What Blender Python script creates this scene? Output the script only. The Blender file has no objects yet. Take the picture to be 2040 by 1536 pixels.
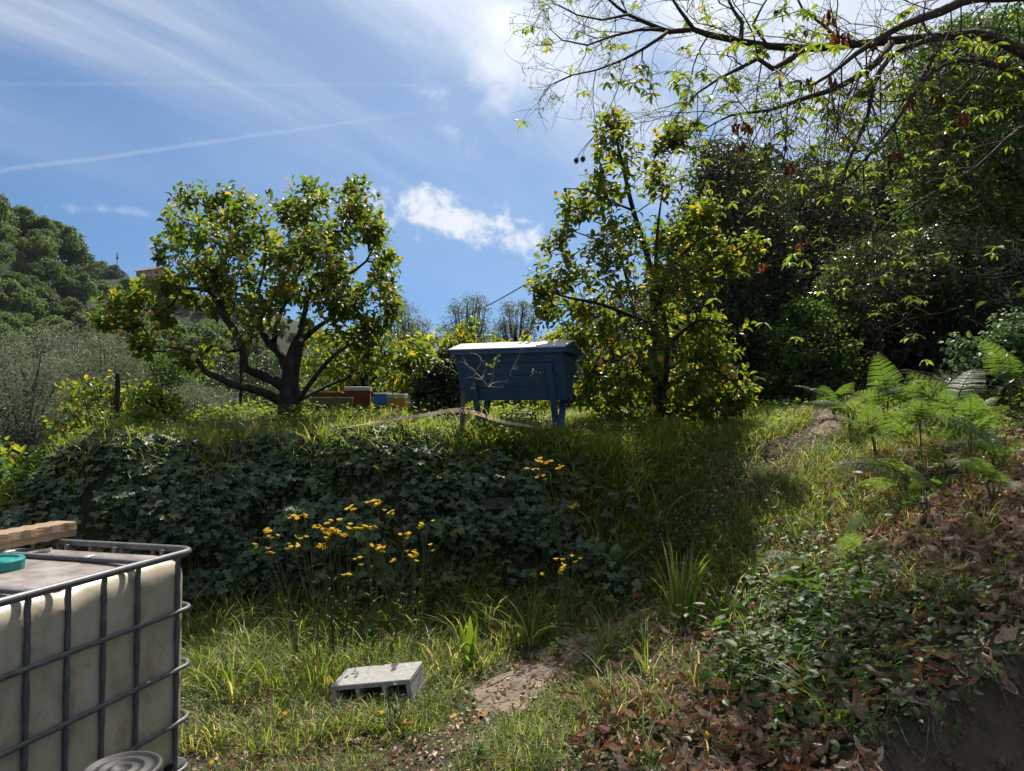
import bpy, math, random
import numpy as np
from mathutils import Vector, Matrix

random.seed(11)
rng = np.random.default_rng(11)
sc = bpy.context.scene
COL = sc.collection
R = math.radians

# ------------------------------------------------------------------ camera
FPX = 1474.0                       # focal length in pixels of the 2040 px wide photograph
EYE = 1.65
PITCH = R(2.0)
cam_d = bpy.data.cameras.new('camera')
cam_d.sensor_width = 36.0
cam_d.lens = 36.0 * FPX / 2040.0
cam_d.clip_start = 0.05
cam_d.clip_end = 6000
cam = bpy.data.objects.new('camera', cam_d)
cam.location = (0, 0, EYE)
cam.rotation_euler = (math.pi / 2 + PITCH, 0, 0)
COL.objects.link(cam)
sc.camera = cam

# ------------------------------------------------------------------ sun and sky
SUN_AZ = R(9.0)                   # to the right of straight ahead
SUN_EL = R(53.0)
SUN_DIR = Vector((math.sin(SUN_AZ) * math.cos(SUN_EL), math.cos(SUN_AZ) * math.cos(SUN_EL), math.sin(SUN_EL)))
sun_d = bpy.data.lights.new('sun', 'SUN')
sun_d.energy = 5.0
sun_d.angle = R(0.55)
sun_d.color = (1.0, 0.93, 0.82)
sun = bpy.data.objects.new('sun', sun_d)
sun.rotation_euler = SUN_DIR.to_track_quat('Z', 'Y').to_euler()
sun.location = (4, 10, 20)
COL.objects.link(sun)

sc.view_settings.view_transform = 'Standard'
sc.view_settings.look = 'None'
sc.view_settings.exposure = 0.72
sc.view_settings.gamma = 1.0
sc.view_settings.use_curve_mapping = False
sc.render.engine = 'CYCLES'
sc.cycles.max_bounces = 7
sc.cycles.diffuse_bounces = 3
sc.cycles.glossy_bounces = 2
sc.cycles.transmission_bounces = 4
sc.cycles.volume_bounces = 0
sc.cycles.use_denoising = True
sc.cycles.sample_clamp_indirect = 6.0


def pdir(px, py):
    u = (px - 1020.0) / FPX
    v = (768.0 - py) / FPX
    return Vector((u, math.cos(PITCH) - v * math.sin(PITCH), math.sin(PITCH) + v * math.cos(PITCH)))


def P(px, py, Y):
    d = pdir(px, py)
    s = Y / d.y
    return Vector((d.x * s, Y, EYE + d.z * s))


def PX(px, Y):
    return (px - 1020.0) / FPX * Y


world = bpy.data.worlds.new('World')
sc.world = world
world.use_nodes = True
wt = world.node_tree
for n in list(wt.nodes):
    wt.nodes.remove(n)


def build_sky():
    N, L = wt.nodes, wt.links

    def val(x):
        return x

    def math_(op, a, b=None, c=None, clamp=False):
        n = N.new('ShaderNodeMath'); n.operation = op; n.use_clamp = clamp
        for i, q in enumerate((a, b, c)):
            if q is None:
                continue
            if isinstance(q, (int, float)):
                n.inputs[i].default_value = q
            else:
                L.new(q, n.inputs[i])
        return n.outputs[0]

    def dot(vec, const):
        n = N.new('ShaderNodeVectorMath'); n.operation = 'DOT_PRODUCT'
        L.new(vec, n.inputs[0]); n.inputs[1].default_value = tuple(const)
        return n.outputs['Value']

    def smooth(x, lo, hi):
        n = N.new('ShaderNodeMapRange'); n.interpolation_type = 'SMOOTHSTEP'
        L.new(x, n.inputs['Value'])
        n.inputs['From Min'].default_value = lo; n.inputs['From Max'].default_value = hi
        return n.outputs['Result']

    def noise(vec, scale, detail=6, rough=0.55, dist=0.0):
        n = N.new('ShaderNodeTexNoise'); n.inputs['Scale'].default_value = scale
        n.inputs['Detail'].default_value = detail; n.inputs['Roughness'].default_value = rough
        n.inputs['Distortion'].default_value = dist
        L.new(vec, n.inputs['Vector'])
        return n.outputs['Fac']

    tc = N.new('ShaderNodeTexCoord')
    nm = N.new('ShaderNodeVectorMath'); nm.operation = 'NORMALIZE'
    L.new(tc.outputs['Generated'], nm.inputs[0])
    d = nm.outputs[0]
    sky = N.new('ShaderNodeTexSky'); sky.sky_type = 'NISHITA'
    sky.sun_disc = False
    sky.sun_elevation = SUN_EL
    sky.sun_rotation = SUN_AZ
    sky.air_density = 1.0; sky.dust_density = 0.15; sky.ozone_density = 0.9
    sky.altitude = 200
    # look the sky up a little higher than the true direction: no bright haze band along the horizon in this clear air
    s0 = N.new('ShaderNodeSeparateXYZ'); L.new(d, s0.inputs[0])
    c0 = N.new('ShaderNodeCombineXYZ'); L.new(s0.outputs[0], c0.inputs[0]); L.new(s0.outputs[1], c0.inputs[1])
    L.new(math_('ADD', math_('MULTIPLY', math_('MAXIMUM', s0.outputs[2], 0.0), 0.62), 0.30), c0.inputs[2])
    if 'Vector' in sky.inputs:
        L.new(c0.outputs[0], sky.inputs['Vector'])

    gm = N.new('ShaderNodeGamma'); gm.inputs['Gamma'].default_value = 1.4     # a deep clear blue, as the camera's curve shows it
    sc0 = N.new('ShaderNodeVectorMath'); sc0.operation = 'SCALE'; L.new(sky.outputs[0], sc0.inputs[0]); sc0.inputs['Scale'].default_value = 0.12
    L.new(sc0.outputs[0], gm.inputs[0])
    sc1 = N.new('ShaderNodeVectorMath'); sc1.operation = 'SCALE'; L.new(gm.outputs[0], sc1.inputs[0]); sc1.inputs['Scale'].default_value = 5.9
    tn = N.new('ShaderNodeVectorMath'); tn.operation = 'MULTIPLY'; L.new(sc1.outputs[0], tn.inputs[0]); tn.inputs[1].default_value = (0.88, 1.05, 1.0)
    skycol = tn.outputs[0]

    # flat cloud layer coordinates
    sep = N.new('ShaderNodeSeparateXYZ'); L.new(d, sep.inputs[0])
    zz = math_('ADD', math_('MAXIMUM', sep.outputs[2], 0.0), 0.10)
    cx = math_('DIVIDE', sep.outputs[0], zz); cy = math_('DIVIDE', sep.outputs[1], zz)
    cmb = N.new('ShaderNodeCombineXYZ'); L.new(cx, cmb.inputs[0]); L.new(cy, cmb.inputs[1])
    mp = N.new('ShaderNodeMapping'); mr = N.new('ShaderNodeMapping'); mr.inputs['Rotation'].default_value = (0, 0, R(-58)); L.new(cmb.outputs[0], mr.inputs[0])
    mp.inputs['Scale'].default_value = (0.22, 1.35, 1); mp.inputs['Location'].default_value = (3.1, 0.4, 0)
    L.new(mr.outputs[0], mp.inputs[0])
    cir = smooth(noise(mp.outputs[0], 1.2, 8, 0.56, 0.6), 0.30, 0.72)
    mp2 = N.new('ShaderNodeMapping'); mp2.inputs['Location'].default_value = (7.7, 2.2, 0)
    mp2.inputs['Scale'].default_value = (0.5, 0.5, 1); L.new(cmb.outputs[0], mp2.inputs[0])
    big = smooth(noise(mp2.outputs[0], 1.0, 3, 0.5), 0.20, 0.60)
    hi = smooth(sep.outputs[2], 0.20, 0.46)
    cirrus = math_('MULTIPLY', math_('MULTIPLY', math_('MULTIPLY', cir, big), hi), 1.25)
    sund = math_('MAXIMUM', dot(d, SUN_DIR), 0.0)
    ph = math_('POWER', sund, 9.0)
    veil = math_('MULTIPLY', math_('POWER', sund, 7.0), math_('ADD', 0.55, math_('MULTIPLY', cir, 0.8)))

    # puffs of cumulus: an angular ellipse broken up by noise
    def puff(px, py, hw, hh, tilt, strength, sc_=22.0, lo=0.50, hi_=0.95):
        c = pdir(px, py).normalized()
        r = Vector((c.y, -c.x, 0)).normalized()
        u = r.cross(c).normalized()
        r2 = (r * math.cos(tilt) + u * math.sin(tilt)); u2 = (u * math.cos(tilt) - r * math.sin(tilt))
        a = math_('DIVIDE', dot(d, r2), hw / FPX); b = math_('DIVIDE', dot(d, u2), hh / FPX)
        q = math_('SQRT', math_('ADD', math_('MULTIPLY', a, a), math_('MULTIPLY', b, b)))
        front = smooth(dot(d, c), 0.2, 0.5)
        e = math_('SUBTRACT', 1.0, math_('MULTIPLY', q, 0.62))
        nn = noise(d, sc_, 9, 0.62, 0.25)
        e = math_('ADD', e, math_('MULTIPLY', math_('SUBTRACT', nn, 0.5), 2.6))
        return math_('MULTIPLY', math_('MULTIPLY', smooth(e, lo, hi_ + 0.35), strength), front)

    p1 = puff(905, 435, 172, 54, R(-12), 0.92, 24, .34, .62)
    p2 = puff(1050, 100, 170, 130, R(10), 0.75, 13, .25, .9)
    p2b = puff(1300, 40, 330, 150, R(0), 0.6, 10)
    p3 = puff(1040, 440, 26, 10, R(-10), 0.45, 30)
    p4 = puff(1030, 525, 40, 9, R(0), 0.30, 30)
    p5 = puff(230, 418, 90, 12, R(4), 0.30, 26)

    # condensation trails: bands along great circles
    def trail(a, b, width, strength, fade0, fade1):
        da, db = pdir(*a).normalized(), pdir(*b).normalized()
        n_ = da.cross(db).normalized()
        along = n_.cross(da).normalized()
        wob = math_('MULTIPLY', math_('SUBTRACT', noise(d, 9, 3), 0.5), 0.006)
        off = math_('ABSOLUTE', math_('ADD', dot(d, n_), wob))
        fine = noise(d, 70, 5, 0.7)
        core = math_('SUBTRACT', 1.0, smooth(off, 0.0, width))
        t = math_('ARCTAN2', dot(d, along), dot(d, da))
        fade = math_('MULTIPLY', smooth(t, -0.9, -0.1), math_('SUBTRACT', 1.0, smooth(t, fade0, fade1)))
        return math_('MULTIPLY', math_('MULTIPLY', core, fade), math_('MULTIPLY', math_('ADD', 0.35, fine), strength))

    t1 = trail((0, 342), (1000, 200), 0.0042, 0.18, 0.15, 0.65)
    t2 = trail((0, 165), (950, 170), 0.0032, 0.08, 0.3, 0.7)

    fac = cirrus
    for q in (veil, p1, p2, p2b, p3, p4, p5, t1, t2):
        fac = math_('SUBTRACT', 1.0, math_('MULTIPLY', math_('SUBTRACT', 1.0, fac), math_('SUBTRACT', 1.0, math_('MINIMUM', q, 0.98))))
    lum = math_('ADD', 4.7, math_('MULTIPLY', ph, 2.6))
    cc = N.new('ShaderNodeCombineColor')
    L.new(math_('MULTIPLY', lum, 0.93), cc.inputs[0]); L.new(math_('MULTIPLY', lum, 0.97), cc.inputs[1]); L.new(math_('MULTIPLY', lum, 1.03), cc.inputs[2])
    mix = N.new('ShaderNodeMix'); mix.data_type = 'RGBA'
    L.new(math_('MINIMUM', fac, 1.0), mix.inputs[0]); L.new(skycol, mix.inputs[6]); L.new(cc.outputs[0], mix.inputs[7])
    bg = N.new('ShaderNodeBackground'); bg.inputs['Strength'].default_value = 0.12
    L.new(mix.outputs[2], bg.inputs['Color'])
    out = N.new('ShaderNodeOutputWorld'); L.new(bg.outputs[0], out.inputs['Surface'])


build_sky()

# ------------------------------------------------------------------ mesh tools
def norm(a):
    return a / np.maximum(np.linalg.norm(a, axis=-1, keepdims=True), 1e-9)


class G:
    """collects vertices and faces (faces as arrays of equal size) and links ONE mesh object"""
    def __init__(s):
        s.V, s.F, s.A, s.n = [], [], [], 0

    def add(s, v, faces, rnd=0.0):
        v = np.asarray(v, dtype=np.float64).reshape(-1, 3)
        groups = {}
        if isinstance(faces, np.ndarray):
            groups[faces.shape[1]] = faces
        else:
            for f in faces:
                groups.setdefault(len(f), []).append(f)
        for k, f in groups.items():
            s.F.append(np.asarray(f, dtype=np.int64).reshape(-1, k) + s.n)
        s.V.append(v)
        s.A.append(np.broadcast_to(np.asarray(rnd, dtype=np.float64), (len(v),)))
        s.n += len(v)
        return s

    def mesh(s, name, mat=None, smooth=False):
        me = bpy.data.meshes.new(name)
        V = np.concatenate(s.V) if s.V else np.zeros((0, 3))
        me.vertices.add(len(V)); me.vertices.foreach_set('co', V.astype(np.float32).ravel())
        loops = np.concatenate([f.ravel() for f in s.F]); sizes = np.concatenate([np.full(len(f), f.shape[1]) for f in s.F])
        me.loops.add(len(loops)); me.loops.foreach_set('vertex_index', loops.astype(np.int32))
        starts = np.concatenate([[0], np.cumsum(sizes)[:-1]])
        me.polygons.add(len(sizes)); me.polygons.foreach_set('loop_start', starts.astype(np.int32))
        me.update(calc_edges=True)
        a = me.attributes.new('rnd', 'FLOAT', 'POINT')
        a.data.foreach_set('value', np.concatenate(s.A).astype(np.float32))
        me.polygons.foreach_set('use_smooth', np.full(len(sizes), bool(smooth)))
        if mat is not None:
            me.materials.append(mat)
        me.update()
        return me

    def build(s, name, mat, parent=None, smooth=False, origin=None):
        if origin is not None:
            o_ = np.array(origin, dtype=np.float64)
            s.V = [v - o_ for v in s.V]
        return link(name, s.mesh(name, mat, smooth), parent, origin)


def link(name, me, parent=None, loc=None, mtx=None):
    o = bpy.data.objects.new(name, me)
    COL.objects.link(o)
    if parent is not None:
        o.parent = parent
    if mtx is not None:
        o.matrix_local = mtx
    elif loc is not None:
        o.location = loc
    return o


def tag(o, label=None, cat=None, group=None, kind=None):
    if label: o['label'] = label
    if cat: o['category'] = cat
    if group: o['group'] = group
    if kind: o['kind'] = kind
    return o


def thing(name, label, cat, loc=(0, 0, 0), rz=0.0, group=None):
    o = bpy.data.objects.new(name, None)
    o.empty_display_size = 0.1
    COL.objects.link(o)
    o.location = loc; o.rotation_euler = (0, 0, rz)
    return tag(o, label, cat, group)


def copy_tree(o, parent=None):
    c = o.copy(); COL.objects.link(c); c.parent = parent
    for ch in list(o.children):
        copy_tree(ch, c)
    return c


def box(g, c, s, rot=None, rnd=0.0, taper=None, bev=0.0):
    """a box with chamfered vertical and horizontal edges when bev > 0"""
    hx, hy, hz = s[0] / 2, s[1] / 2, s[2] / 2
    if bev <= 0:
        v = np.array([(x * hx, y * hy, z * hz) for z in (-1, 1) for y in (-1, 1) for x in (-1, 1)], float)
        f = [(0, 2, 3, 1), (4, 5, 7, 6), (0, 1, 5, 4), (2, 6, 7, 3), (0, 4, 6, 2), (1, 3, 7, 5)]
    else:
        b = min(bev, hx * .9, hy * .9, hz * .9)
        v, idx = [], {}
        for sx in (-1, 1):
            for sy in (-1, 1):
                for sz in (-1, 1):
                    for ax in range(3):
                        p = [sx * (hx - b), sy * (hy - b), sz * (hz - b)]
                        p[ax] = (sx, sy, sz)[ax] * (hx, hy, hz)[ax]
                        idx[(sx, sy, sz, ax)] = len(v); v.append(p)
        f = []
        for s1 in (-1, 1):
            f.append([idx[(s1, a, b_, 0)] for a, b_ in ((-1, -1), (1, -1), (1, 1), (-1, 1))][::s1])
            f.append([idx[(a, s1, b_, 1)] for a, b_ in ((-1, -1), (1, -1), (1, 1), (-1, 1))][::-s1])
            f.append([idx[(a, b_, s1, 2)] for a, b_ in ((-1, -1), (1, -1), (1, 1), (-1, 1))][::s1])
        for s1 in (-1, 1):
            for s2 in (-1, 1):
                f.append([idx[(s1, s2, -1, 0)], idx[(s1, s2, 1, 0)], idx[(s1, s2, 1, 1)], idx[(s1, s2, -1, 1)]][::-s1 * s2])
                f.append([idx[(s1, -1, s2, 0)], idx[(s1, 1, s2, 0)], idx[(s1, 1, s2, 2)], idx[(s1, -1, s2, 2)]][::s1 * s2])
                f.append([idx[(-1, s1, s2, 1)], idx[(1, s1, s2, 1)], idx[(1, s1, s2, 2)], idx[(-1, s1, s2, 2)]][::-s1 * s2])
                for s3 in (-1, 1):
                    f.append([idx[(s1, s2, s3, 0)], idx[(s1, s2, s3, 1)], idx[(s1, s2, s3, 2)]][::s1 * s2 * s3])
        v = np.array(v, float)
    if taper:
        k = (v[:, 2] + hz) / (2 * hz)
        v[:, 0] *= 1 + (taper - 1) * k; v[:, 1] *= 1 + (taper - 1) * k
    if rot is not None:
        v = v @ np.array(rot.to_3x3()).T
    g.add(v + np.array(c, float), [tuple(q) for q in f], rnd)
    return g


def smooth_line(pts, radii, step):
    """Catmull-Rom through the points"""
    p = np.array([tuple(q) for q in pts], float); r = np.array(radii, float)
    if len(p) < 3:
        n = max(2, int(np.linalg.norm(p[-1] - p[0]) / step) + 1)
        t = np.linspace(0, 1, n)[:, None]
        return p[0] + (p[-1] - p[0]) * t, np.interp(t[:, 0], [0, 1], [r[0], r[-1]])
    q = np.vstack([2 * p[0] - p[1], p, 2 * p[-1] - p[-2]])
    op, orr = [], []
    for i in range(len(p) - 1):
        a, b, c, d = q[i], q[i + 1], q[i + 2], q[i + 3]
        n = max(1, int(np.linalg.norm(c - b) / step))
        for k in range(n):
            t = k / n
            op.append(.5 * ((2 * b) + (-a + c) * t + (2 * a - 5 * b + 4 * c - d) * t * t + (-a + 3 * b - 3 * c + d) * t ** 3))
            orr.append(r[i] + (r[i + 1] - r[i]) * t)
    op.append(p[-1]); orr.append(r[-1])
    return np.array(op), np.array(orr)


def tube(g, pts, radii, sides=6, rnd=0.0, knob=0.0, cap=True):
    p = np.asarray(pts, float); r = np.broadcast_to(np.asarray(radii, float), (len(p),))
    n = len(p)
    if n < 2:
        return g
    t = np.gradient(p, axis=0); t = norm(t)
    up = np.array([0, 0, 1.0]) if abs(t[0][2]) < .9 else np.array([1.0, 0, 0])
    a = np.cross(t[0], up); a /= np.linalg.norm(a)
    A = np.empty((n, 3))
    for i in range(n):
        a = a - t[i] * np.dot(a, t[i]); a /= max(np.linalg.norm(a), 1e-9); A[i] = a
    B = np.cross(t, A)
    ang = np.arange(sides) / sides * 2 * np.pi
    rr = r[:, None]
    if knob:
        rr = rr * (1 + knob * (rng.random((n, sides)) - .5))
    else:
        rr = np.repeat(rr, sides, 1)
    V = p[:, None, :] + (A[:, None, :] * np.cos(ang)[None, :, None] + B[:, None, :] * np.sin(ang)[None, :, None]) * rr[:, :, None]
    V = V.reshape(-1, 3)
    i = np.arange(n - 1)[:, None] * sides; j = np.arange(sides)[None, :]; j2 = (j + 1) % sides
    F = np.stack([i + j, i + j2, i + sides + j2, i + sides + j], -1).reshape(-1, 4)
    g.add(V, F, rnd)
    if cap:
        g.F.append(np.array([[g.n - sides * n + k for k in range(sides)][::-1]]))
        g.F.append(np.array([[g.n - sides + k for k in range(sides)]]))
    return g


def lathe(g, prof, sides=24, c=(0, 0, 0), rnd=0.0, cap=True):
    n = len(prof)
    ang = np.arange(sides) / sides * 2 * np.pi
    V = np.array([[(r * math.cos(a) + c[0], r * math.sin(a) + c[1], z + c[2]) for a in ang] for r, z in prof]).reshape(-1, 3)
    i = np.arange(n - 1)[:, None] * sides; j = np.arange(sides)[None, :]; j2 = (j + 1) % sides
    F = np.stack([i + j, i + j2, i + sides + j2, i + sides + j], -1).reshape(-1, 4)
    g.add(V, F, rnd)
    if cap:
        g.F.append(np.array([[g.n - sides * n + k for k in range(sides)][::-1]]))
        g.F.append(np.array([[g.n - sides + k for k in range(sides)]]))
    return g


def frames(d, nrm):
    """side, direction, normal for leaves that grow along d and face nrm"""
    d = norm(d); x = norm(np.cross(d, nrm)); z = np.cross(x, d)
    return x, d, z


def inst(g, T, faces, pos, d, nrm, size, rnd):
    """many copies of a template (length along +Y, face +Z)"""
    T = np.asarray(T, float)
    x, y, z = frames(d, nrm)
    s = np.broadcast_to(np.asarray(size, float), (len(pos),))
    V = pos[:, None, :] + s[:, None, None] * (T[None, :, 0:1] * x[:, None, :] + T[None, :, 1:2] * y[:, None, :] + T[None, :, 2:3] * z[:, None, :])
    k = len(T)
    off = (np.arange(len(pos)) * k)[:, None, None]
    groups = {}
    for f in faces:
        groups.setdefault(len(f), []).append(f)
    base = g.n
    g.V.append(V.reshape(-1, 3)); g.A.append(np.repeat(rnd, k)); g.n += len(pos) * k
    for kk, f in groups.items():
        g.F.append((np.array(f)[None] + off).reshape(-1, kk) + base)
    return g


def leaf_matrix(pos, d, nrm, s):
    x, y, z = frames(np.array([d]), np.array([nrm]))
    m = Matrix.Identity(4)
    for i, v in enumerate((x[0], y[0], z[0])):
        for k in range(3):
            m[k][i] = v[k] * s
    for k in range(3):
        m[k][3] = pos[k]
    return m


# leaf outlines, unit length along +Y
T_FAR = ([(0, 0, 0), (-.28, .45, .07), (0, 1, -.06), (.28, .45, .07)], [(0, 2, 1), (0, 3, 2)])
T_WIDE = ([(0, 0, 0), (-.42, .45, .1), (0, 1, -.1), (.42, .45, .1)], [(0, 2, 1), (0, 3, 2)])
T_OLIVE = ([(0, 0, 0), (-.13, .45, .03), (0, 1, -.03), (.13, .45, .03)], [(0, 2, 1), (0, 3, 2)])
T_LEMON = ([(0, 0, -.05), (-.19, .22, .06), (-.26, .52, .11), (-.14, .82, -.01), (.02, 1, -.22), (.16, .80, -.03), (.25, .50, .08), (.19, .20, .04), (0, .5, 0)],
           [(8, 1, 0), (8, 2, 1), (8, 3, 2), (8, 4, 3), (8, 5, 4), (8, 6, 5), (8, 7, 6), (8, 0, 7)])
T_CHEST = ([(0, 0, 0), (-.13, .25, .05), (-.17, .5, .05), (-.10, .8, .0), (0, 1, -.14), (.10, .8, 0), (.17, .5, .05), (.13, .25, .05), (0, .5, 0)],
           [(8, 1, 0), (8, 2, 1), (8, 3, 2), (8, 4, 3), (8, 5, 4), (8, 6, 5), (8, 7, 6), (8, 0, 7)])
T_IVY = ([(0, .10, 0), (-.28, -.05, .02), (-.50, .22, -.05), (-.27, .38, .05), (-.30, .68, -.03), (-.10, .66, .04), (0, 1.0, -.08),
          (.10, .66, .04), (.30, .68, -.03), (.27, .38, .05), (.50, .22, -.05), (.28, -.05, .02), (0, .42, .02)],
         [(12, i + 1, i) for i in range(11)] + [(12, 0, 11)])
T_OVAL = ([(0, 0, 0), (-.22, .15, .05), (-.34, .42, .08), (-.22, .75, .02), (0, 1, -.08), (.22, .75, .02), (.34, .42, .08), (.22, .15, .05), (0, .45, 0)],
          [(8, 1, 0), (8, 2, 1), (8, 3, 2), (8, 4, 3), (8, 5, 4), (8, 6, 5), (8, 7, 6), (8, 0, 7)])
# a toothed leaf (bramble, nettle)
_to = []
for _i in range(9):
    _t = _i / 8
    _w = .36 * math.sin(math.pi * min(1, _t * .92 + .06)) ** .8
    _to.append((_w * (1.0 if _i % 2 else .84), _t, .05 * math.sin(_t * 3)))
T_TOOTH = ([(0, 0, 0)] + [(-a, b, c) for a, b, c in _to[1:8]] + [(0, 1.02, -.06)] + [(a, b, c) for a, b, c in _to[7:0:-1]] + [(0, .35, -.02), (0, .7, -.03)],
           [(16, i + 1, i) for i in range(0, 4)] + [(17, i + 1, i) for i in range(4, 8)] + [(17, i + 1, i) for i in range(8, 12)] + [(16, i + 1, i) for i in range(12, 15)] + [(16, 0, 15), (16, 17, 4), (16, 12, 17)])


def dry_template(seed):
    """a withered, curled and buckled leaf"""
    r_ = random.Random(seed)
    curl = r_.uniform(.8, 2.4); roll = r_.uniform(.8, 2.4); tw = r_.uniform(-1.1, 1.1)
    rows = []
    for i in range(6):
        t = i / 5
        w = .26 * math.sin(math.pi * (t * .94 + .04)) ** .75 * r_.uniform(.75, 1.2)
        row = []
        for k in (-1, -.5, 0, .5, 1):
            x = w * k * r_.uniform(.8, 1.15)
            a = roll * k
            xx = w * math.sin(a) / max(roll, .01) if roll > .05 else x
            zz = w * (1 - math.cos(a)) / max(roll, .01) + r_.uniform(-.055, .055)
            # curl along the length
            b = curl * (t - .5)
            yy = math.sin(b) / curl; z2 = (1 - math.cos(b)) / curl * .9
            q = tw * (t - .5)
            row.append((xx * math.cos(q) - zz * math.sin(q), yy + .5, xx * math.sin(q) + zz * math.cos(q) + z2))
        rows.append(row)
    v = [q for row in rows for q in row]
    f = [(i * 5 + k, i * 5 + k + 1, (i + 1) * 5 + k + 1, (i + 1) * 5 + k) for i in range(5) for k in range(4)]
    return v, f


T_DRY = [dry_template(s) for s in range(6)]


def rand_unit(n):
    return norm(rng.normal(size=(n, 3)))


def in_poly(x, y, poly):
    c = np.zeros(len(x), bool)
    j = len(poly) - 1
    for i in range(len(poly)):
        xi, yi = poly[i]; xj, yj = poly[j]
        m = ((yi > y) != (yj > y)) & (x < (xj - xi) * (y - yi) / (yj - yi + 1e-12) + xi)
        c ^= m; j = i
    return c


def poly_dist(x, y, poly):
    d = np.full(len(x), 1e9)
    for i in range(len(poly)):
        a = np.array(poly[i - 1], float); b = np.array(poly[i], float)
        ab = b - a
        t = np.clip(((x - a[0]) * ab[0] + (y - a[1]) * ab[1]) / (ab @ ab + 1e-9), 0, 1)
        d = np.minimum(d, np.hypot(x - a[0] - t * ab[0], y - a[1] - t * ab[1]))
    return d


def volume_points(poly, Y, depth, n, power=.5):
    """points filling a rounded volume at distance Y whose outline is the polygon; depth is its half thickness in metres"""
    poly = np.array(poly, float)
    lo, hi = poly.min(0), poly.max(0)
    out = []
    tot = 0
    while tot < n:
        x = rng.uniform(lo[0], hi[0], n * 2); y = rng.uniform(lo[1], hi[1], n * 2)
        m = in_poly(x, y, poly)
        x, y = x[m], y[m]
        out.append(np.stack([x, y], 1)); tot += len(x)
    q = np.concatenate(out)[:n]
    dd = poly_dist(q[:, 0], q[:, 1], poly)
    dd = np.minimum(1, dd / max(1e-6, np.percentile(dd, 92)))
    yy = Y + depth * dd ** power * rng.uniform(-1, 1, n)
    u = (q[:, 0] - 1020) / FPX; v = (768 - q[:, 1]) / FPX
    dy = math.cos(PITCH) - v * math.sin(PITCH); dz = math.sin(PITCH) + v * math.cos(PITCH)
    return np.stack([u / dy * yy, yy, EYE + dz / dy * yy], 1)


# value noise for the terrain
_perm = np.random.default_rng(3).random((64, 64))


def vnoise(x, y):
    x = np.asarray(x, float); y = np.asarray(y, float)
    xi = np.floor(x).astype(int); yi = np.floor(y).astype(int)
    fx = x - xi; fy = y - yi
    fx = fx * fx * (3 - 2 * fx); fy = fy * fy * (3 - 2 * fy)
    g_ = lambda a, b: _perm[a % 64, b % 64]
    return (g_(xi, yi) * (1 - fx) + g_(xi + 1, yi) * fx) * (1 - fy) + (g_(xi, yi + 1) * (1 - fx) + g_(xi + 1, yi + 1) * fx) * fy - .5


def sstep(a, b, x):
    t = np.clip((np.asarray(x, float) - a) / (b - a), 0, 1)
    return t * t * (3 - 2 * t)


# ------------------------------------------------------------------ terrain shape
def bank_mid(x):
    x = np.asarray(x, float)
    return 6.30 + .5 * sstep(.3, 2.8, x) + .38 * vnoise(x * .9 + 3, x * 0) + .22 * vnoise(x * 2.3, x * 0 + 5)


def bank_w(x):
    return .46 + 1.05 * sstep(.3, 2.8, x)


def height(x, y):
    x = np.asarray(x, float); y = np.asarray(y, float)
    rb = np.interp(x, [-3, -1.2, 0, .3, .58, 1.22, 1.98, 2.86, 3.67, 5, 9, 40], [-.16, -.1, 0, .02, .07, .2, .54, .9, 1.16, 1.5, 2.6, 8])
    cut = sstep(3.16, 2.98, y + .10 * vnoise(x * 3, y * 0 + 2)) * sstep(1.28, 1.62, x + .14 * vnoise(y * 4, x * 0 + 9))
    rb = rb + (np.minimum(rb, .0 + .12 * vnoise(x * 2, y * 2)) - rb) * cut
    front = rb - 2.5 * sstep(-3.5, -9, x)
    back = 1.40 + .075 * np.clip(y - 7, 0, 2.6) + .16 * np.clip(x - 3.2, 0, 60) - 3.4 * sstep(-3.6, -6.9, x) - 9 * sstep(-7, -60, x) - 5 * sstep(14.5, 30, y) * sstep(9, 2, x)
    w = bank_w(x); m = bank_mid(x)
    back = back + .22 * vnoise(x * 1.1 + 40, y * .8) * sstep(8.2, 7.0, y)
    t = sstep(0, 1, (y - (m - w)) / (2 * w))
    z = front + (back - front) * t
    rough = sstep(1.2, 1.5, x) * sstep(3.3, 3.1, y)
    n = rough * (.10 * vnoise(x * 6, y * 6) + .07 * vnoise(x * 13, y * 13)) + .10 * vnoise(x * .9, y * .9) + .05 * vnoise(x * 2.7 + 5, y * 2.7) + .02 * vnoise(x * 8, y * 8)
    far = sstep(40, 90, np.hypot(x, y))
    return z + n * (1 - far) + far * (-9 - z)


def hgt(x, y):
    return float(height(x, y))


PATH = np.array([(-.75, 2.2), (-.55, 3.2), (-.2, 4.1), (.12, 4.75), (.55, 5.2), (1.15, 5.75), (1.9, 6.5), (2.7, 7.2), (3.35, 7.85), (3.75, 8.8), (3.9, 10.5)])


def path_dist(x, y):
    x = np.asarray(x, float).ravel(); y = np.asarray(y, float).ravel()
    d = np.full(len(x), 1e9)
    for i in range(len(PATH) - 1):
        a, b = PATH[i], PATH[i + 1]; ab = b - a
        t = np.clip(((x - a[0]) * ab[0] + (y - a[1]) * ab[1]) / (ab @ ab), 0, 1)
        d = np.minimum(d, np.hypot(x - a[0] - t * ab[0], y - a[1] - t * ab[1]))
    return d

# ------------------------------------------------------------------ materials
M = {}


def new_mat(name):
    m = bpy.data.materials.new(name); m.use_nodes = True
    t = m.node_tree
    for n in list(t.nodes):
        t.nodes.remove(n)
    out = t.nodes.new('ShaderNodeOutputMaterial')
    M[name] = m
    return m, t, out


def ramp(t, fac, stops):
    n = t.nodes.new('ShaderNodeValToRGB')
    while len(n.color_ramp.elements) < len(stops):
        n.color_ramp.elements.new(.5)
    for e, (p, c) in zip(n.color_ramp.elements, stops):
        e.position = p; e.color = (c[0], c[1], c[2], 1)
    t.links.new(fac, n.inputs[0])
    return n.outputs[0]


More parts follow.
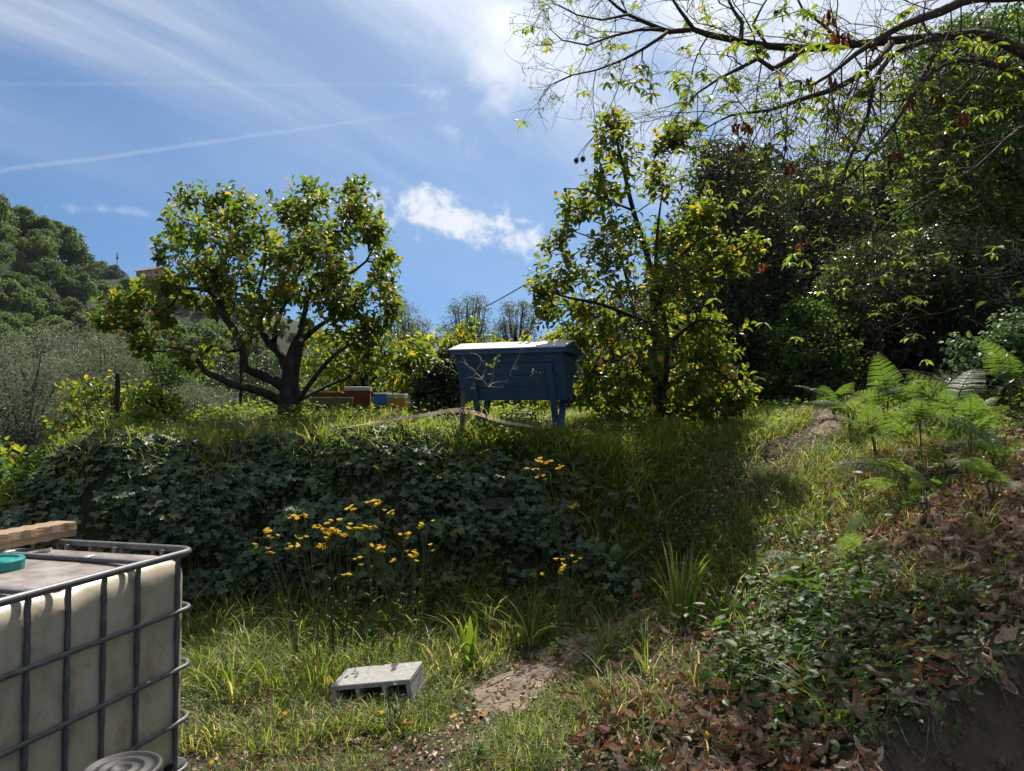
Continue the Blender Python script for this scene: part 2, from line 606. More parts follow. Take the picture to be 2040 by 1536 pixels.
def leaf_mat(name, stops, trans, tmix=.4, rough=.4, spec=.5, tstops=None, grain=0.0):
    """thin leaf: gloss and diffuse on top, light shining through"""
    m, t, out = new_mat(name)
    at = t.nodes.new('ShaderNodeAttribute'); at.attribute_name = 'rnd'
    oi = t.nodes.new('ShaderNodeObjectInfo')
    ad = t.nodes.new('ShaderNodeMath'); ad.operation = 'ADD'
    t.links.new(at.outputs['Fac'], ad.inputs[0]); t.links.new(oi.outputs['Random'], ad.inputs[1])
    fr = t.nodes.new('ShaderNodeMath'); fr.operation = 'FRACT'; t.links.new(ad.outputs[0], fr.inputs[0])
    col = ramp(t, fr.outputs[0], stops)
    if tstops is None:
        tstops = [(p, tuple(min(1, a * b) for a, b in zip(c, trans))) for p, c in stops]
    tcol = ramp(t, fr.outputs[0], tstops)
    if grain:
        tc = t.nodes.new('ShaderNodeTexCoord'); nz = t.nodes.new('ShaderNodeTexNoise')
        nz.inputs['Scale'].default_value = grain; nz.inputs['Detail'].default_value = 4
        t.links.new(tc.outputs['Object'], nz.inputs['Vector'])
        mx = t.nodes.new('ShaderNodeMix'); mx.data_type = 'RGBA'; mx.blend_type = 'MULTIPLY'; mx.inputs[0].default_value = .7
        t.links.new(col, mx.inputs[6])
        t.links.new(ramp(t, nz.outputs[0], [(.35, (.45, .45, .45)), (.65, (1.3, 1.3, 1.3))]), mx.inputs[7]); col = mx.outputs[2]
    b = t.nodes.new('ShaderNodeBsdfPrincipled')
    t.links.new(col, b.inputs['Base Color'])
    b.inputs['Roughness'].default_value = rough
    b.inputs['Specular IOR Level'].default_value = spec
    tr = t.nodes.new('ShaderNodeBsdfTranslucent'); t.links.new(tcol, tr.inputs['Color'])
    mix = t.nodes.new('ShaderNodeMixShader'); mix.inputs[0].default_value = tmix
    t.links.new(b.outputs[0], mix.inputs[1]); t.links.new(tr.outputs[0], mix.inputs[2])
    t.links.new(mix.outputs[0], out.inputs['Surface'])
    return m


def surf_mat(name, stops, scale=8., rough=.8, spec=.3, bump=.3, detail=6, metal=0., stretch=(1, 1, 1), bscale=None, dist=0.0, coord='Object', bdist=.01, rnd=0.):
    """noise coloured solid"""
    m, t, out = new_mat(name)
    tc = t.nodes.new('ShaderNodeTexCoord')
    mp = t.nodes.new('ShaderNodeMapping'); mp.inputs['Scale'].default_value = stretch
    t.links.new(tc.outputs[coord], mp.inputs[0])
    nz = t.nodes.new('ShaderNodeTexNoise'); nz.inputs['Scale'].default_value = scale; nz.inputs['Detail'].default_value = detail
    nz.inputs['Roughness'].default_value = .62; nz.inputs['Distortion'].default_value = dist
    t.links.new(mp.outputs[0], nz.inputs['Vector'])
    fac = nz.outputs[0]
    if rnd:
        oi = t.nodes.new('ShaderNodeObjectInfo')
        at = t.nodes.new('ShaderNodeAttribute'); at.attribute_name = 'rnd'
        a1 = t.nodes.new('ShaderNodeMath'); a1.operation = 'ADD'; t.links.new(oi.outputs['Random'], a1.inputs[0]); t.links.new(at.outputs['Fac'], a1.inputs[1])
        a2 = t.nodes.new('ShaderNodeMath'); a2.operation = 'FRACT'; t.links.new(a1.outputs[0], a2.inputs[0])
        a3 = t.nodes.new('ShaderNodeMath'); a3.operation = 'MULTIPLY_ADD'; t.links.new(a2.outputs[0], a3.inputs[0]); a3.inputs[1].default_value = rnd; t.links.new(fac, a3.inputs[2])
        a4 = t.nodes.new('ShaderNodeMath'); a4.operation = 'SUBTRACT'; t.links.new(a3.outputs[0], a4.inputs[0]); a4.inputs[1].default_value = rnd / 2
        fac = a4.outputs[0]
    b = t.nodes.new('ShaderNodeBsdfPrincipled')
    t.links.new(ramp(t, fac, stops), b.inputs['Base Color'])
    b.inputs['Roughness'].default_value = rough; b.inputs['Specular IOR Level'].default_value = spec; b.inputs['Metallic'].default_value = metal
    if bump:
        n2 = t.nodes.new('ShaderNodeTexNoise'); n2.inputs['Scale'].default_value = bscale or scale * 3; n2.inputs['Detail'].default_value = 8
        t.links.new(mp.outputs[0], n2.inputs['Vector'])
        bp = t.nodes.new('ShaderNodeBump'); bp.inputs['Strength'].default_value = bump; bp.inputs['Distance'].default_value = bdist
        t.links.new(n2.outputs[0], bp.inputs['Height']); t.links.new(bp.outputs[0], b.inputs['Normal'])
    t.links.new(b.outputs[0], out.inputs['Surface'])
    return m


# leaves
leaf_mat('lemon_leaf', [(0, (.024, .046, .010)), (.50, (.036, .068, .012)), (.84, (.066, .088, .012)), (.95, (.13, .115, .014)), (1, (.22, .14, .02))], (5.2, 4.4, 2.0), .44, .42, .34)
leaf_mat('lemon_leaf_young', [(0, (.045, .080, .012)), (.5, (.085, .115, .014)), (.85, (.15, .15, .016)), (1, (.22, .18, .02))], (3.2, 3.1, 1.8), .5, .45, .3)
leaf_mat('ivy_leaf', [(0, (.030, .050, .030)), (.4, (.056, .096, .054)), (.75, (.085, .136, .066)), (.92, (.13, .18, .055)), (1, (.14, .10, .06))], (2.0, 2.3, 1.1), .24, .5, .34)
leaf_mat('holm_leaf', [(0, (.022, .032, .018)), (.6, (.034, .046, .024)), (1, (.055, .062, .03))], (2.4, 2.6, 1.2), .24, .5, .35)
leaf_mat('gloss_leaf', [(0, (.028, .046, .018)), (.6, (.045, .066, .024)), (.95, (.07, .09, .028)), (1, (.12, .09, .04))], (3.0, 3.0, 1.2), .28, .30, .5)
leaf_mat('wood_leaf', [(0, (.030, .058, .016)), (.5, (.045, .085, .018)), (1, (.070, .10, .022))], (2.8, 3.0, 1.3), .32, .5, .35)
leaf_mat('spring_leaf', [(0, (.055, .100, .014)), (.5, (.085, .135, .016)), (1, (.13, .16, .022))], (2.8, 2.7, 1.5), .45, .45, .35)
leaf_mat('chestnut_leaf', [(0, (.060, .105, .014)), (.5, (.095, .140, .018)), (.9, (.15, .17, .022)), (1, (.17, .13, .03))], (3.0, 2.9, 1.5), .46, .45, .35)
leaf_mat('olive_leaf', [(0, (.085, .105, .070)), (.5, (.13, .15, .11)), (1, (.21, .225, .18))], (1.5, 1.6, 1.0), .30, .55, .25)
leaf_mat('hill_leaf', [(0, (.038, .066, .022)), (.5, (.065, .105, .032)), (1, (.11, .145, .045))], (2.2, 2.3, 1.2), .42, .6, .25)
leaf_mat('hill_dark_leaf', [(0, (.024, .040, .022)), (1, (.050, .068, .036))], (1.8, 2.0, 1.2), .3, .6, .25)
leaf_mat('weed_leaf', [(0, (.026, .056, .016)), (.6, (.044, .088, .020)), (1, (.08, .125, .026))], (3.2, 3.4, 1.4), .36, .5, .3)
leaf_mat('weed_leaf_pale', [(0, (.080, .13, .018)), (.6, (.11, .165, .020)), (1, (.16, .19, .024))], (2.8, 2.8, 1.4), .42, .58, .18)
leaf_mat('fern_leaf', [(0, (.050, .095, .022)), (.5, (.072, .130, .028)), (1, (.13, .185, .055))], (2.6, 2.5, 1.3), .42, .5, .3)
leaf_mat('grass_blade', [(0, (.055, .098, .018)), (.5, (.085, .140, .022)), (.78, (.13, .165, .034)), (.88, (.23, .20, .09)), (1, (.34, .29, .17))], (3.0, 2.7, 1.4), .45, .48, .32)
leaf_mat('dry_leaf', [(0, (.15, .080, .046)), (.25, (.27, .17, .115)), (.58, (.40, .285, .21)), (.88, (.54, .43, .35)), (.955, (.34, .15, .06)), (1, (.40, .16, .055))], (1.0, .78, .52), .22, .6, .25, grain=9.0)
leaf_mat('hanging_dead_leaf', [(0, (.06, .028, .016)), (1, (.17, .075, .035))], (1.9, 1.3, .7), .35, .6, .2)
leaf_mat('petal', [(0, (.68, .45, .012)), (1, (.82, .62, .03))], (1.15, 1.1, 1.0), .35, .5, .2)
leaf_mat('white_petal', [(0, (.55, .55, .42)), (1, (.75, .75, .6))], (1, 1, 1), .35, .5, .2)
leaf_mat('stem_green', [(0, (.055, .075, .028)), (1, (.11, .125, .05))], (1.8, 1.8, 1.0), .15, .5, .3)
leaf_mat('plastic_tape', [(0, (.70, .62, .50)), (1, (.78, .70, .58))], (1.1, 1.05, 1.0), .58, .4, .4)
# solids
surf_mat('lemon_fruit', [(.3, (.36, .235, .03)), (.7, (.50, .33, .045))], 14, .45, .4, .25, bscale=90, bdist=.002, rnd=.4)
surf_mat('bark', [(.3, (.022, .018, .015)), (.55, (.050, .042, .035)), (.75, (.10, .088, .072))], 14, .9, .2, .8, stretch=(1, 1, .35), bdist=.02)
surf_mat('bark_grey', [(.3, (.05, .042, .036)), (.7, (.13, .115, .10))], 14, .9, .2, .6, stretch=(1, 1, .35))
surf_mat('twig', [(.3, (.030, .022, .018)), (.7, (.075, .055, .045))], 30, .85, .2, .3)
surf_mat('stone', [(.25, (.10, .095, .085)), (.55, (.20, .185, .165)), (.8, (.30, .28, .25))], 7, .9, .25, .7, bdist=.02, rnd=.3)
surf_mat('burr', [(.3, (.03, .02, .012)), (.7, (.09, .06, .03))], 30, .9, .1, .6)
surf_mat('blue_paint', [(.25, (.022, .060, .118)), (.45, (.030, .076, .148)), (.62, (.036, .086, .162)), (.8, (.055, .105, .175))], 5, .55, .35, .35, stretch=(.4, 3, 3), bdist=.004)
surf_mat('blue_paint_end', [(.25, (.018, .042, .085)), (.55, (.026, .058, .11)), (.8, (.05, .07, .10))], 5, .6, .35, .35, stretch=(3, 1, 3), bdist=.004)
surf_mat('roof_felt', [(.25, (.30, .30, .31)), (.5, (.42, .42, .43)), (.75, (.55, .55, .56))], 60, .42, .6, .7, detail=4, bscale=140, bdist=.003)
surf_mat('concrete', [(.25, (.20, .195, .185)), (.5, (.31, .305, .29)), (.75, (.42, .415, .40))], 45, .9, .25, .9, bscale=160, bdist=.006)
surf_mat('beam_wood', [(.25, (.15, .095, .055)), (.5, (.27, .18, .11)), (.75, (.40, .29, .19))], 9, .75, .3, .6, stretch=(.35, 6, 6), dist=1.2, bdist=.006)
surf_mat('stake_wood', [(.25, (.055, .042, .032)), (.75, (.15, .12, .095))], 18, .85, .25, .6, stretch=(3, 3, .4), bdist=.01)
surf_mat('board_pale', [(.25, (.38, .35, .31)), (.75, (.58, .54, .49))], 12, .8, .25, .4, stretch=(1, 5, 1))
surf_mat('dark_steel', [(.25, (.055, .056, .058)), (.55, (.105, .108, .112)), (.8, (.17, .172, .175))], 22, .5, .5, .25, metal=.2, bdist=.003)
surf_mat('black_plastic', [(.25, (.014, .014, .015)), (.6, (.030, .030, .032)), (.8, (.07, .066, .06))], 16, .58, .3, .3, bdist=.003)
surf_mat('teal_plastic', [(.25, (.0, .19, .17)), (.75, (.01, .27, .24))], 10, .35, .5, .1)
surf_mat('black_metal', [(.25, (.010, .010, .011)), (.75, (.035, .033, .032))], 16, .35, .5, .2)
surf_mat('yellow_paint', [(.25, (.50, .22, .015)), (.75, (.66, .32, .025))], 8, .6, .3, .3)
surf_mat('blue_box_paint', [(.25, (.03, .16, .48)), (.75, (.05, .22, .58))], 8, .55, .3, .3)
surf_mat('red_brown_paint', [(.25, (.12, .032, .014)), (.75, (.24, .07, .03))], 8, .65, .3, .3)
surf_mat('green_board', [(.25, (.10, .12, .06)), (.75, (.22, .24, .14))], 10, .7, .3, .4, stretch=(.5, 4, 4))
surf_mat('grey_lid', [(.25, (.40, .40, .40)), (.75, (.56, .56, .55))], 10, .45, .4, .2)
surf_mat('house_plaster', [(.3, (.36, .20, .10)), (.7, (.46, .26, .13))], .6, .9, .2, 0)
surf_mat('house_roof', [(.3, (.18, .085, .05)), (.7, (.30, .15, .09))], 1.2, .9, .2, 0)
surf_mat('house_glass', [(.3, (.03, .03, .035)), (.7, (.06, .06, .07))], 1, .2, .5, 0)
surf_mat('house_trim', [(.3, (.45, .40, .35)), (.7, (.6, .55, .5))], 1, .8, .2, 0)
surf_mat('pole_grey', [(.3, (.08, .08, .08)), (.7, (.14, .14, .14))], 1, .8, .2, 0)
surf_mat('cable_black', [(.3, (.02, .02, .02)), (.7, (.04, .04, .04))], 1, .6, .2, 0)
surf_mat('hill_ground', [(.3, (.022, .034, .014)), (.7, (.040, .052, .024))], .08, .95, .1, 0)
surf_mat('path_earth', [(.22, (.075, .056, .042)), (.45, (.165, .128, .100)), (.7, (.27, .215, .175))], 9, .95, .2, 1.0, detail=9, bscale=45, bdist=.02)
surf_mat('twig_pale', [(.3, (.16, .12, .10)), (.7, (.30, .24, .21))], 30, .8, .2, .2)
surf_mat('raw_soil', [(.25, (.070, .052, .038)), (.5, (.13, .096, .070)), (.8, (.21, .155, .11))], 6, .95, .2, 1.0, detail=9, bscale=22, bdist=.04)


def tank_material():
    m, t, out = new_mat('tank_plastic')
    tc = t.nodes.new('ShaderNodeTexCoord')
    mp = t.nodes.new('ShaderNodeMapping'); mp.inputs['Scale'].default_value = (4, 4, 1.6); t.links.new(tc.outputs['Object'], mp.inputs[0])
    nz = t.nodes.new('ShaderNodeTexNoise'); nz.inputs['Scale'].default_value = 2.2; nz.inputs['Detail'].default_value = 8; t.links.new(mp.outputs[0], nz.inputs['Vector'])
    n2 = t.nodes.new('ShaderNodeTexNoise'); n2.inputs['Scale'].default_value = 7; n2.inputs['Detail'].default_value = 8; n2.inputs['Roughness'].default_value = .7
    t.links.new(tc.outputs['Object'], n2.inputs['Vector'])
    c1 = ramp(t, nz.outputs[0], [(.22, (.21, .165, .105)), (.40, (.39, .335, .245)), (.62, (.47, .415, .315))])
    c2 = ramp(t, n2.outputs[0], [(.30, (.45, .40, .33)), (.45, (1, 1, 1))])
    mx = t.nodes.new('ShaderNodeMix'); mx.data_type = 'RGBA'; mx.blend_type = 'MULTIPLY'; mx.inputs[0].default_value = .8
    t.links.new(c1, mx.inputs[6]); t.links.new(c2, mx.inputs[7])
    # dust and grit lie on whatever faces up
    ge = t.nodes.new('ShaderNodeTexCoord'); sp = t.nodes.new('ShaderNodeSeparateXYZ'); t.links.new(ge.outputs['Normal'], sp.inputs[0])
    mr = t.nodes.new('ShaderNodeMapRange'); mr.inputs['From Min'].default_value = .9; mr.inputs['From Max'].default_value = .99; t.links.new(sp.outputs[2], mr.inputs['Value'])
    m2 = t.nodes.new('ShaderNodeMix'); m2.data_type = 'RGBA'
    t.links.new(mr.outputs[0], m2.inputs[0]); t.links.new(mx.outputs[2], m2.inputs[6])
    t.links.new(ramp(t, n2.outputs[0], [(.35, (.10, .075, .06)), (.5, (.23, .19, .165)), (.65, (.33, .29, .26))]), m2.inputs[7])
    b = t.nodes.new('ShaderNodeBsdfPrincipled'); t.links.new(m2.outputs[2], b.inputs['Base Color'])
    b.inputs['Roughness'].default_value = .38; b.inputs['Specular IOR Level'].default_value = .45
    b.inputs['Subsurface Weight'].default_value = .25; b.inputs['Subsurface Radius'].default_value = (.05, .04, .03); b.inputs['Subsurface Scale'].default_value = .5
    bp = t.nodes.new('ShaderNodeBump'); bp.inputs['Strength'].default_value = .15; bp.inputs['Distance'].default_value = .01
    t.links.new(n2.outputs[0], bp.inputs['Height']); t.links.new(bp.outputs[0], b.inputs['Normal'])
    t.links.new(b.outputs[0], out.inputs['Surface'])


tank_material()


def ground_material():
    m, t, out = new_mat('ground_earth')
    tc = t.nodes.new('ShaderNodeTexCoord')
    def nz(s, d=8, r_=.65):
        n = t.nodes.new('ShaderNodeTexNoise'); n.inputs['Scale'].default_value = s; n.inputs['Detail'].default_value = d; n.inputs['Roughness'].default_value = r_
        t.links.new(tc.outputs['Object'], n.inputs['Vector']); return n.outputs[0]
    a = ramp(t, nz(7), [(.25, (.022, .018, .012)), (.5, (.050, .038, .026)), (.75, (.10, .076, .055))])
    g_ = ramp(t, nz(11), [(.3, (.022, .034, .012)), (.7, (.055, .070, .022))])
    mx = t.nodes.new('ShaderNodeMix'); mx.data_type = 'RGBA'
    t.links.new(ramp(t, nz(1.6, 4), [(.40, (0, 0, 0)), (.6, (1, 1, 1))]), mx.inputs[0]); t.links.new(a, mx.inputs[6]); t.links.new(g_, mx.inputs[7])
    at = t.nodes.new('ShaderNodeAttribute'); at.attribute_name = 'rnd'
    m2 = t.nodes.new('ShaderNodeMix'); m2.data_type = 'RGBA'
    t.links.new(at.outputs['Fac'], m2.inputs[0]); t.links.new(mx.outputs[2], m2.inputs[6])
    t.links.new(ramp(t, nz(6), [(.25, (.070, .052, .038)), (.5, (.14, .104, .076)), (.8, (.24, .178, .126))]), m2.inputs[7])
    b = t.nodes.new('ShaderNodeBsdfPrincipled'); t.links.new(m2.outputs[2], b.inputs['Base Color']); b.inputs['Roughness'].default_value = .95; b.inputs['Specular IOR Level'].default_value = .2
    bp = t.nodes.new('ShaderNodeBump'); bp.inputs['Strength'].default_value = .9; bp.inputs['Distance'].default_value = .03
    t.links.new(nz(28), bp.inputs['Height']); t.links.new(bp.outputs[0], b.inputs['Normal'])
    t.links.new(b.outputs[0], out.inputs['Surface'])


ground_material()

# ------------------------------------------------------------------ ground, path, hills
def grid_mesh(name, xs, ys, zf, mat, rndf=None):
    X, Y = np.meshgrid(xs, ys)
    Z = zf(X, Y)
    nx, ny = len(xs), len(ys)
    i = np.arange(ny - 1)[:, None] * nx; j = np.arange(nx - 1)[None, :]
    F = np.stack([i + j, i + j + 1, i + nx + j + 1, i + nx + j], -1).reshape(-1, 4)
    g = G().add(np.stack([X, Y, Z], -1).reshape(-1, 3), F, rndf(X, Y).ravel() if rndf is not None else 0.)
    return g.build(name, mat, smooth=True)


def spread(lo, hi, fine, far):
    mid = list(np.arange(lo, hi + 1e-6, fine))
    out, s, x = [], fine, hi
    while x < far:
        s *= 1.22; x += s; out.append(x)
    left, s, x = [], fine, lo
    while x > -far:
        s *= 1.22; x -= s; left.append(x)
    return np.array(left[::-1] + mid + out)


ground = grid_mesh('ground', spread(-6, 6, .07, 1500), spread(1.6, 11, .07, 1500), height, M['ground_earth'],
                   lambda X, Y: sstep(1.25, 1.55, X + .15 * vnoise(Y * 4, X * 3)) * sstep(3.22, 3.02, Y + .12 * vnoise(X * 4, Y)))
tag(ground, 'dark earth ground rising to a terrace behind', 'ground', kind='structure')


def build_path(y0, y1, wk, label):
    """a worn strip whose edges dip under the grass"""
    p, _ = smooth_line([(a, b, 0) for a, b in PATH], np.ones(len(PATH)), .06)
    p = p[(p[:, 1] > y0) & (p[:, 1] < y1)]
    t = norm(np.gradient(p, axis=0)); s = np.stack([t[:, 1], -t[:, 0], 0 * t[:, 0]], 1)
    n = len(p); K = 15
    q = np.linspace(0, 1, n)
    w = (wk + .16 * vnoise(np.arange(n) * .17, np.zeros(n)) + .10 * vnoise(np.arange(n) * .6, np.ones(n))) * np.minimum(1, 3.2 * np.sin(np.pi * (q * .98 + .01)))
    k = np.linspace(-1, 1, K)
    X = p[:, None, 0] + s[:, None, 0] * (w[:, None] * k); Y = p[:, None, 1] + s[:, None, 1] * (w[:, None] * k)
    Z = height(X, Y) + .016 - .06 * (np.abs(k)[None] ** 3) + .030 * vnoise(X * 5, Y * 5) + .016 * vnoise(X * 14, Y * 14)
    i = np.arange(n - 1)[:, None] * K; j = np.arange(K - 1)[None, :]
    F = np.stack([i + j, i + j + 1, i + K + j + 1, i + K + j], -1).reshape(-1, 4)
    o = G().add(np.stack([X, Y, Z], -1).reshape(-1, 3), F).build('path', M['path_earth'], smooth=True)
    tag(o, label, 'path', kind='structure')


build_path(4.15, 5.65, .27, 'worn earth path crossing the clearing below the bank')
build_path(7.5, 9.0, .15, 'upper end of the earth path beside the ferns')


def crest(u):           # height of the wooded hill 170 m off, by lateral position
    return np.interp(u, [-2.0, -.9, -.692, -.655, -.63, -.60, -.573, -.54, -.49, -.42, -.35, -.2, .2], [62, 52, 41, 40, 36, 27, 20, 16, 14, 12, 9, 2, -8])


def hill_z(X, Y):
    c = crest(X / 170.0) + 3 * vnoise(X * .03, Y * .03)
    up = sstep(45, 170, Y); dn = sstep(170, 260, Y)
    return -14 + (c + 14) * up * (1 - dn)


def ridge_crest(u):
    return np.interp(u, [-2.0, -.8, -.692, -.60, -.55, -.5, -.46, -.38, -.25, -.12, 0, .1], [85, 78, 70, 64, 61, 61, 59, 50, 38, 22, 2, -20])


def ridge_z(X, Y):
    c = ridge_crest(X / 330.0) + 2 * vnoise(X * .02, Y * .02)
    return -20 + (c + 20) * sstep(190, 330, Y) * (1 - .7 * sstep(335, 520, Y))


tag(grid_mesh('hill', np.linspace(-420, 60, 90), np.linspace(44, 262, 50), hill_z, M['hill_ground']), 'steep wooded hillside across the valley on the left', 'hill', kind='structure')
tag(grid_mesh('ridge', np.linspace(-760, 60, 90), np.linspace(188, 560, 60), ridge_z, M['hill_ground']), 'far ridge with a house on its slope', 'ridge', kind='structure')

# ------------------------------------------------------------------ far trees on the hill
def crown_proto(name, n, size, lobes, mat, seed, leaf=.5, cone=False):
    r_ = np.random.default_rng(seed)
    g = G()
    if cone:
        t = r_.random(n) ** .8
        a = r_.random(n) * 6.283
        rad = (1 - t) ** .8 * (.5 + .5 * np.sqrt(r_.random(n)))
        pos = np.stack([np.cos(a) * rad * size[0], np.sin(a) * rad * size[1], t * size[2] * 1.9 + .4], 1)
        off = norm(np.stack([np.cos(a), np.sin(a), .6 + 0 * a], 1))
    else:
        c = norm(r_.normal(size=(lobes, 3))) * (r_.random((lobes, 1)) ** .3) * .82
        c[:, 2] = np.abs(c[:, 2]) * 1.1 - .25
        k = r_.integers(0, lobes, n)
        lr = r_.uniform(.16, .36, lobes)[k]
        off = norm(r_.normal(size=(n, 3)))
        off[:, 2] = np.where(off[:, 2] < -.7, -off[:, 2], off[:, 2])
        pos = (c[k] + off * (lr * r_.uniform(.75, 1.05, n))[:, None]) * np.array(size)
        pos[:, 2] += size[2] * .95
    nr = norm(off * 1.0 + np.array([0, -.1, .25]) + r_.normal(size=(n, 3)) * .5)
    d = norm(np.cross(nr, norm(r_.normal(size=(n, 3)))) + np.array([0, 0, -.2]))
    inst(g, *T_WIDE, pos, d, nr, leaf * r_.uniform(.7, 1.3, n), r_.random(n) * .5 + .25 * r_.random())
    return g.mesh(name, M[mat])


def trunk_mesh(h_, r0, name='trunk', mat='bark_grey', seed=0, limbs=5, spread_=1.0):
    r_ = random.Random(seed)
    g = G()
    p, rr = smooth_line([(0, 0, -.3), (.05 * h_ * r_.uniform(-1, 1), .05 * h_ * r_.uniform(-1, 1), h_ * .5), (.08 * h_ * r_.uniform(-1, 1), 0, h_)], [r0, r0 * .75, r0 * .4], h_ / 5)
    tube(g, p, rr, 7)
    for i in range(limbs):
        a = i * 2.4 + r_.random(); q = p[2 + i % 3]
        e = (q[0] + math.cos(a) * spread_ * h_ * .5, q[1] + math.sin(a) * spread_ * h_ * .5, q[2] + h_ * r_.uniform(.25, .5))
        tube(g, [q, ((q[0] + e[0]) / 2, (q[1] + e[1]) / 2, q[2] + h_ * .1), e], [r0 * .45, r0 * .3, r0 * .1], 5)
    return g.mesh(name, M[mat])


def hill_trees():
    protos = [crown_proto('crown', 4600, (4.6, 4.6, 4.4), 30, 'hill_leaf', 1, .42), crown_proto('crown', 4600, (5.2, 4.8, 3.8), 34, 'hill_leaf', 2, .42),
              crown_proto('crown', 4200, (3.9, 4.2, 5.0), 26, 'hill_leaf', 3, .42), crown_proto('crown', 4200, (4.2, 4.2, 4.4), 28, 'hill_dark_leaf', 4, .42)]
    tr = [trunk_mesh(4.0, .25, seed=s) for s in range(2)]
    r_ = random.Random(5)
    cells = []
    y = 66.0
    while y < 186:
        x = -200.0
        while x < -16:
            xx = x + r_.uniform(-2.4, 2.4); yy = y + r_.uniform(-2.4, 2.4)
            px = 1020 + FPX * xx / yy
            if -70 < px < 700:
                cells.append((xx, yy))
            x += 5.8
        y += 6.0
    # keep the ones the photograph shows: the nearest rows in each direction hide the rest
    cells.sort(key=lambda c: c[1])
    seen = []
    best = {}
    for xx, yy in cells:
        z = float(hill_z(xx, yy)); b = int((1020 + FPX * xx / yy) // 24)
        top = (z + 7 - EYE) / yy
        if top > best.get(b, -9) - .012:
            seen.append((xx, yy, z))
            best[b] = max(best.get(b, -9), top)
    print('hill trees', len(seen))
    if len(seen) > 290:
        seen = sorted(r_.sample(seen, 290), key=lambda c: c[1])
    for i, (xx, yy, z) in enumerate(seen):
        k = 3 if r_.random() < .16 else r_.randrange(3)
        s = r_.uniform(.85, 1.35)
        lab = 'dark evergreen tree among the crowns on the wooded hillside' if k == 3 else 'green broadleaf tree on the wooded hillside at the left'
        t = thing('broadleaf_tree', lab, 'tree', (xx, yy, z - .6), r_.random() * 6.28, 'trees on the wooded hillside' if k < 3 else 'dark trees on the wooded hillside')
        t.scale = (s, s, s * r_.uniform(.85, 1.1))
        link('crown', protos[k], t); link('trunk', tr[i % 2], t)
    # ridge: a few trees singled out against the sky
    ridge = [(32, 3, 1.25, 'dark bushy tree highest on the left skyline'), (88, 0, 1.1, 'rounded green tree on the skyline left of the cypress'), (183, 1, 1.65, 'broad round tree on the skyline right of the cypress'),
             (222, 3, 1.2, 'dark round tree by the pole on the far ridge'), (165, 3, 1.2, 'dark tree below the cypress on the far ridge'), (128, 3, 1.15, 'low dark tree left of the cypress on the ridge')]
    for px, k, s, lab in ridge:
        Y = 176 if px < 100 else 322
        s2 = s * (1 if px < 100 else 1.25)
        x = PX(px, Y); z = float(hill_z(x, Y) if px < 100 else ridge_z(x, Y))
        t = thing('ridge_tree', lab, 'tree', (x, Y, z - (2.2 if px < 100 else 5.5)), px * .1)
        t.scale = (s2, s2, s2 * (1 if px >= 100 else .95))
        link('crown', protos[k], t); link('trunk', tr[0], t)
    for i, px in enumerate((195, 212, 240, 255, 262, 272, 290, 300, 316, 330, 345, 370, 400, 430, 470, 510, 550, 590, 630, 680)):
        for j in range(2):
            Y = 300 - 26 * j + r_.uniform(-5, 5)
            x = PX(px + r_.uniform(-7, 7), Y); z = float(ridge_z(x, Y))
            t = thing('scrub_bush', 'low scrub bush on the slope around the far house', 'bush', (x, Y, z - .6), i * 1.1, 'scrub bushes on the far ridge')
            s = r_.uniform(.55, .85); t.scale = (s * 1.2, s * 1.2, s * .8)
            link('crown', protos[(i + j) % 4], t); link('trunk', tr[1], t)
    # cypress
    Y = 324; x = PX(153, Y); z = float(ridge_z(x, Y))
    t = thing('cypress_tree', 'slim dark pointed cypress on the far ridge', 'tree', (x, Y, z - .5))
    link('crown', crown_proto('crown', 2200, (2.9, 2.9, 9.2), 1, 'hill_dark_leaf', 9, .5, True), t); link('trunk', tr[0], t)


hill_trees()


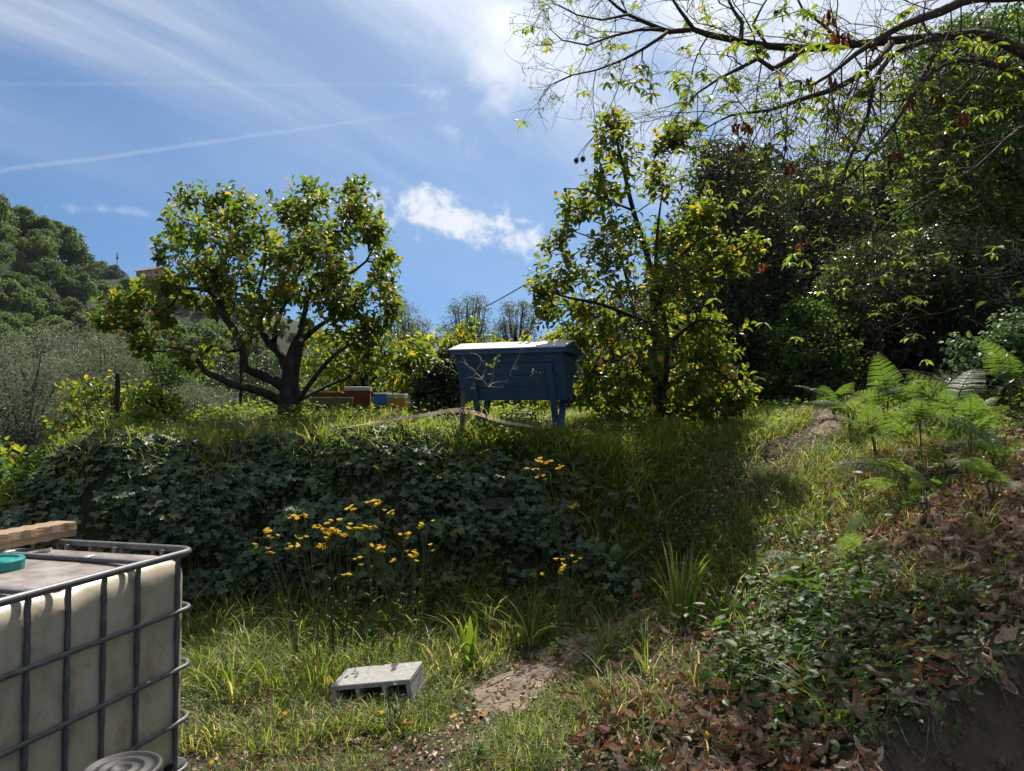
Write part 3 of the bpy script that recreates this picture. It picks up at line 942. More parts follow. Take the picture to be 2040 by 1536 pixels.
def far_house():
    Y = 312; c = P(303, 551, Y)
    zb = float(ridge_z(c.x, Y)) - .4
    t = thing('house', 'orange plastered house with brown roof on the far ridge', 'house', (c.x, Y, zb), R(-24))
    W, D, H = 10.0, 7.5, 5.6
    g = G(); box(g, (0, 0, H / 2 - 2), (W, D, H + 4)); w = g.build('wall', M['house_plaster'], t)
    # gable prism closing the ends under the roof
    g = G(); v = [(-W / 2, -D / 2, H), (W / 2, -D / 2, H), (W / 2, D / 2, H), (-W / 2, D / 2, H), (-W / 2, 0, H + 1.5), (W / 2, 0, H + 1.5)]
    g.add(v, [(0, 4, 3), (1, 2, 5), (0, 1, 5, 4), (2, 3, 4, 5)]); g.build('gable', M['house_plaster'], t)
    g = G()
    for s in (-1, 1):
        a = math.atan2(1.5, D / 2)
        box(g, (0, s * (D / 4 + .2), H + .95 - .05), (W + 1.2, D / 2 / math.cos(a) + .7, .22), Matrix.Rotation(-s * a, 4, 'X'))
    rf = g.build('roof', M['house_roof'], t)
    g = G(); box(g, (2.4, .6, H + 1.9), (.8, .8, 1.4)); g.build('chimney', M['house_plaster'], rf)
    for x in (-3.7, -1.4, 1.6, 3.9):
        for z in (1.5, 4.2):
            if x == -1.4 and z < 2:
                continue
            g = G(); box(g, (x, -D / 2 - .06, z), (1.35, .14, 1.7)); wn = g.build('window', M['house_trim'], t)
            g = G(); box(g, (x, -D / 2 - .15, z), (.95, .08, 1.4)); g.build('pane', M['house_glass'], wn)
    for y in (-2, 1.6):
        g = G(); box(g, (-W / 2 - .06, y, 4.2), (.14, 1.1, 1.5)); wn = g.build('window', M['house_trim'], t)
        g = G(); box(g, (-W / 2 - .15, y, 4.2), (.08, .85, 1.25)); g.build('pane', M['house_glass'], wn)
    g = G(); box(g, (2.0, -D / 2 - .8, 2.85), (5.8, 1.6, .2)); bl = g.build('balcony', M['house_trim'], t)
    g = G()
    for k in range(12):
        box(g, (-.8 + k * .51, -D / 2 - 1.52, 3.4), (.07, .07, .95))
    box(g, (2.0, -D / 2 - 1.52, 3.9), (5.8, .1, .08)); g.build('railing', M['house_trim'], bl)
    # neighbour peeping out beside it
    c = P(342, 566, 300)
    t = thing('small_house', 'small reddish building half hidden right of the orange house', 'house', (c.x, 300, float(ridge_z(c.x, 300)) - .3), R(-15))
    g = G(); box(g, (0, 0, 2), (6, 5, 6)); g.build('wall', M['house_trim'], t)
    g = G(); box(g, (0, 0, 5.2), (6.8, 5.8, .5)); g.build('roof', M['house_roof'], t)
    g = G(); box(g, (-1, -2.56, 3), (1.1, .1, 1.4)); wn = g.build('window', M['house_roof'], t)
    g = G(); box(g, (-1, -2.63, 3), (.8, .06, 1.1)); g.build('pane', M['house_glass'], wn)
    # pole on the skyline
    b = P(233, 535, 318)
    t = thing('utility_pole', 'thin utility pole on the far ridge behind dark trees', 'pole', (b.x, 318, float(ridge_z(b.x, 318)) + 1.0))
    g = G(); tube(g, [(0, 0, -2), (0, 0, 10.5)], [.16, .12], 6); g.build('post', M['pole_grey'], t)
    g = G(); box(g, (0, 0, 9.8), (1.6, .16, .16)); box(g, (0, 0, 8.9), (1.2, .16, .16)); box(g, (.1, 0, 8), (.8, .5, .9)); g.build('crossarm', M['pole_grey'], t)


far_house()


# ------------------------------------------------------------------ middle-distance trees and shrubs
def cloud_leaves(g, centers, cr, n_per, leaf, T, mid=None, updir=.5, droop=.2, jitter=.6, rspan=.7):
    n = len(centers) * n_per
    c = np.repeat(centers, n_per, 0)
    off = rng.normal(size=(n, 3)) * .55
    ln = np.linalg.norm(off, axis=1, keepdims=True)
    off = off / np.maximum(1, ln)
    crr = np.repeat(np.broadcast_to(cr, (len(centers),)), n_per)[:, None]
    pos = c + off * crr * np.array([1, 1, .75])
    nr = norm(off * .7 + np.array([0, 0, updir]) + rng.normal(size=(n, 3)) * jitter)
    d = norm(np.cross(nr, rand_unit(n)) + np.array([0, 0, -droop]))
    base = np.repeat(rng.random(len(centers)) * (1 - rspan), n_per)
    inst(g, *T, pos, d, nr, leaf * rng.uniform(.65, 1.3, n), base + rng.random(n) * rspan)


def bg_tree(name, label, cat, poly, Y, depth, T, mat, nclump, cr, nper, leaf, base=None, r0=.1, group=None, bark='bark', twig_n=60, updir=.5, shell=.5, crown='crown', jitter=.6):
    pts = volume_points(poly, Y, depth, nclump, shell)
    gy = Y
    cx = pts[:, 0].mean() if base is None else PX(base, Y)
    zb = hgt(cx, gy)
    t = thing(name, label, cat, (cx, gy, zb), 0, group)
    O = np.array([cx, gy, zb])
    g = G(); cloud_leaves(g, pts, cr * rng.uniform(.6, 1.25, nclump), nper, leaf, T, updir=updir, jitter=jitter)
    g.V = [v - O for v in g.V]
    o = g.build(crown, M[mat], t)
    # trunk and limbs reaching into the clumps
    g = G()
    top = pts[:, 2].max(); cz = np.percentile(pts[:, 2], 55)
    tr, rr = smooth_line([(cx, gy, zb - .3), (cx + .06, gy + .05, zb + (cz - zb) * .5), (cx + rng.normal() * .1, gy, cz), (pts[:, 0].mean(), gy, zb + (top - zb) * .85)], [r0, r0 * .8, r0 * .55, r0 * .15], .35)
    tube(g, tr - O, rr, 7, knob=.15)
    for q in pts[rng.permutation(nclump)[:twig_n]]:
        h_ = np.clip((q[2] - zb) * rng.uniform(.25, .7) + zb, zb + .1, top)
        k = int(np.argmin(np.abs(tr[:, 2] - h_))); a = tr[k]
        m_ = (a + q) / 2 + np.array([0, 0, .12 * np.linalg.norm(q - a)]) * rng.uniform(-.4, 1)
        l, r2 = smooth_line([a, m_, q], [min(rr[k] * .6, .05), .02, .006], .3)
        tube(g, l - O, r2, 4)
    g.build('trunk', M[bark], t)
    return t


def middle_trees():
    # olive trees on the lower terraces at the left
    ol = [([(-60, 690), (40, 660), (120, 655), (150, 700), (150, 800), (120, 880), (-60, 900)], 17, 1.7, 'grey green olive tree at the left edge of the picture'),
          ([(90, 700), (140, 660), (210, 650), (280, 690), (300, 760), (290, 840), (150, 850), (90, 800)], 19, 1.7, 'grey green olive tree left of the big lemon tree'),
          ([(320, 790), (370, 770), (440, 775), (470, 800), (470, 850), (330, 850)], 16, .9, 'low silvery olive bush seen under the big lemon tree')]
    for i, (poly, Y, dp, lab) in enumerate(ol):
        bg_tree('olive_tree', lab, 'tree', poly, Y, dp, T_OLIVE, 'olive_leaf', 340 if i < 2 else 120, .34, 42, .085, r0=.12, group='olive trees below the terrace', twig_n=40, bark='bark_grey', updir=.3, jitter=.9)
    # olives against the sky beyond the terrace
    sk = [([(765, 690), (780, 625), (800, 592), (822, 612), (860, 650), (865, 700)], 21, .9, 'loose olive tree against the sky beside the big lemon tree'),
          ([(868, 700), (885, 625), (905, 598), (930, 592), (955, 582), (972, 610), (970, 700)], 20, .9, 'taller olive tree against the sky left above the blue hive'),
          ([(965, 705), (985, 625), (1010, 605), (1040, 600), (1068, 620), (1066, 700)], 20.6, .9, 'bushy olive tree against the sky right above the blue hive')]
    for poly, Y, dp, lab in sk:
        bg_tree('olive_tree', lab, 'tree', poly, Y, dp, T_OLIVE, 'olive_leaf', 110, .22, 36, .085, r0=.07, group='olive trees against the sky', twig_n=80, bark='twig', updir=.3, jitter=.9)
    # far green bush below the lemon tree, valley trees
    vb = [([(285, 760), (300, 720), (335, 705), (365, 735), (360, 790), (290, 800)], 42, 1.4, 'hazy green tree in the valley seen under the lemon tree', .16, 'wood_leaf'),
          ([(370, 740), (420, 715), (470, 720), (520, 700), (560, 720), (560, 830), (370, 830)], 46, 1.8, 'dark dense tree in the valley behind the lemon trunk', .18, 'holm_leaf'),
          ([(600, 700), (680, 665), (760, 660), (840, 680), (860, 760), (600, 790)], 38, 1.8, 'dark green tree in the valley behind the lemon branches', .17, 'wood_leaf')]
    for poly, Y, dp, lab, lf, m_ in vb:
        bg_tree('valley_tree', lab, 'tree', poly, Y, dp, T_WIDE, m_, 130, .7, 30, lf, r0=.15, twig_n=20)
    # citrus and shrubs standing behind on the terrace
    cs = [([(600, 720), (640, 665), (700, 650), (760, 655), (800, 690), (800, 800), (740, 815), (610, 800)], 12.6, .8, 'yellow green lemon tree behind the big one beside the hive boxes', 'lemon_leaf_young', 150, .2),
          ([(780, 720), (820, 680), (860, 670), (895, 690), (905, 720), (880, 760), (850, 800), (790, 800)], 11.5, .7, 'yellow green lemon bush left of the blue hive', 'lemon_leaf_young', 110, .2),
          ([(890, 700), (910, 650), (935, 620), (960, 640), (985, 665), (1000, 700), (980, 780), (900, 790)], 13.2, .7, 'pointed dark lemon tree behind the blue hive', 'lemon_leaf', 110, .2),
          ([(990, 710), (1030, 665), (1070, 655), (1120, 660), (1150, 690), (1150, 830), (1000, 830)], 12.2, .8, 'spreading lemon bush behind the right end of the blue hive', 'lemon_leaf_young', 150, .2),
          ([(930, 800), (960, 780), (1080, 780), (1100, 800), (1090, 850), (940, 850)], 10.2, .5, 'low citrus bush seen under the blue hive', 'lemon_leaf_young', 80, .16)]
    for poly, Y, dp, lab, m_, nc, cr in cs:
        bg_tree('citrus_tree', lab, 'tree' if Y > 11.6 else 'bush', poly, Y, dp, T_LEMON, m_, nc, cr, 16, .10, r0=.05, twig_n=50)
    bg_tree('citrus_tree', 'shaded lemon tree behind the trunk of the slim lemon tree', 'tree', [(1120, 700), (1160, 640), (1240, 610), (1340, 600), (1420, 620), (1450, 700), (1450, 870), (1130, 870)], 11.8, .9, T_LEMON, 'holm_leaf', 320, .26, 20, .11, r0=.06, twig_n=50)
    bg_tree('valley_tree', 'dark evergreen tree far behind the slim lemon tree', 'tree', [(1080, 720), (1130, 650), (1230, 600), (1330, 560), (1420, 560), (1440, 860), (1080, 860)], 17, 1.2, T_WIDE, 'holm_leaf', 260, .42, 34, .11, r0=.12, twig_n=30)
    bg_tree('laurel_bush', 'dense dark rounded bush left of the blue hive', 'bush', [(830, 800), (825, 760), (845, 715), (880, 695), (910, 705), (925, 745), (925, 800), (915, 840), (840, 835)], 9.6, .45, T_LEMON, 'holm_leaf', 120, .12, 20, .09, r0=.03, twig_n=40)
    # left fringe
    bg_tree('bramble_bush', 'olive brown bush around the bare post left of the lemon tree', 'bush', [(100, 870), (110, 800), (160, 760), (230, 765), (290, 770), (330, 810), (320, 860), (220, 880)], 10.5, .7, T_OVAL, 'lemon_leaf', 110, .2, 20, .07, r0=.02, twig_n=50)
    bg_tree('leafy_bush', 'bright green bush on the terrace rim left of the lemon trunk', 'bush', [(230, 860), (260, 800), (290, 760), (330, 790), (370, 830), (400, 850), (330, 875)], 8.4, .4, T_OVAL, 'weed_leaf_pale', 70, .15, 18, .07, r0=.015, twig_n=40)
    bg_tree('lemon_branch_bush', 'yellow leaved lemon bush at the left picture edge', 'bush', [(-40, 930), (-40, 870), (10, 872), (45, 895), (40, 930), (10, 960)], 7.2, .25, T_LEMON, 'lemon_leaf_young', 26, .12, 10, .10, r0=.015, twig_n=20)
    bg_tree('leafy_bush', 'mid green weedy bush on the left slope below the yellow one', 'bush', [(-60, 1000), (-40, 940), (30, 920), (100, 890), (150, 900), (130, 960), (90, 1010), (20, 1040), (-60, 1050)], 6.7, .35, T_OVAL, 'weed_leaf', 110, .15, 22, .06, r0=.015, twig_n=40)

    # the dark wood on the right
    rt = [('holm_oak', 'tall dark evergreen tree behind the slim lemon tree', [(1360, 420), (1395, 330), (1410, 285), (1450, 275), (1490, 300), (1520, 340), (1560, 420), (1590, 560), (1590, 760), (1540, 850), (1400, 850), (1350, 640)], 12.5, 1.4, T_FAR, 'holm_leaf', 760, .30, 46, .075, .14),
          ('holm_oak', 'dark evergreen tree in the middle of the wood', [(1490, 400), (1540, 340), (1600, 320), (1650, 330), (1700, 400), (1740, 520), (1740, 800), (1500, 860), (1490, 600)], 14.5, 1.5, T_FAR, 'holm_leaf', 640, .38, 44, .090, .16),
          ('wood_tree', 'sunlit bright green tree rising behind the dark wood', [(1600, 420), (1640, 350), (1690, 325), (1750, 320), (1810, 350), (1840, 430), (1810, 520), (1640, 520)], 18, 1.3, T_WIDE, 'spring_leaf', 200, .40, 36, .10, .14),
          ('wood_tree', 'big leafy tree filling the upper right corner', [(1790, 330), (1800, 200), (1830, 110), (1880, 60), (1940, 40), (2010, 10), (2120, -60), (2200, 100), (2200, 520), (2040, 560), (1860, 540), (1800, 460)], 12.0, 1.6, T_FAR, 'wood_leaf', 860, .36, 48, .085, .2),
          ('glossy_bush', 'broad glossy leaved bush overhanging the dark hollow', [(1640, 560), (1680, 500), (1760, 470), (1850, 460), (1960, 470), (2080, 500), (2080, 740), (2000, 740), (1930, 690), (1860, 640), (1800, 620), (1740, 640), (1680, 640)], 10.3, .8, T_FAR, 'gloss_leaf', 640, .24, 42, .066, .06),
          ('bramble_bush', 'dark bramble bush left of the hollow under the wood', [(1540, 640), (1580, 600), (1640, 600), (1690, 630), (1700, 700), (1720, 790), (1640, 840), (1540, 860), (1520, 740)], 11.0, .7, T_OVAL, 'weed_leaf', 190, .2, 26, .065, .03),
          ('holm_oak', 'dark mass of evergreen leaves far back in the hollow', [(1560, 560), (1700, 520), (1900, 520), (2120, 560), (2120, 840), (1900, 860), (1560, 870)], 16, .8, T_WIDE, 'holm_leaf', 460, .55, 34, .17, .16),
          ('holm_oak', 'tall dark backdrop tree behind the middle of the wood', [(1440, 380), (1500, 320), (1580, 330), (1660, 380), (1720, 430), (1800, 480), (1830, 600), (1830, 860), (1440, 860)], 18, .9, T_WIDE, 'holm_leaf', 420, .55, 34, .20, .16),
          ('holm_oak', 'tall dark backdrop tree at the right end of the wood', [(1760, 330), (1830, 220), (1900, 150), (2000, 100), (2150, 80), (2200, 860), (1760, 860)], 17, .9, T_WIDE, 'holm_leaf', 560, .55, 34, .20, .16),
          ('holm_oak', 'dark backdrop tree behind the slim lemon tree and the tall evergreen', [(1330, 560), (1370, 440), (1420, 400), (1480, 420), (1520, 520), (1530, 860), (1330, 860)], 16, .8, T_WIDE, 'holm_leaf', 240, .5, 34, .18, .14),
          ('bramble_bush', 'shaded low brambles along the foot of the wood', [(1500, 880), (1500, 820), (1580, 800), (1700, 790), (1800, 770), (1900, 740), (1950, 760), (1900, 800), (1700, 850), (1600, 880)], 10.6, .5, T_OVAL, 'ivy_leaf', 200, .2, 24, .07, .02),
          ('bramble_bush', 'shaded shrub right of the fern patch under the wood', [(1880, 790), (1900, 680), (1980, 640), (2100, 620), (2100, 860), (1960, 850)], 8.0, .4, T_OVAL, 'ivy_leaf', 150, .17, 24, .06, .02)]
    for nm, lab, poly, Y, dp, T, m_, nc, cr, npr, lf, r0 in rt:
        bg_tree(nm, lab, 'bush' if 'bush' in nm else 'tree', poly, Y, dp, T, m_, nc, cr, npr, lf, r0=r0, twig_n=70)


middle_trees()


# ------------------------------------------------------------------ trees grown limb by limb
def grow_branches(limbs, targets, tip_r, step=.12, expo=.42):
    """limbs: [(points, radii)], targets: shoot bases. Returns polylines with radii and the end direction at each target"""
    lines = [list(smooth_line(p, r, step)) for p, r in limbs]
    nodes = np.concatenate([l[0] for l in lines])
    owner = np.concatenate([np.full(len(l[0]), i) for i, l in enumerate(lines)])
    par = [-1] * len(lines); load = [0] * len(lines)
    d0 = np.array([np.min(np.linalg.norm(nodes - t, axis=1)) for t in targets])
    order = np.argsort(d0)
    ends = np.zeros((len(targets), 3))
    NN = [nodes]; OO = [owner]
    allN, allO = nodes, owner
    for c, ti in enumerate(order):
        t = targets[ti]
        dist = np.linalg.norm(allN - t, axis=1) + .35 * np.maximum(0, allN[:, 2] - t[2] + .1)
        k = int(np.argmin(dist)); a = allN[k]
        L_ = np.linalg.norm(t - a)
        m1 = a + (t - a) * .4 + rng.normal(size=3) * L_ * .09 + np.array([0, 0, -.05 * L_])
        m2 = a + (t - a) * .75 + rng.normal(size=3) * L_ * .07
        l, _ = smooth_line([a, m1, m2, t], [1, 1, 1, 1], max(.06, L_ / 6))
        lines.append([l, None]); par.append(int(allO[k])); load.append(1)
        allN = np.concatenate([allN, l[1:]]); allO = np.concatenate([allO, np.full(len(l) - 1, len(lines) - 1)])
        ends[ti] = l[-1] - l[-2]
    for i in range(len(lines) - 1, -1, -1):
        if par[i] >= 0:
            load[par[i]] += load[i]
    for i, l in enumerate(lines):
        if l[1] is None:
            l[1] = np.linspace(tip_r * load[i] ** expo, tip_r, len(l[0]))
    return lines, norm(ends)


def shoots(base, d, n, length, leaf, droop=.25, up=.6):
    """leaves set in a spiral along short shoots; returns pos, dir, normal, size"""
    N = len(base)
    a = norm(np.cross(d, rand_unit(N))); b = np.cross(d, a)
    P_, D_, N_, S_ = [], [], [], []
    for k in range(n):
        t = (k + .3) / n
        ang = k * 2.399 + rng.random(N) * .8
        rad = a * np.cos(ang)[:, None] + b * np.sin(ang)[:, None]
        P_.append(base + d * (length * (t - .35))[:, None] + rad * .006)
        dd = norm(d * (.35 + .5 * t) + rad * .9 + np.array([0, 0, -droop]) * rng.uniform(.2, 1.6, (N, 1)) + rng.normal(size=(N, 3)) * .18)
        D_.append(dd)
        N_.append(norm(d * .6 + np.array([0, 0, up]) - rad * .2 + rng.normal(size=(N, 3)) * .35))
        S_.append(leaf * rng.uniform(.6, 1.2, N) * (1 - .25 * t))
    return np.concatenate(P_), np.concatenate(D_), np.concatenate(N_), np.concatenate(S_)


def put_leaves(t, O, T, mat, pos, d, nr, s, rnd=None, keep=300, name='leaf', mass='foliage'):
    """the leaves that show largest become parts of their own, the others one mass"""
    n = len(pos)
    v = np.array([0, 0, EYE]) - pos
    dist = np.linalg.norm(v, axis=1)
    x, y, z = frames(d, nr)
    face = np.abs(np.sum(z * v, 1)) / dist
    score = face * s * s / dist ** 2
    # stand in front of the rest: nearer leaves first
    rel = (dist - dist.min()) / max(1e-6, np.ptp(dist))
    score = score * np.exp(-2.2 * rel)
    order = np.argsort(-score)
    sel = order[:keep]; rest = order[keep:]
    if rnd is None:
        rnd = rng.random(n)
    me = G().add(np.array(T[0]), T[1], 0.).mesh(name, M[mat])
    for i in sel:
        link(name, me, t, mtx=leaf_matrix(pos[i] - O, d[i], nr[i], s[i]))
    if len(rest):
        g = G(); inst(g, T[0], T[1], pos[rest] - O, d[rest], nr[rest], s[rest], rnd[rest])
        tag(g.build(mass, M[mat], t), kind='stuff')


LEMON_ME = None


def lemon_mesh():
    g = G()
    prof = [(.003, 0), (.016, .004), (.026, .018), (.0315, .038), (.031, .052), (.025, .070), (.014, .080), (.008, .086), (.002, .089)]
    lathe(g, prof, 12)
    return g.mesh('lemon', M['lemon_fruit'], True)


LEMON_ME = lemon_mesh()


def lemon_tree(name, label, Y, limbs, poly, depth, nsh, nleaf, leaf, base_px, nfruit, seed, extra=None, fruit_px=()):
    global rng
    rng = np.random.default_rng(seed)
    L3 = []
    for pts, r in limbs:
        L3.append(([P(a, b, Y + c) for a, b, c in pts], r))
    b0 = L3[0][0][0]
    zb = hgt(b0.x, Y)
    L3[0][0].insert(0, Vector((b0.x, b0.y, zb - .15))); L3[0] = (L3[0][0], [L3[0][1][0] * 1.25] + list(L3[0][1]))
    O = np.array([b0.x, b0.y, zb])
    t = thing(name, label, 'tree', tuple(O))
    tg = volume_points(poly, Y, depth, nsh, .55)
    if extra:
        for po, dp, k in extra:
            tg = np.concatenate([tg, volume_points(po, Y, dp, k, .6)])
    # shoots gather in bunches, leaving gaps between
    cc = tg[rng.permutation(len(tg))[:max(8, len(tg) // 11)]]
    for i in range(len(tg)):
        k = int(np.argmin(np.linalg.norm(cc - tg[i], axis=1)))
        tg[i] = tg[i] + (cc[k] - tg[i]) * rng.uniform(.15, .62)
    lines, ends = grow_branches(L3, tg, .0035)
    gt, gb = G(), G()
    for i, (p, r) in enumerate(lines):
        if i < len(L3):
            tube(gt if i == 0 else gb, p - O, r, 10 if i == 0 else 8, knob=.18)
        else:
            tube(gb, p - O, r, 4, cap=False)
    gt.build('trunk', M['bark'], t, smooth=True); gb.build('branches', M['bark'], t, smooth=True)
    cen = tg.mean(0)
    d = norm(ends * .7 + norm(tg - cen) * .35 + np.array([0, 0, .45]) + rng.normal(size=tg.shape) * .25)
    pos, dd, nn, ss = shoots(tg, d, nleaf, rng.uniform(.16, .34, len(tg)), leaf)
    cl = np.tile(rng.random(len(tg)) * .25, nleaf)
    rnd = np.clip(cl + rng.random(len(pos)) ** 1.5 * .75, 0, .999)
    put_leaves(t, O, T_LEMON, 'lemon_leaf', pos, dd, nn, ss, rnd)
    near = np.argsort(tg[:, 1] + rng.random(len(tg)) * depth * 1.6)[:nfruit]
    fp = [tg[i] + rng.normal(size=3) * .03 - np.array([0, 0, .09]) for i in near]
    fp += [np.array(P(a, b, Y - depth * .55)) for a, b in fruit_px]
    for q in fp:
        m_ = Matrix.Translation(Vector(q - O)) @ Matrix.Rotation(rng.random() * 6.28, 4, 'Z') @ Matrix.Rotation(rng.normal() * .35, 4, 'X') @ Matrix.Scale(rng.uniform(.85, 1.15), 4)
        link('lemon', LEMON_ME, t, mtx=m_)
    return t


def lemons():
    limbs = [([(578, 818, 0), (577, 762, 0), (581, 727, .02), (588, 700, .02), (596, 674, .05)], [.135, .115, .105, .085, .07]),
             ([(575, 752, 0), (564, 713, .1), (539, 684, .25), (518, 656, .35), (498, 610, .5), (480, 560, .6)], [.07, .06, .055, .045, .03, .015]),
             ([(572, 775, 0), (546, 758, -.1), (511, 744, -.2), (488, 734, -.25), (484, 695, -.3), (465, 656, -.35), (441, 621, -.4), (430, 593, -.4), (414, 579, -.45), (388, 575, -.5), (353, 574, -.5)], [.075, .062, .055, .052, .045, .042, .035, .03, .025, .02, .012]),
             ([(566, 802, 0), (528, 783, -.2), (497, 774, -.35), (462, 767, -.5), (434, 751, -.6), (409, 741, -.65), (388, 709, -.7), (363, 695, -.75), (328, 691, -.8)], [.065, .052, .047, .043, .038, .032, .024, .018, .010]),
             ([(590, 806, 0), (612, 772, -.2), (641, 734, -.35), (673, 702, -.5), (715, 680, -.6), (760, 690, -.7)], [.035, .028, .025, .020, .014, .008]),
             ([(592, 691, 0), (600, 656, .1), (609, 614, .15), (622, 560, .2), (642, 500, .25), (650, 450, .25)], [.05, .036, .03, .024, .018, .008]),
             ([(546, 682, .22), (553, 642, .1), (562, 615, 0), (585, 575, -.1), (602, 520, -.15), (610, 460, -.2)], [.035, .03, .026, .02, .015, .008]),
             ([(598, 680, .05), (637, 649, .2), (669, 628, .3), (715, 592, .4), (748, 560, .5)], [.04, .028, .024, .018, .008]),
             ([(446, 632, -.38), (438, 586, -.2), (416, 537, 0), (402, 480, .1), (395, 430, .15)], [.03, .026, .02, .014, .007]),
             ([(606, 600, .15), (651, 572, -.1), (687, 551, -.3), (730, 520, -.4), (752, 470, -.4)], [.024, .02, .017, .012, .007]),
             ([(500, 612, .5), (520, 560, .3), (530, 500, .2), (520, 440, .1)], [.025, .02, .014, .007]),
             ([(590, 800, 0), (650, 770, .4), (720, 740, .7), (790, 710, .8), (840, 690, .8)], [.03, .024, .018, .012, .007])]
    crown = [(330, 570), (325, 530), (316, 482), (343, 440), (338, 392), (352, 384), (415, 384), (436, 412), (462, 388), (484, 374), (508, 402), (545, 398), (560, 420), (600, 366), (640, 388), (668, 392),
             (700, 362), (718, 354), (745, 358), (744, 402), (764, 432), (764, 478), (798, 478), (784, 512), (780, 560), (795, 590), (780, 640), (760, 660), (700, 655), (640, 625), (560, 625), (500, 610), (430, 625), (380, 615), (345, 605)]
    extra = [([(205, 650), (215, 612), (245, 585), (285, 560), (330, 560), (350, 600), (340, 640), (290, 652), (245, 655)], .5, 78),
             ([(250, 712), (275, 685), (320, 670), (370, 690), (420, 720), (430, 750), (380, 742), (330, 712)], .5, 30),
             ([(640, 680), (700, 655), (780, 650), (840, 668), (880, 720), (850, 735), (800, 752), (740, 760), (690, 745), (655, 720)], .9, 80),
             ([(420, 640), (560, 640), (640, 650), (640, 700), (560, 690), (460, 700), (400, 690)], 1.0, 24)]
    fr = [(300, 632), (316, 653), (314, 671), (241, 670), (357, 530), (627, 522), (462, 474), (530, 480), (492, 549), (668, 453), (700, 520), (690, 560), (640, 630), (386, 720), (392, 748), (345, 702), (575, 540), (480, 520), (552, 640), (760, 575), (705, 760)]
    lemon_tree('lemon_tree', 'broad lemon tree with dark forked trunk on the terrace at left', 9.0, limbs, crown, 1.35, 700, 9, .126, 578, 14, 21, extra, fr)

    limbs = [([(1317, 872, 0), (1311, 800, 0), (1309, 742, 0), (1305, 642, .05), (1292, 521, .1), (1276, 468, .1), (1257, 401, .05), (1240, 329, 0), (1224, 256, 0), (1222, 222, 0)], [.062, .052, .048, .042, .034, .03, .025, .019, .012, .006]),
             ([(1318, 850, 0), (1326, 760, -.15), (1329, 666, -.2), (1312, 590, -.1), (1306, 520, 0), (1312, 440, 0), (1320, 380, .1)], [.034, .03, .026, .022, .018, .013, .007]),
             ([(1303, 650, .05), (1242, 623, -.2), (1185, 603, -.3), (1136, 594, -.4), (1090, 580, -.45)], [.03, .022, .018, .013, .006]),
             ([(1304, 645, .05), (1268, 632, .2), (1252, 570, .3), (1233, 507, .35), (1195, 480, .4), (1140, 460, .4)], [.03, .024, .02, .016, .012, .006]),
             ([(1310, 610, -.1), (1329, 545, -.25), (1368, 497, -.4), (1397, 473, -.5), (1450, 464, -.55), (1495, 485, -.6)], [.024, .02, .016, .012, .009, .005]),
             ([(1328, 690, -.2), (1387, 640, -.3), (1440, 645, -.4), (1490, 680, -.5)], [.024, .017, .012, .006]),
             ([(1310, 760, 0), (1250, 720, -.3), (1200, 720, -.4), (1160, 760, -.5)], [.024, .016, .012, .006]),
             ([(1313, 780, 0), (1380, 740, -.3), (1430, 740, -.4), (1480, 780, -.5)], [.024, .016, .012, .006]),
             ([(1262, 420, .05), (1215, 400, -.1), (1170, 380, -.15), (1125, 375, -.2)], [.015, .012, .009, .005])]
    crown = [(1222, 205), (1240, 215), (1254, 240), (1250, 290), (1262, 312), (1300, 300), (1326, 312), (1340, 340), (1330, 400), (1344, 440), (1395, 400), (1415, 430), (1400, 500), (1420, 560), (1440, 640), (1452, 665), (1505, 662), (1508, 700), (1500, 760),
             (1490, 800), (1430, 845), (1400, 862), (1250, 862), (1190, 855), (1165, 820), (1160, 740), (1150, 680), (1090, 672), (1062, 655), (1066, 610), (1048, 570), (1075, 520), (1078, 490), (1112, 470), (1120, 440), (1105, 382), (1150, 370), (1172, 358), (1175, 320), (1180, 270), (1182, 232)]
    extra = [([(1315, 290), (1325, 262), (1350, 252), (1378, 262), (1368, 292), (1340, 308)], .25, 22),
             ([(1420, 470), (1470, 468), (1525, 478), (1510, 515), (1475, 560), (1445, 540)], .3, 34),
             ([(1380, 380), (1420, 400), (1420, 440), (1390, 440)], .25, 14),
             ([(1165, 660), (1440, 640), (1500, 700), (1490, 800), (1420, 862), (1250, 862), (1175, 850)], 1.0, 150)]
    fr = [(1196, 733), (1338, 731), (1460, 757), (1225, 790), (1194, 808), (1297, 822), (1356, 502), (1352, 595), (1290, 742), (1255, 732), (1415, 785), (1160, 845), (1330, 790), (1250, 690)]
    lemon_tree('lemon_tree', 'tall slim lemon tree on the terrace right of the blue hive', 8.1, limbs, crown, 1.0, 700, 9, .112, 1316, 6, 22, extra, fr)


lemons()


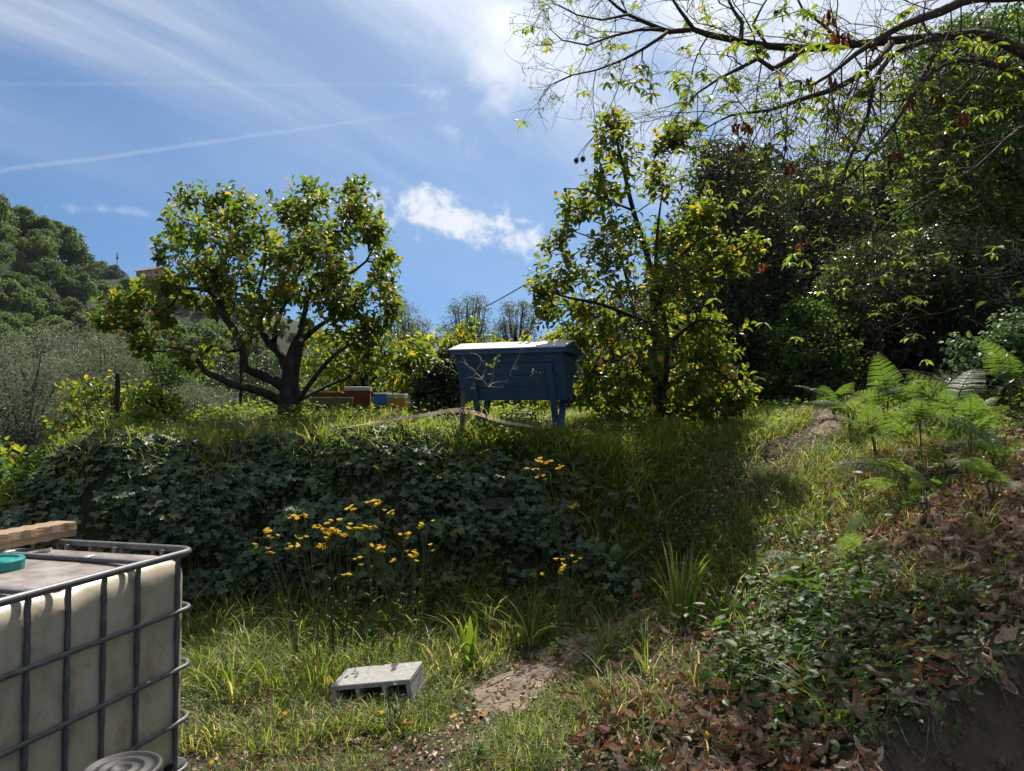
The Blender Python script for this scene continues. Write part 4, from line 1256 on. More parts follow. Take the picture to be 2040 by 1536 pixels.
# ------------------------------------------------------------------ overhanging chestnut
def chestnut():
    global rng
    rng = np.random.default_rng(31)
    Y = 6.6
    B = Vector((6.1, 8.0, 0)); zb = hgt(B.x, B.y)
    O = np.array([B.x, B.y, zb])
    t = thing('chestnut_tree', 'almost bare chestnut tree whose boughs overhang the upper right sky', 'tree', tuple(O))
    top = Vector((5.7, 7.6, 6.2))
    trunk = ([Vector((B.x, B.y, zb - .3)), Vector((6.0, 7.95, 3.2)), Vector((5.85, 7.8, 4.8)), top, Vector((5.5, 7.4, 8.2))], [.30, .24, .21, .17, .10])
    fork = Vector((5.82, 7.75, 5.2))
    L = [trunk]
    def limb(px, r, y0=0, y1=0, start=None):
        n = len(px)
        pts = [P(a, b, Y + y0 + (y1 - y0) * i / (n - 1)) for i, (a, b) in enumerate(px)]
        rr = list(np.linspace(r[0], r[1], n))
        if start is not None:
            pts.insert(0, start); rr.insert(0, r[0] * 1.3)
        L.append((pts, rr))
    limb([(1976, 74), (1873, 74), (1775, 81), (1677, 91), (1604, 96), (1530, 91), (1471, 81), (1412, 69), (1383, 59), (1334, 63), (1314, 56), (1285, 44), (1251, 29), (1231, 15), (1207, -6)], (.046, .010), .5, -.3, fork)
    limb([(1946, -4), (1873, 24), (1800, 49), (1750, 78), (1701, 110), (1652, 150), (1600, 178)], (.048, .009), .3, -.5, Vector((5.7, 7.6, 6.0)))
    limb([(1604, 98), (1569, 122), (1540, 137), (1510, 117), (1481, 132), (1432, 157), (1390, 185), (1350, 230)], (.03, .005), 0, -.3)
    limb([(1775, 86), (1750, 122), (1701, 157), (1652, 181), (1604, 196), (1530, 220), (1456, 230), (1400, 260)], (.035, .006), .25, -.5)
    limb([(1383, 59), (1354, 20), (1334, -10)], (.02, .010), -.1, -.1)
    limb([(1329, 64), (1314, 76), (1280, 98), (1236, 122), (1187, 140), (1138, 150), (1095, 170)], (.018, .004), -.2, -.5)
    limb([(1476, 80), (1478, 44), (1461, 20), (1447, -10)], (.022, .012), 0, .2)
    limb([(1853, 78), (1775, 112), (1741, 172), (1726, 245), (1692, 314), (1662, 416)], (.03, .005), .3, -.6)
    limb([(1866, 100), (1800, 220), (1701, 343), (1628, 392)], (.024, .005), .3, -.5)
    limb([(2060, 250), (1946, 333), (1848, 392), (1775, 441), (1700, 520)], (.022, .004), .6, .2, Vector((5.95, 7.9, 4.0)))
    limb([(2060, 160), (1980, 130), (1930, 120), (1880, 130), (1800, 190)], (.04, .006), .8, .3, Vector((5.88, 7.85, 4.6)))
    limb([(1314, 58), (1270, 60), (1220, 72), (1170, 90), (1120, 80), (1098, 60)], (.014, .004), -.2, -.3)
    limb([(1251, 29), (1200, 40), (1150, 30), (1110, 10)], (.012, .004), -.3, -.4)
    limb([(1530, 92), (1500, 50), (1520, 10), (1540, -20)], (.014, .008), 0, .3)
    limb([(1677, 92), (1640, 50), (1600, 20), (1580, -20)], (.018, .009), .2, .5)
    gb = G(); gt = G()
    lines = [smooth_line(p, r, .16) for p, r in L]
    for i, (p, r) in enumerate(lines):
        tube(gt if i == 0 else gb, p - O, r, 10 if i == 0 else 7, knob=.2)
    tips, mids = [], []

    def twig(p0, d, length, r, lev):
        n = 5 if lev < 2 else 4
        pts = [np.array(p0)]
        dd = np.array(d, float)
        for k in range(n):
            dd = dd + rng.normal(size=3) * .22 + np.array([0, 0, -.10 if k < n - 2 else .12])
            dd /= np.linalg.norm(dd)
            pts.append(pts[-1] + dd * length / n)
        pts = np.array(pts)
        rr = np.linspace(r, max(.0012, r * .35), n + 1)
        tube(gb, pts - O, rr, 4 if lev == 0 else 3, cap=False)
        tips.append((pts[-1], dd, lev)); mids.append((pts[len(pts) // 2], dd, lev))
        if lev < 2:
            for k in range(6 if lev == 0 else 3):
                i = rng.integers(1, n)
                base = pts[i]; td = pts[i + 1] - pts[i]; td /= np.linalg.norm(td)
                side = np.cross(td, rand_unit(1)[0]); side /= np.linalg.norm(side)
                nd = td * .75 + side * .75; nd /= np.linalg.norm(nd)
                twig(base, nd, length * rng.uniform(.4, .65), max(.0018, r * .5), lev + 1)

    for i, (p, r) in enumerate(lines):
        if i == 0:
            continue
        seg = np.linalg.norm(np.diff(p, axis=0), axis=1); acc = 0
        gap = .125
        for k in range(2, len(p)):
            acc += seg[k - 1]
            px = 1020 + FPX * p[k][0] / p[k][1]
            if acc > gap and px < 2050:
                acc = 0
                td = p[k] - p[k - 1]; td /= np.linalg.norm(td)
                side = np.cross(td, np.array([0, 1.0, 0])) * rng.choice([-1, 1]) + rng.normal(size=3) * .5
                side /= np.linalg.norm(side)
                d = td * .7 + side * .8 + np.array([-.15, -.05, -.28]); d /= np.linalg.norm(d)
                twig(p[k], d, rng.uniform(.6, 1.45) * float(np.interp(px, [1120, 1420], [.38, 1])), min(.008, r[k] * .5), 0)
        td = p[-1] - p[-2]; td /= np.linalg.norm(td)
        for s in range(3):
            d = td + rng.normal(size=3) * .45; d /= np.linalg.norm(d)
            twig(p[-1], d, rng.uniform(.2, .45), max(.003, r[-1] * .6), 1)
    for pts in ([(1251, 110), (1225, 190), (1190, 262), (1163, 300), (1160, 314)], [(1185, 270), (1160, 298), (1148, 316)]):
        p, r = smooth_line([P(a, b, Y - .2) for a, b in pts], np.linspace(.004, .0018, len(pts)), .05); tube(gb, p - O, r, 4)
    gt.build('trunk', M['bark'], t, smooth=True)
    gb.build('branches', M['twig'], t, smooth=True)
    # leaves: small opening buds at the left, drooping stars of leaves towards the right
    pos, D, N_, S = [], [], [], []
    def star(q, n, size):
        a0 = rng.random() * 6.28
        for k in range(n):
            a = a0 + k * 6.283 / n + rng.normal() * .2
            d = np.array([math.cos(a), math.sin(a), rng.uniform(-1.0, .1)])
            pos.append(q); D.append(d / np.linalg.norm(d)); nn = np.array([0, 0, 1.0]) + rng.normal(size=3) * .3; N_.append(nn)
            S.append(size * rng.uniform(.65, 1.15))
    for q, d, lev in tips + mids:
        px = 1020 + FPX * q[0] / q[1]; py = 820 - FPX * (q[2] - EYE) / q[1]
        pr = float(np.interp(px, [1080, 1300, 1420, 1600, 1800, 2000], [.04, .10, .16, .15, .12, .09])) * (.8 if py > 300 else 1.0)
        u = rng.random()
        if u < pr * .62:
            star(q, int(rng.integers(4, 7)), .095)
        elif u < pr * 1.6 + .22:
            star(q, int(rng.integers(2, 4)), .026)
    for a, b in ((1365, 150), (1378, 182), (1345, 168), (1405, 150), (1388, 240), (1500, 92), (1522, 104), (1460, 162), (1582, 172), (1722, 186), (1646, 222), (1560, 20), (1612, 22), (1795, 26), (1720, 180), (1380, 240), (1800, 120)):
        for s in range(2):
            star(np.array(P(a + rng.normal() * 5, b + rng.normal() * 5, Y - .1)), 6, .115)
    pos, D, N_, S = map(np.array, (pos, D, N_, S))
    put_leaves(t, O, T_CHEST, 'chestnut_leaf', pos, D, N_, S)
    # withered leaves still hanging
    g = G(); k = 0
    for a, b in ((1528, 290), (1570, 330), (1465, 245), (1488, 240), (1656, 155), (1670, 60), (1600, 160), (1530, 285), (1615, 160), (1740, 80), (1815, 200), (1865, 190), (1890, 270), (1790, 300), (1775, 310), (1920, 230), (1475, 285), (1650, 28), (1680, 70), (1880, 265), (1600, 480), (1520, 525)):
        q = np.array(P(a, b, Y - .2))
        for s in range(5):
            v, f = T_DRY[s]
            d = np.array([rng.normal() * .3, rng.normal() * .3, -1])
            inst(g, v, f, np.array([q + rng.normal(size=3) * .015 - O]), np.array([d]), rand_unit(1), .115 * rng.uniform(.7, 1.1), np.array([rng.random()]))
    g.build('withered_leaves', M['hanging_dead_leaf'], t)
    # spiny husks
    gb_ = G()
    n = 90
    q = rand_unit(n)
    lathe(gb_, [(.004, -.022), (.016, -.015), (.022, 0), (.016, .015), (.004, .022)], 8)
    for i in range(n):
        a = q[i] * .02; b = q[i] * .036; s = np.cross(q[i], [0, 0, 1.0]); s = s / max(np.linalg.norm(s), .01) * .0022
        gb_.add([a - s, a + s, b], [(0, 1, 2)])
    me = gb_.mesh('husk', M['burr'])
    for a, b in ((1605, 66), (1148, 320), (1161, 317), (1565, 296), (1546, 26)):
        link('husk', me, t, loc=Vector(P(a, b, Y - .2)) - Vector(O))


chestnut()

# ------------------------------------------------------------------ blue top bar hive
def blue_hive():
    Y = 7.6
    c = P(1028, 830, Y)
    zg = hgt(c.x + .02, Y)
    t = thing('beehive', 'long blue wooden trough beehive with grey felt roof on crossed legs', 'beehive', (c.x, Y, zg), R(-20))
    zt, zbm = 2.255 - zg, 1.765 - zg            # top and bottom of the body above the ground
    Lb = 1.13; wt_, wb = .27, .075               # half length..., half widths at top and bottom
    sl = (wt_ - wb) / (zt - zbm)
    ang = math.atan(sl)
    # sides of four boards each
    for s in (-1, 1):
        n = 4
        for k in range(n):
            z0 = zbm + (zt - zbm) * k / n; z1 = zbm + (zt - zbm) * (k + 1) / n
            zc = (z0 + z1) / 2; yc = s * (wb + sl * (zc - zbm))
            g = G(); box(g, (0, 0, 0), (Lb + .002 * k, .024, (z1 - z0) / math.cos(ang) - .004), bev=.004)
            g.build('side_board', M['blue_paint'], t).matrix_local = Matrix.Translation((0, yc + s * .001 * (k % 2), zc)) @ Matrix.Rotation(-s * ang, 4, 'X')
    # ends
    for s in (-1, 1):
        for k in range(3):
            z0 = zbm + .02 + (zt - zbm - .02) * k / 3; z1 = zbm + .02 + (zt - zbm - .02) * (k + 1) / 3 - .004
            y0 = wb + sl * (z0 - zbm) - .014; y1 = wb + sl * (z1 - zbm) - .014
            x0, x1 = s * (Lb / 2 - .035), s * (Lb / 2 - .010)
            g = G(); g.add([(x, y * q, z) for x in (x0, x1) for (y, z) in ((y0, z0), (y1, z1)) for q in (-1, 1)],
                           [(0, 1, 3, 2), (4, 6, 7, 5), (0, 4, 5, 1), (2, 3, 7, 6), (0, 2, 6, 4), (1, 5, 7, 3)])
            g.build('end_board', M['blue_paint_end'], t)
    g = G(); box(g, (0, 0, zbm + .012), (Lb - .08, wb * 2 - .03, .02)); g.build('floor_board', M['blue_paint_end'], t)
    # roof: two felted panels, blue gable boards, edge strips
    Lr = 1.235; hw = .325; rise = .085; ze = zt + .006
    a = math.atan2(rise, hw); ls = math.hypot(hw, rise)
    for s in (-1, 1):
        g = G(); box(g, (0, 0, 0), (Lr, ls + .006, .014), bev=.003)
        rp = g.build('roof_panel', M['roof_felt'], t)
        rp.matrix_local = Matrix.Translation((0, s * hw / 2, ze + rise / 2 + .012)) @ Matrix.Rotation(-s * a, 4, 'X')
        g = G(); box(g, (0, 0, 0), (Lr - .01, .018, .05), bev=.003)
        g.build('eave_board', M['blue_paint'], t).matrix_local = Matrix.Translation((0, s * (hw - .022), ze - .014))
    for s in (-1, 1):
        x0, x1 = s * (Lr / 2 - .03), s * (Lr / 2 - .008)
        pr = [(-hw + .012, ze - .035), (hw - .012, ze - .035), (hw - .012, ze - .004), (0, ze + rise - .002), (-hw + .012, ze - .004)]
        g = G(); g.add([(x, y, z) for x in (x0, x1) for y, z in pr], [(0, 1, 2, 3, 4), (9, 8, 7, 6, 5)] + [(i, (i + 1) % 5 + 0, (i + 1) % 5 + 5, i + 5) for i in range(5)])
        g.build('gable_board', M['blue_paint_end'], t)
    # crossed legs: each follows the slope of a side wall
    for x in (-.40, .43):
        for s in (-1, 1):
            yt = s * (wb + sl * (zt - .14 - zbm) + .032); zt_ = zt - .14
            zb_ = -.06
            yb = yt - s * sl * (zt_ - zb_)
            xo = x + (.045 if s > 0 else 0)
            ln = math.hypot(yt - yb, zt_ - zb_)
            g = G(); box(g, (0, 0, 0), (.062, .034, ln), bev=.004)
            lg = g.build('leg', M['blue_paint'], t)
            lg.matrix_local = Matrix.Translation((xo, (yt + yb) / 2, (zt_ + zb_) / 2)) @ Matrix.Rotation(-s * ang, 4, 'X')
            for kz in (.42, .30):
                g = G(); lathe(g, [(.004, 0), (.004, .003)], 8)
                g.build('screw', M['dark_steel'], lg).matrix_local = Matrix.Translation((0, s * .0185, ln / 2 - kz + .3)) @ Matrix.Rotation(-s * math.pi / 2, 4, 'X')
    for x in (.40, .44, .47):
        g = G(); lathe(g, [(.0045, 0), (.0045, .003)], 8)
        g.build('screw', M['grey_lid'], t).matrix_local = Matrix.Translation((x, -(wb + sl * (zt - .065 - zbm) + .0135), zt - .065)) @ Matrix.Rotation(math.pi / 2, 4, 'X')


blue_hive()


def hive_boxes():
    def hive(px0, px1, py_top, Y, d, body, lid, lab, base=None, lidh=.05, rz=0, stand=.1):
        a = P(px0, py_top, Y); b = P(px1, py_top, Y)
        w = b.x - a.x; cx = (a.x + b.x) / 2; zg = hgt(cx, Y)
        t = thing('hive_box', lab, 'hive box', (cx, Y, zg), rz)
        top = a.z - zg
        g = G(); box(g, (0, 0, top - lidh / 2), (w * 1.06, d * 1.06, lidh), bev=.008); g.build('lid', M[lid], t)
        h_ = top - lidh
        z0 = stand
        g = G(); box(g, (0, 0, (h_ + z0) / 2), (w, d, h_ - z0), bev=.006); bd = g.build('body', M[body], t)
        g = G(); box(g, (0, -d / 2 - .008, z0 + .03), (w * .5, .016, .02)); g.build('entrance', M['black_metal'], bd)
        g = G(); box(g, (0, -.02, z0 - .015), (w * 1.04, d * 1.1, .03)); g.build('floor', M[base or body], t)
        g = G()
        for sx in (-1, 1):
            for sy in (-1, 1):
                box(g, (sx * w * .4, sy * d * .4, (z0 - .13) / 2 - .02), (.04, .04, z0 + .1))
        g.build('stand', M['green_board'], t)
        return t
    hive(747, 778, 783, 10.5, .3, 'blue_box_paint', 'grey_lid', 'bright blue hive box beside the yellow one', 'red_brown_paint', .03, R(4), .14)
    hive(777, 812, 785, 10.2, .3, 'yellow_paint', 'grey_lid', 'orange yellow hive box with pale grey lid', 'yellow_paint', .06, R(-6), .08)
    hive(812, 836, 801, 10.0, .24, 'yellow_paint', 'grey_lid', 'smallest yellow hive box with grey lid, nearest the blue hive', 'yellow_paint', .05, R(-6), .05)
    hive(690, 738, 771, 10.7, .4, 'red_brown_paint', 'grey_lid', 'red brown hive box with grey lid under the lemon branches', 'red_brown_paint', .06, R(8), .1)
    hive(628, 684, 781, 10.4, .4, 'red_brown_paint', 'red_brown_paint', 'red brown box left of the other hive boxes', 'green_board', .04, R(2), .1)
    a = P(617, 798, 10.05); b = P(703, 800, 10.05)
    t = thing('plank', 'pale green plank propped before the red brown boxes', 'plank', ((a.x + b.x) / 2, 10.05, hgt((a.x + b.x) / 2, 10.05)))
    zz = a.z - t.location.z
    g = G(); box(g, (0, 0, zz), (b.x - a.x, .04, .09), bev=.005); g.build('board', M['green_board'], t)
    for s in (-1, 1):
        g = G(); box(g, (s * .24, .03, zz / 2 - .05), (.05, .05, zz - .02)); g.build('leg', M['green_board'], t)


hive_boxes()


# ------------------------------------------------------------------ stake and tape
def stake_and_tape():
    Y = 6.72
    a, b = P(916, 905, Y), P(923, 783, Y - .02)
    t = thing('stake', 'weathered wooden stake holding the tape in front of the blue hive', 'stake', (a.x, a.y, hgt(a.x, a.y)))
    O = np.array(t.location)
    p, r = smooth_line([(a.x, a.y, hgt(a.x, a.y) - .2), tuple(a.lerp(b, .4) + Vector((.008, 0, 0))), tuple(b)], [.024, .023, .021], .08)
    g = G(); tube(g, p - O, r, 8, knob=.12); g.build('shaft', M['stake_wood'], t, smooth=False)
    k0 = a.lerp(b, .72)
    def tape(lab, pts, w0, w1, tw):
        p, _ = smooth_line(pts, np.ones(len(pts)), .04)
        tt = np.linspace(0, 1, len(p)); w = w0 + (w1 - w0) * tt
        an = R(20) + tw * tt + .25 * np.sin(tt * 9)
        tan = norm(np.gradient(p, axis=0)); up = np.array([0, 0, 1.0]); sd = norm(np.cross(tan, up))
        u2 = np.cross(sd, tan)
        q = u2 * np.cos(an)[:, None] + sd * np.sin(an)[:, None]
        nn = np.cross(q, tan)
        V = np.concatenate([p + q * w[:, None] + nn * .0006, p - q * w[:, None] + nn * .0006, p + q * w[:, None] - nn * .0006, p - q * w[:, None] - nn * .0006])
        n = len(p)
        f = []
        for i in range(n - 1):
            f += [(i, i + 1, n + i + 1, n + i), (2 * n + i, 3 * n + i, 3 * n + i + 1, 2 * n + i + 1), (i, 2 * n + i, 2 * n + i + 1, i + 1), (n + i, n + i + 1, 3 * n + i + 1, 3 * n + i)]
        g = G().add(V, f, .3)
        tag(g.build('barrier_tape', M['plastic_tape'], origin=tuple(p[0])), lab, 'tape')
    tape('pale plastic tape running from the stake down to the left', [k0 + Vector((.0, -.026, 0)), P(895, 818, Y - .04), P(850, 826, Y - .08), P(800, 834, Y - .12), P(740, 843, Y - .15), P(685, 852, Y - .16), P(660, 858, Y - .15)], .022, .005, R(50))
    tape('pale plastic tape sagging from the stake to the right', [k0 + Vector((.0, -.029, -.012)), P(945, 822, Y - .03), P(975, 832, Y - .02), P(1010, 842, Y), P(1050, 848, Y + .05), P(1085, 856, Y + .1)], .019, .010, R(-60))
    g = G()
    pts = [k0 + Vector((.026 * math.cos(q), .026 * math.sin(q), .003 * q - .01)) for q in np.linspace(0, 11, 30)] + [P(935, 811, Y - .05)]
    p, r = smooth_line(pts, [.004] * len(pts), .03)
    tube(g, p - O, r, 5); g.build('knot', M['plastic_tape'], t)
    # bare post standing in the bush at the left, thin post by the trunk
    for px, p0, p1, YY, rr, lab in ((232, 850, 745, 9.6, .034, 'short dark post standing in the bush left of the lemon tree'), (478, 850, 712, 9.9, .022, 'thin upright post behind the left limbs of the lemon tree')):
        a = P(px - 2, p0, YY); b = P(px + 2, p1, YY)
        zz = hgt(a.x, YY)
        p, r = smooth_line([(a.x, YY, min(zz, a.z) - .2), tuple(a.lerp(b, .5) + Vector((.012, 0, 0))), tuple(b)], [rr, rr * .95, rr * .8], .1)
        g = G(); tube(g, p, r, 8, knob=.2)
        tag(g.build('post', M['bark'], origin=(a.x, YY, zz)), lab, 'post')


stake_and_tape()


def stool():
    Y = 8.3
    c = P(1042, 845, Y); zg = hgt(c.x, Y)
    t = thing('stool', 'small black tubular stool with a dark board in grass under the blue hive', 'stool', (c.x, Y, zg), R(-12))
    h0 = P(1042, 824, Y).z - zg
    for s in (-1, 1):
        g = G()
        p, r = smooth_line([(-.14, s * .12, h0 - .002), (0, s * .12, h0), (.085, s * .12, h0 - .003), (.118, s * .12, h0 - .03), (.126, s * .12, h0 - .09), (.128, s * .12, -.03)], [.009] * 6, .02)
        tube(g, p, r, 8); g.build('frame', M['black_metal'], t, smooth=True)
        g = G(); p, r = smooth_line([(-.14, s * .12, h0 - .002), (-.162, s * .12, h0 - .03), (-.166, s * .12, -.03)], [.009] * 3, .03)
        tube(g, p, r, 8); g.build('leg', M['black_metal'], t, smooth=True)
    for z, th in ((h0 - .052, .014), (h0 - .088, .05)):
        g = G(); box(g, (-.02, -.11 if th > .03 else 0, z), (.27, .03 if th > .03 else .22, th), bev=.004); g.build('board', M['black_metal'], t)


stool()


# ------------------------------------------------------------------ cable in the sky
def cable():
    pts = [P(840, 676, 24), P(868, 660, 23), P(920, 634, 22), P(985, 602, 21), P(1046, 567, 20), P(1100, 535, 19), P(1200, 470, 18), P(1330, 380, 17)]
    p, r = smooth_line(pts, [.016] * len(pts), .5)
    g = G(); tube(g, p, r, 5)
    tag(g.build('overhead_cable', M['cable_black'], origin=tuple(pts[0])), 'dark overhead cable slanting across the gap between the lemon trees', 'cable')


cable()


# ------------------------------------------------------------------ water tank in its cage
def water_tank():
    th = R(15)
    e1 = Vector((-math.sin(th), -math.cos(th), 0)); e2 = Vector((-math.cos(th), math.sin(th), 0))
    C0 = Vector((-1.49, 3.46, 0))
    zg = -.10
    t = thing('water_tank', 'dirty cream plastic water tank inside a grey steel tube cage', 'water tank', (C0.x, C0.y, zg))
    O = Vector((C0.x, C0.y, zg))
    def W(a, b, z):                # a along the right face towards the camera, b along the far face to the left, z absolute
        return e1 * a + e2 * b + Vector((0, 0, z - zg))
    LA, LB = 1.16, 1.0
    zb, zt = .06, .988
    # bottle: rounded box with shallow ribs, as a grid of rings
    rings = []
    R0 = .085
    def ring(inset, z, rad):
        pts = []
        n = 7
        x0, x1, y0, y1 = inset, LA - inset, inset, LB - inset
        rad = max(rad, .01)
        for cx, cy, a0 in ((x1 - rad, y1 - rad, 0), (x0 + rad, y1 - rad, 90), (x0 + rad, y0 + rad, 180), (x1 - rad, y0 + rad, 270)):
            for k in range(n):
                a = R(a0 + 90 * k / (n - 1)); pts.append((cx + rad * math.cos(a), cy + rad * math.sin(a)))
            # points along the following straight side so that ribs can bulge it
        out = []
        m_ = len(pts)
        for i in range(m_):
            out.append(pts[i])
            a, b = pts[i], pts[(i + 1) % m_]
            if i % n == n - 1:
                for k in range(1, 24):
                    out.append((a[0] + (b[0] - a[0]) * k / 24, a[1] + (b[1] - a[1]) * k / 24))
        return out
    prof = [(.03, zb, .06), (.005, zb + .03, .08)] + [(0, zb + .08 + k * (zt - zb - .18) / 10, .09) for k in range(11)] + \
           [(R0 * (1 - math.cos(a)), zt - R0 + R0 * math.sin(a), .09) for a in np.linspace(.2, math.pi / 2, 7)] + [(.16, zt + .004, .06), (.30, zt + .008, .05), (.42, zt + .010, .03)]
    V, nr = [], None
    for ins, z, rad in prof:
        q = ring(ins, z, rad); nr = len(q)
        for (a, b) in q:
            f = .003 * math.sin(a * 29) * (1 if b < .05 or b > LB - .05 else 0)
            z2 = z + (0.018 * math.exp(-((a - .66) / .07) ** 2) * (-1) if b < .16 and z > zt - .1 else 0)
            p = W(a, b - f if b < .1 else b + f * (b > LB - .1), z2)
            V.append(tuple(p))
    i = np.arange(len(prof) - 1)[:, None] * nr; j = np.arange(nr)[None, :]; j2 = (j + 1) % nr
    F = np.stack([i + j, i + j2, i + nr + j2, i + nr + j], -1).reshape(-1, 4)
    g = G(); g.add(V, F); g.F.append(np.array([[len(V) - nr + k for k in range(nr)]])); g.F.append(np.array([[k for k in range(nr)][::-1]]))
    g.build('tank_body', M['tank_plastic'], t, smooth=True)
    # horizontal rails run round the tank, with rounded corners
    def loop_rail(z, rad, off=0.0):
        pts = []
        x0, x1, y0, y1, rc = -.016 - off, LA + .016 + off, -.016 - off, LB + .016 + off, .085
        for cx, cy, a0 in ((x1 - rc, y1 - rc, 0), (x0 + rc, y1 - rc, 90), (x0 + rc, y0 + rc, 180), (x1 - rc, y0 + rc, 270)):
            for k in range(7):
                a = R(a0 + 15 * k); pts.append(tuple(W(cx + rc * math.cos(a), cy + rc * math.sin(a), z)))
        pts.append(pts[0])
        g = G(); tube(g, pts, rad, 10, cap=False)
        return g
    for z in (.751, .494, .257, .035):
        loop_rail(z, .0105, .004).build('cage_rail', M['dark_steel'], t, smooth=True)
    loop_rail(1.006, .0155, .0).build('top_rail', M['dark_steel'], t, smooth=True)
    # uprights: square-ish tube pressed flat, bent inward below the top rail
    def upright(a, b, na, nb, nm='cage_bar'):
        g = G()
        pts, rr = [], []
        for z, off in ((.02, 0), (.9, 0), (.95, .004), (.985, .0), (1.0, 0)):
            pts.append(tuple(W(a + na * (-.012 + off), b + nb * (-.012 + off), z))); rr.append(.0105)
        p, r = smooth_line(pts, rr, .03)
        r = r * (1 + .12 * np.sin(np.arange(len(r)) * 1.1))
        for z in (.751, .494, .257, .035):
            r = np.where(np.abs(p[:, 2] + zg - z) < .02, r * .75, r)
        tube(g, p, r, 8); return g.build(nm, M['dark_steel'], t, smooth=True)
    for a in (.10, .34, .52, .69, .86, 1.03):
        upright(a, 0, 0, 1); 
    for a in (.02, .25, .5, .75, .98):
        upright(a, LB, 0, -1)
    for b in (.22, .40, .58, .78):
        upright(0, b, 1, 0); upright(LA, b, -1, 0)
    # flat top bars, clamps
    for a in (.30, .84):
        g = G(); pts = [W(a, -.01, 1.008), W(a, LB + .01, 1.008)]
        m_ = (pts[0] + pts[1]) / 2
        rot = Matrix.Rotation(math.atan2(e2.y, e2.x), 4, 'Z')
        box(g, m_, (LB + .02, .034, .018), rot, bev=.003); g.build('top_bar', M['dark_steel'], t)
        for b in (.28, .72):
            g = G(); box(g, W(a, b, 1.0185), (.022, .044, .008), rot, bev=.002); g.build('clamp', M['grey_lid'], t)
    for b in (.15, .42, .70, .9):
        g = G(); box(g, W(.012, b, .985), (.022, .012, .034), Matrix.Rotation(math.atan2(e2.y, e2.x), 4, 'Z'), bev=.002); g.build('clamp', M['dark_steel'], t)
    for a in (.34, .69):
        g = G(); box(g, W(a + .03, .03, .985), (.03, .05, .010), Matrix.Rotation(math.atan2(e1.y, e1.x), 4, 'Z'), bev=.002); g.build('clamp', M['grey_lid'], t)
    # screw cap
    g = G()
    n = 48
    def cap_ring(r, z):
        return [(r * (1 + (.03 if (k % 6) < 3 else 0)) * math.cos(k / n * 6.2832), r * (1 + (.03 if (k % 6) < 3 else 0)) * math.sin(k / n * 6.2832), z) for k in range(n)]
    rows = [cap_ring(.098, .0), cap_ring(.098, .036), [(q[0] * .96, q[1] * .96, .044) for q in cap_ring(.095, 0)], [(.078 * math.cos(k / n * 6.2832), .078 * math.sin(k / n * 6.2832), .044) for k in range(n)], [(.072 * math.cos(k / n * 6.2832), .072 * math.sin(k / n * 6.2832), .034) for k in range(n)]]
    V = np.array(rows).reshape(-1, 3); i = np.arange(4)[:, None] * n; j = np.arange(n)[None, :]; j2 = (j + 1) % n
    g.add(V, np.stack([i + j, i + j2, i + n + j2, i + n + j], -1).reshape(-1, 4)); g.F.append(np.array([[4 * n + k for k in range(n)]]))
    cp = g.build('screw_cap', M['teal_plastic'], t); cp.location = W(.53, .52, 1.0)
    # pallet: a dark deck on feet
    rot = Matrix.Rotation(math.atan2(e1.y, e1.x), 4, 'Z')
    pl = None
    g = G(); box(g, W(LA / 2, LB / 2, .035), (LA + .01, LB + .01, .03), rot, bev=.006); pl = g.build('pallet', M['black_plastic'], t)
    for a in (.08, LA / 2, LA - .08):
        for b in (.08, LB / 2, LB - .08):
            g = G(); box(g, W(a, b, -.07), (.14, .14, .185), rot, bev=.01); g.build('foot', M['black_plastic'], pl)
    # ---- things lying on the tank
    a = P(133, 1058, 3.78); b = P(-90, 1095, 3.22)
    zc = 1.006 + .0155 + .037
    a.z = b.z = zc
    d = (b - a); L_ = d.length; mid = (a + b) / 2
    g = G()
    nx = 24
    V, F = [], []
    for k in range(nx + 1):
        x = -L_ / 2 + L_ * k / nx
        for (y, z) in ((-.06, -.035), (.06, -.035), (.064, 0), (.058, .034), (-.058, .036), (-.064, 0)):
            V.append((x, y + .003 * math.sin(k * 1.3), z + .0025 * math.sin(k * 2.1 + y * 40)))
    for k in range(nx):
        for q in range(6):
            F.append((k * 6 + q, (k + 1) * 6 + q, (k + 1) * 6 + (q + 1) % 6, k * 6 + (q + 1) % 6))
    g.add(V, F); g.F.append(np.array([[0, 1, 2, 3, 4, 5]])); g.F.append(np.array([[nx * 6 + q for q in range(6)][::-1]]))
    o = g.build('wooden_beam', M['beam_wood']); o.location = mid; o.rotation_euler = (0, 0, math.atan2(d.y, d.x))
    tag(o, 'rough sawn wooden beam lying across the tank cage', 'beam')
    c = P(20, 1101, 3.35)
    g = G(); V, F = [], []
    for ii in range(9):
        for jj in range(5):
            x = -.16 + .04 * ii; y = -.05 + .025 * jj
            V.append((x, y * (1 - .6 * (ii / 8) ** 3), .012 * math.sin(ii * .9) + .010 * math.cos(jj * 1.3) + .02))
    nV = len(V)
    V += [(x, y, z - .006) for x, y, z in V]
    for ii in range(8):
        for jj in range(4):
            q = (ii * 5 + jj, (ii + 1) * 5 + jj, (ii + 1) * 5 + jj + 1, ii * 5 + jj + 1)
            F.append(q); F.append(tuple(v + nV for v in q[::-1]))
    for ii in range(8):
        for jj in (0, 4):
            q = (ii * 5 + jj, (ii + 1) * 5 + jj, (ii + 1) * 5 + jj + nV, ii * 5 + jj + nV); F.append(q)
    for jj in range(4):
        for ii in (0, 8):
            q = (ii * 5 + jj, ii * 5 + jj + 1, ii * 5 + jj + 1 + nV, ii * 5 + jj + nV); F.append(q)
    g.add(V, F); o = g.build('bark_scrap', M['board_pale']); o.location = (c.x, c.y, .992); o.rotation_euler = (0, 0, R(20))
    tag(o, 'pale warped scrap lying beside the beam on the tank', 'scrap')


water_tank()


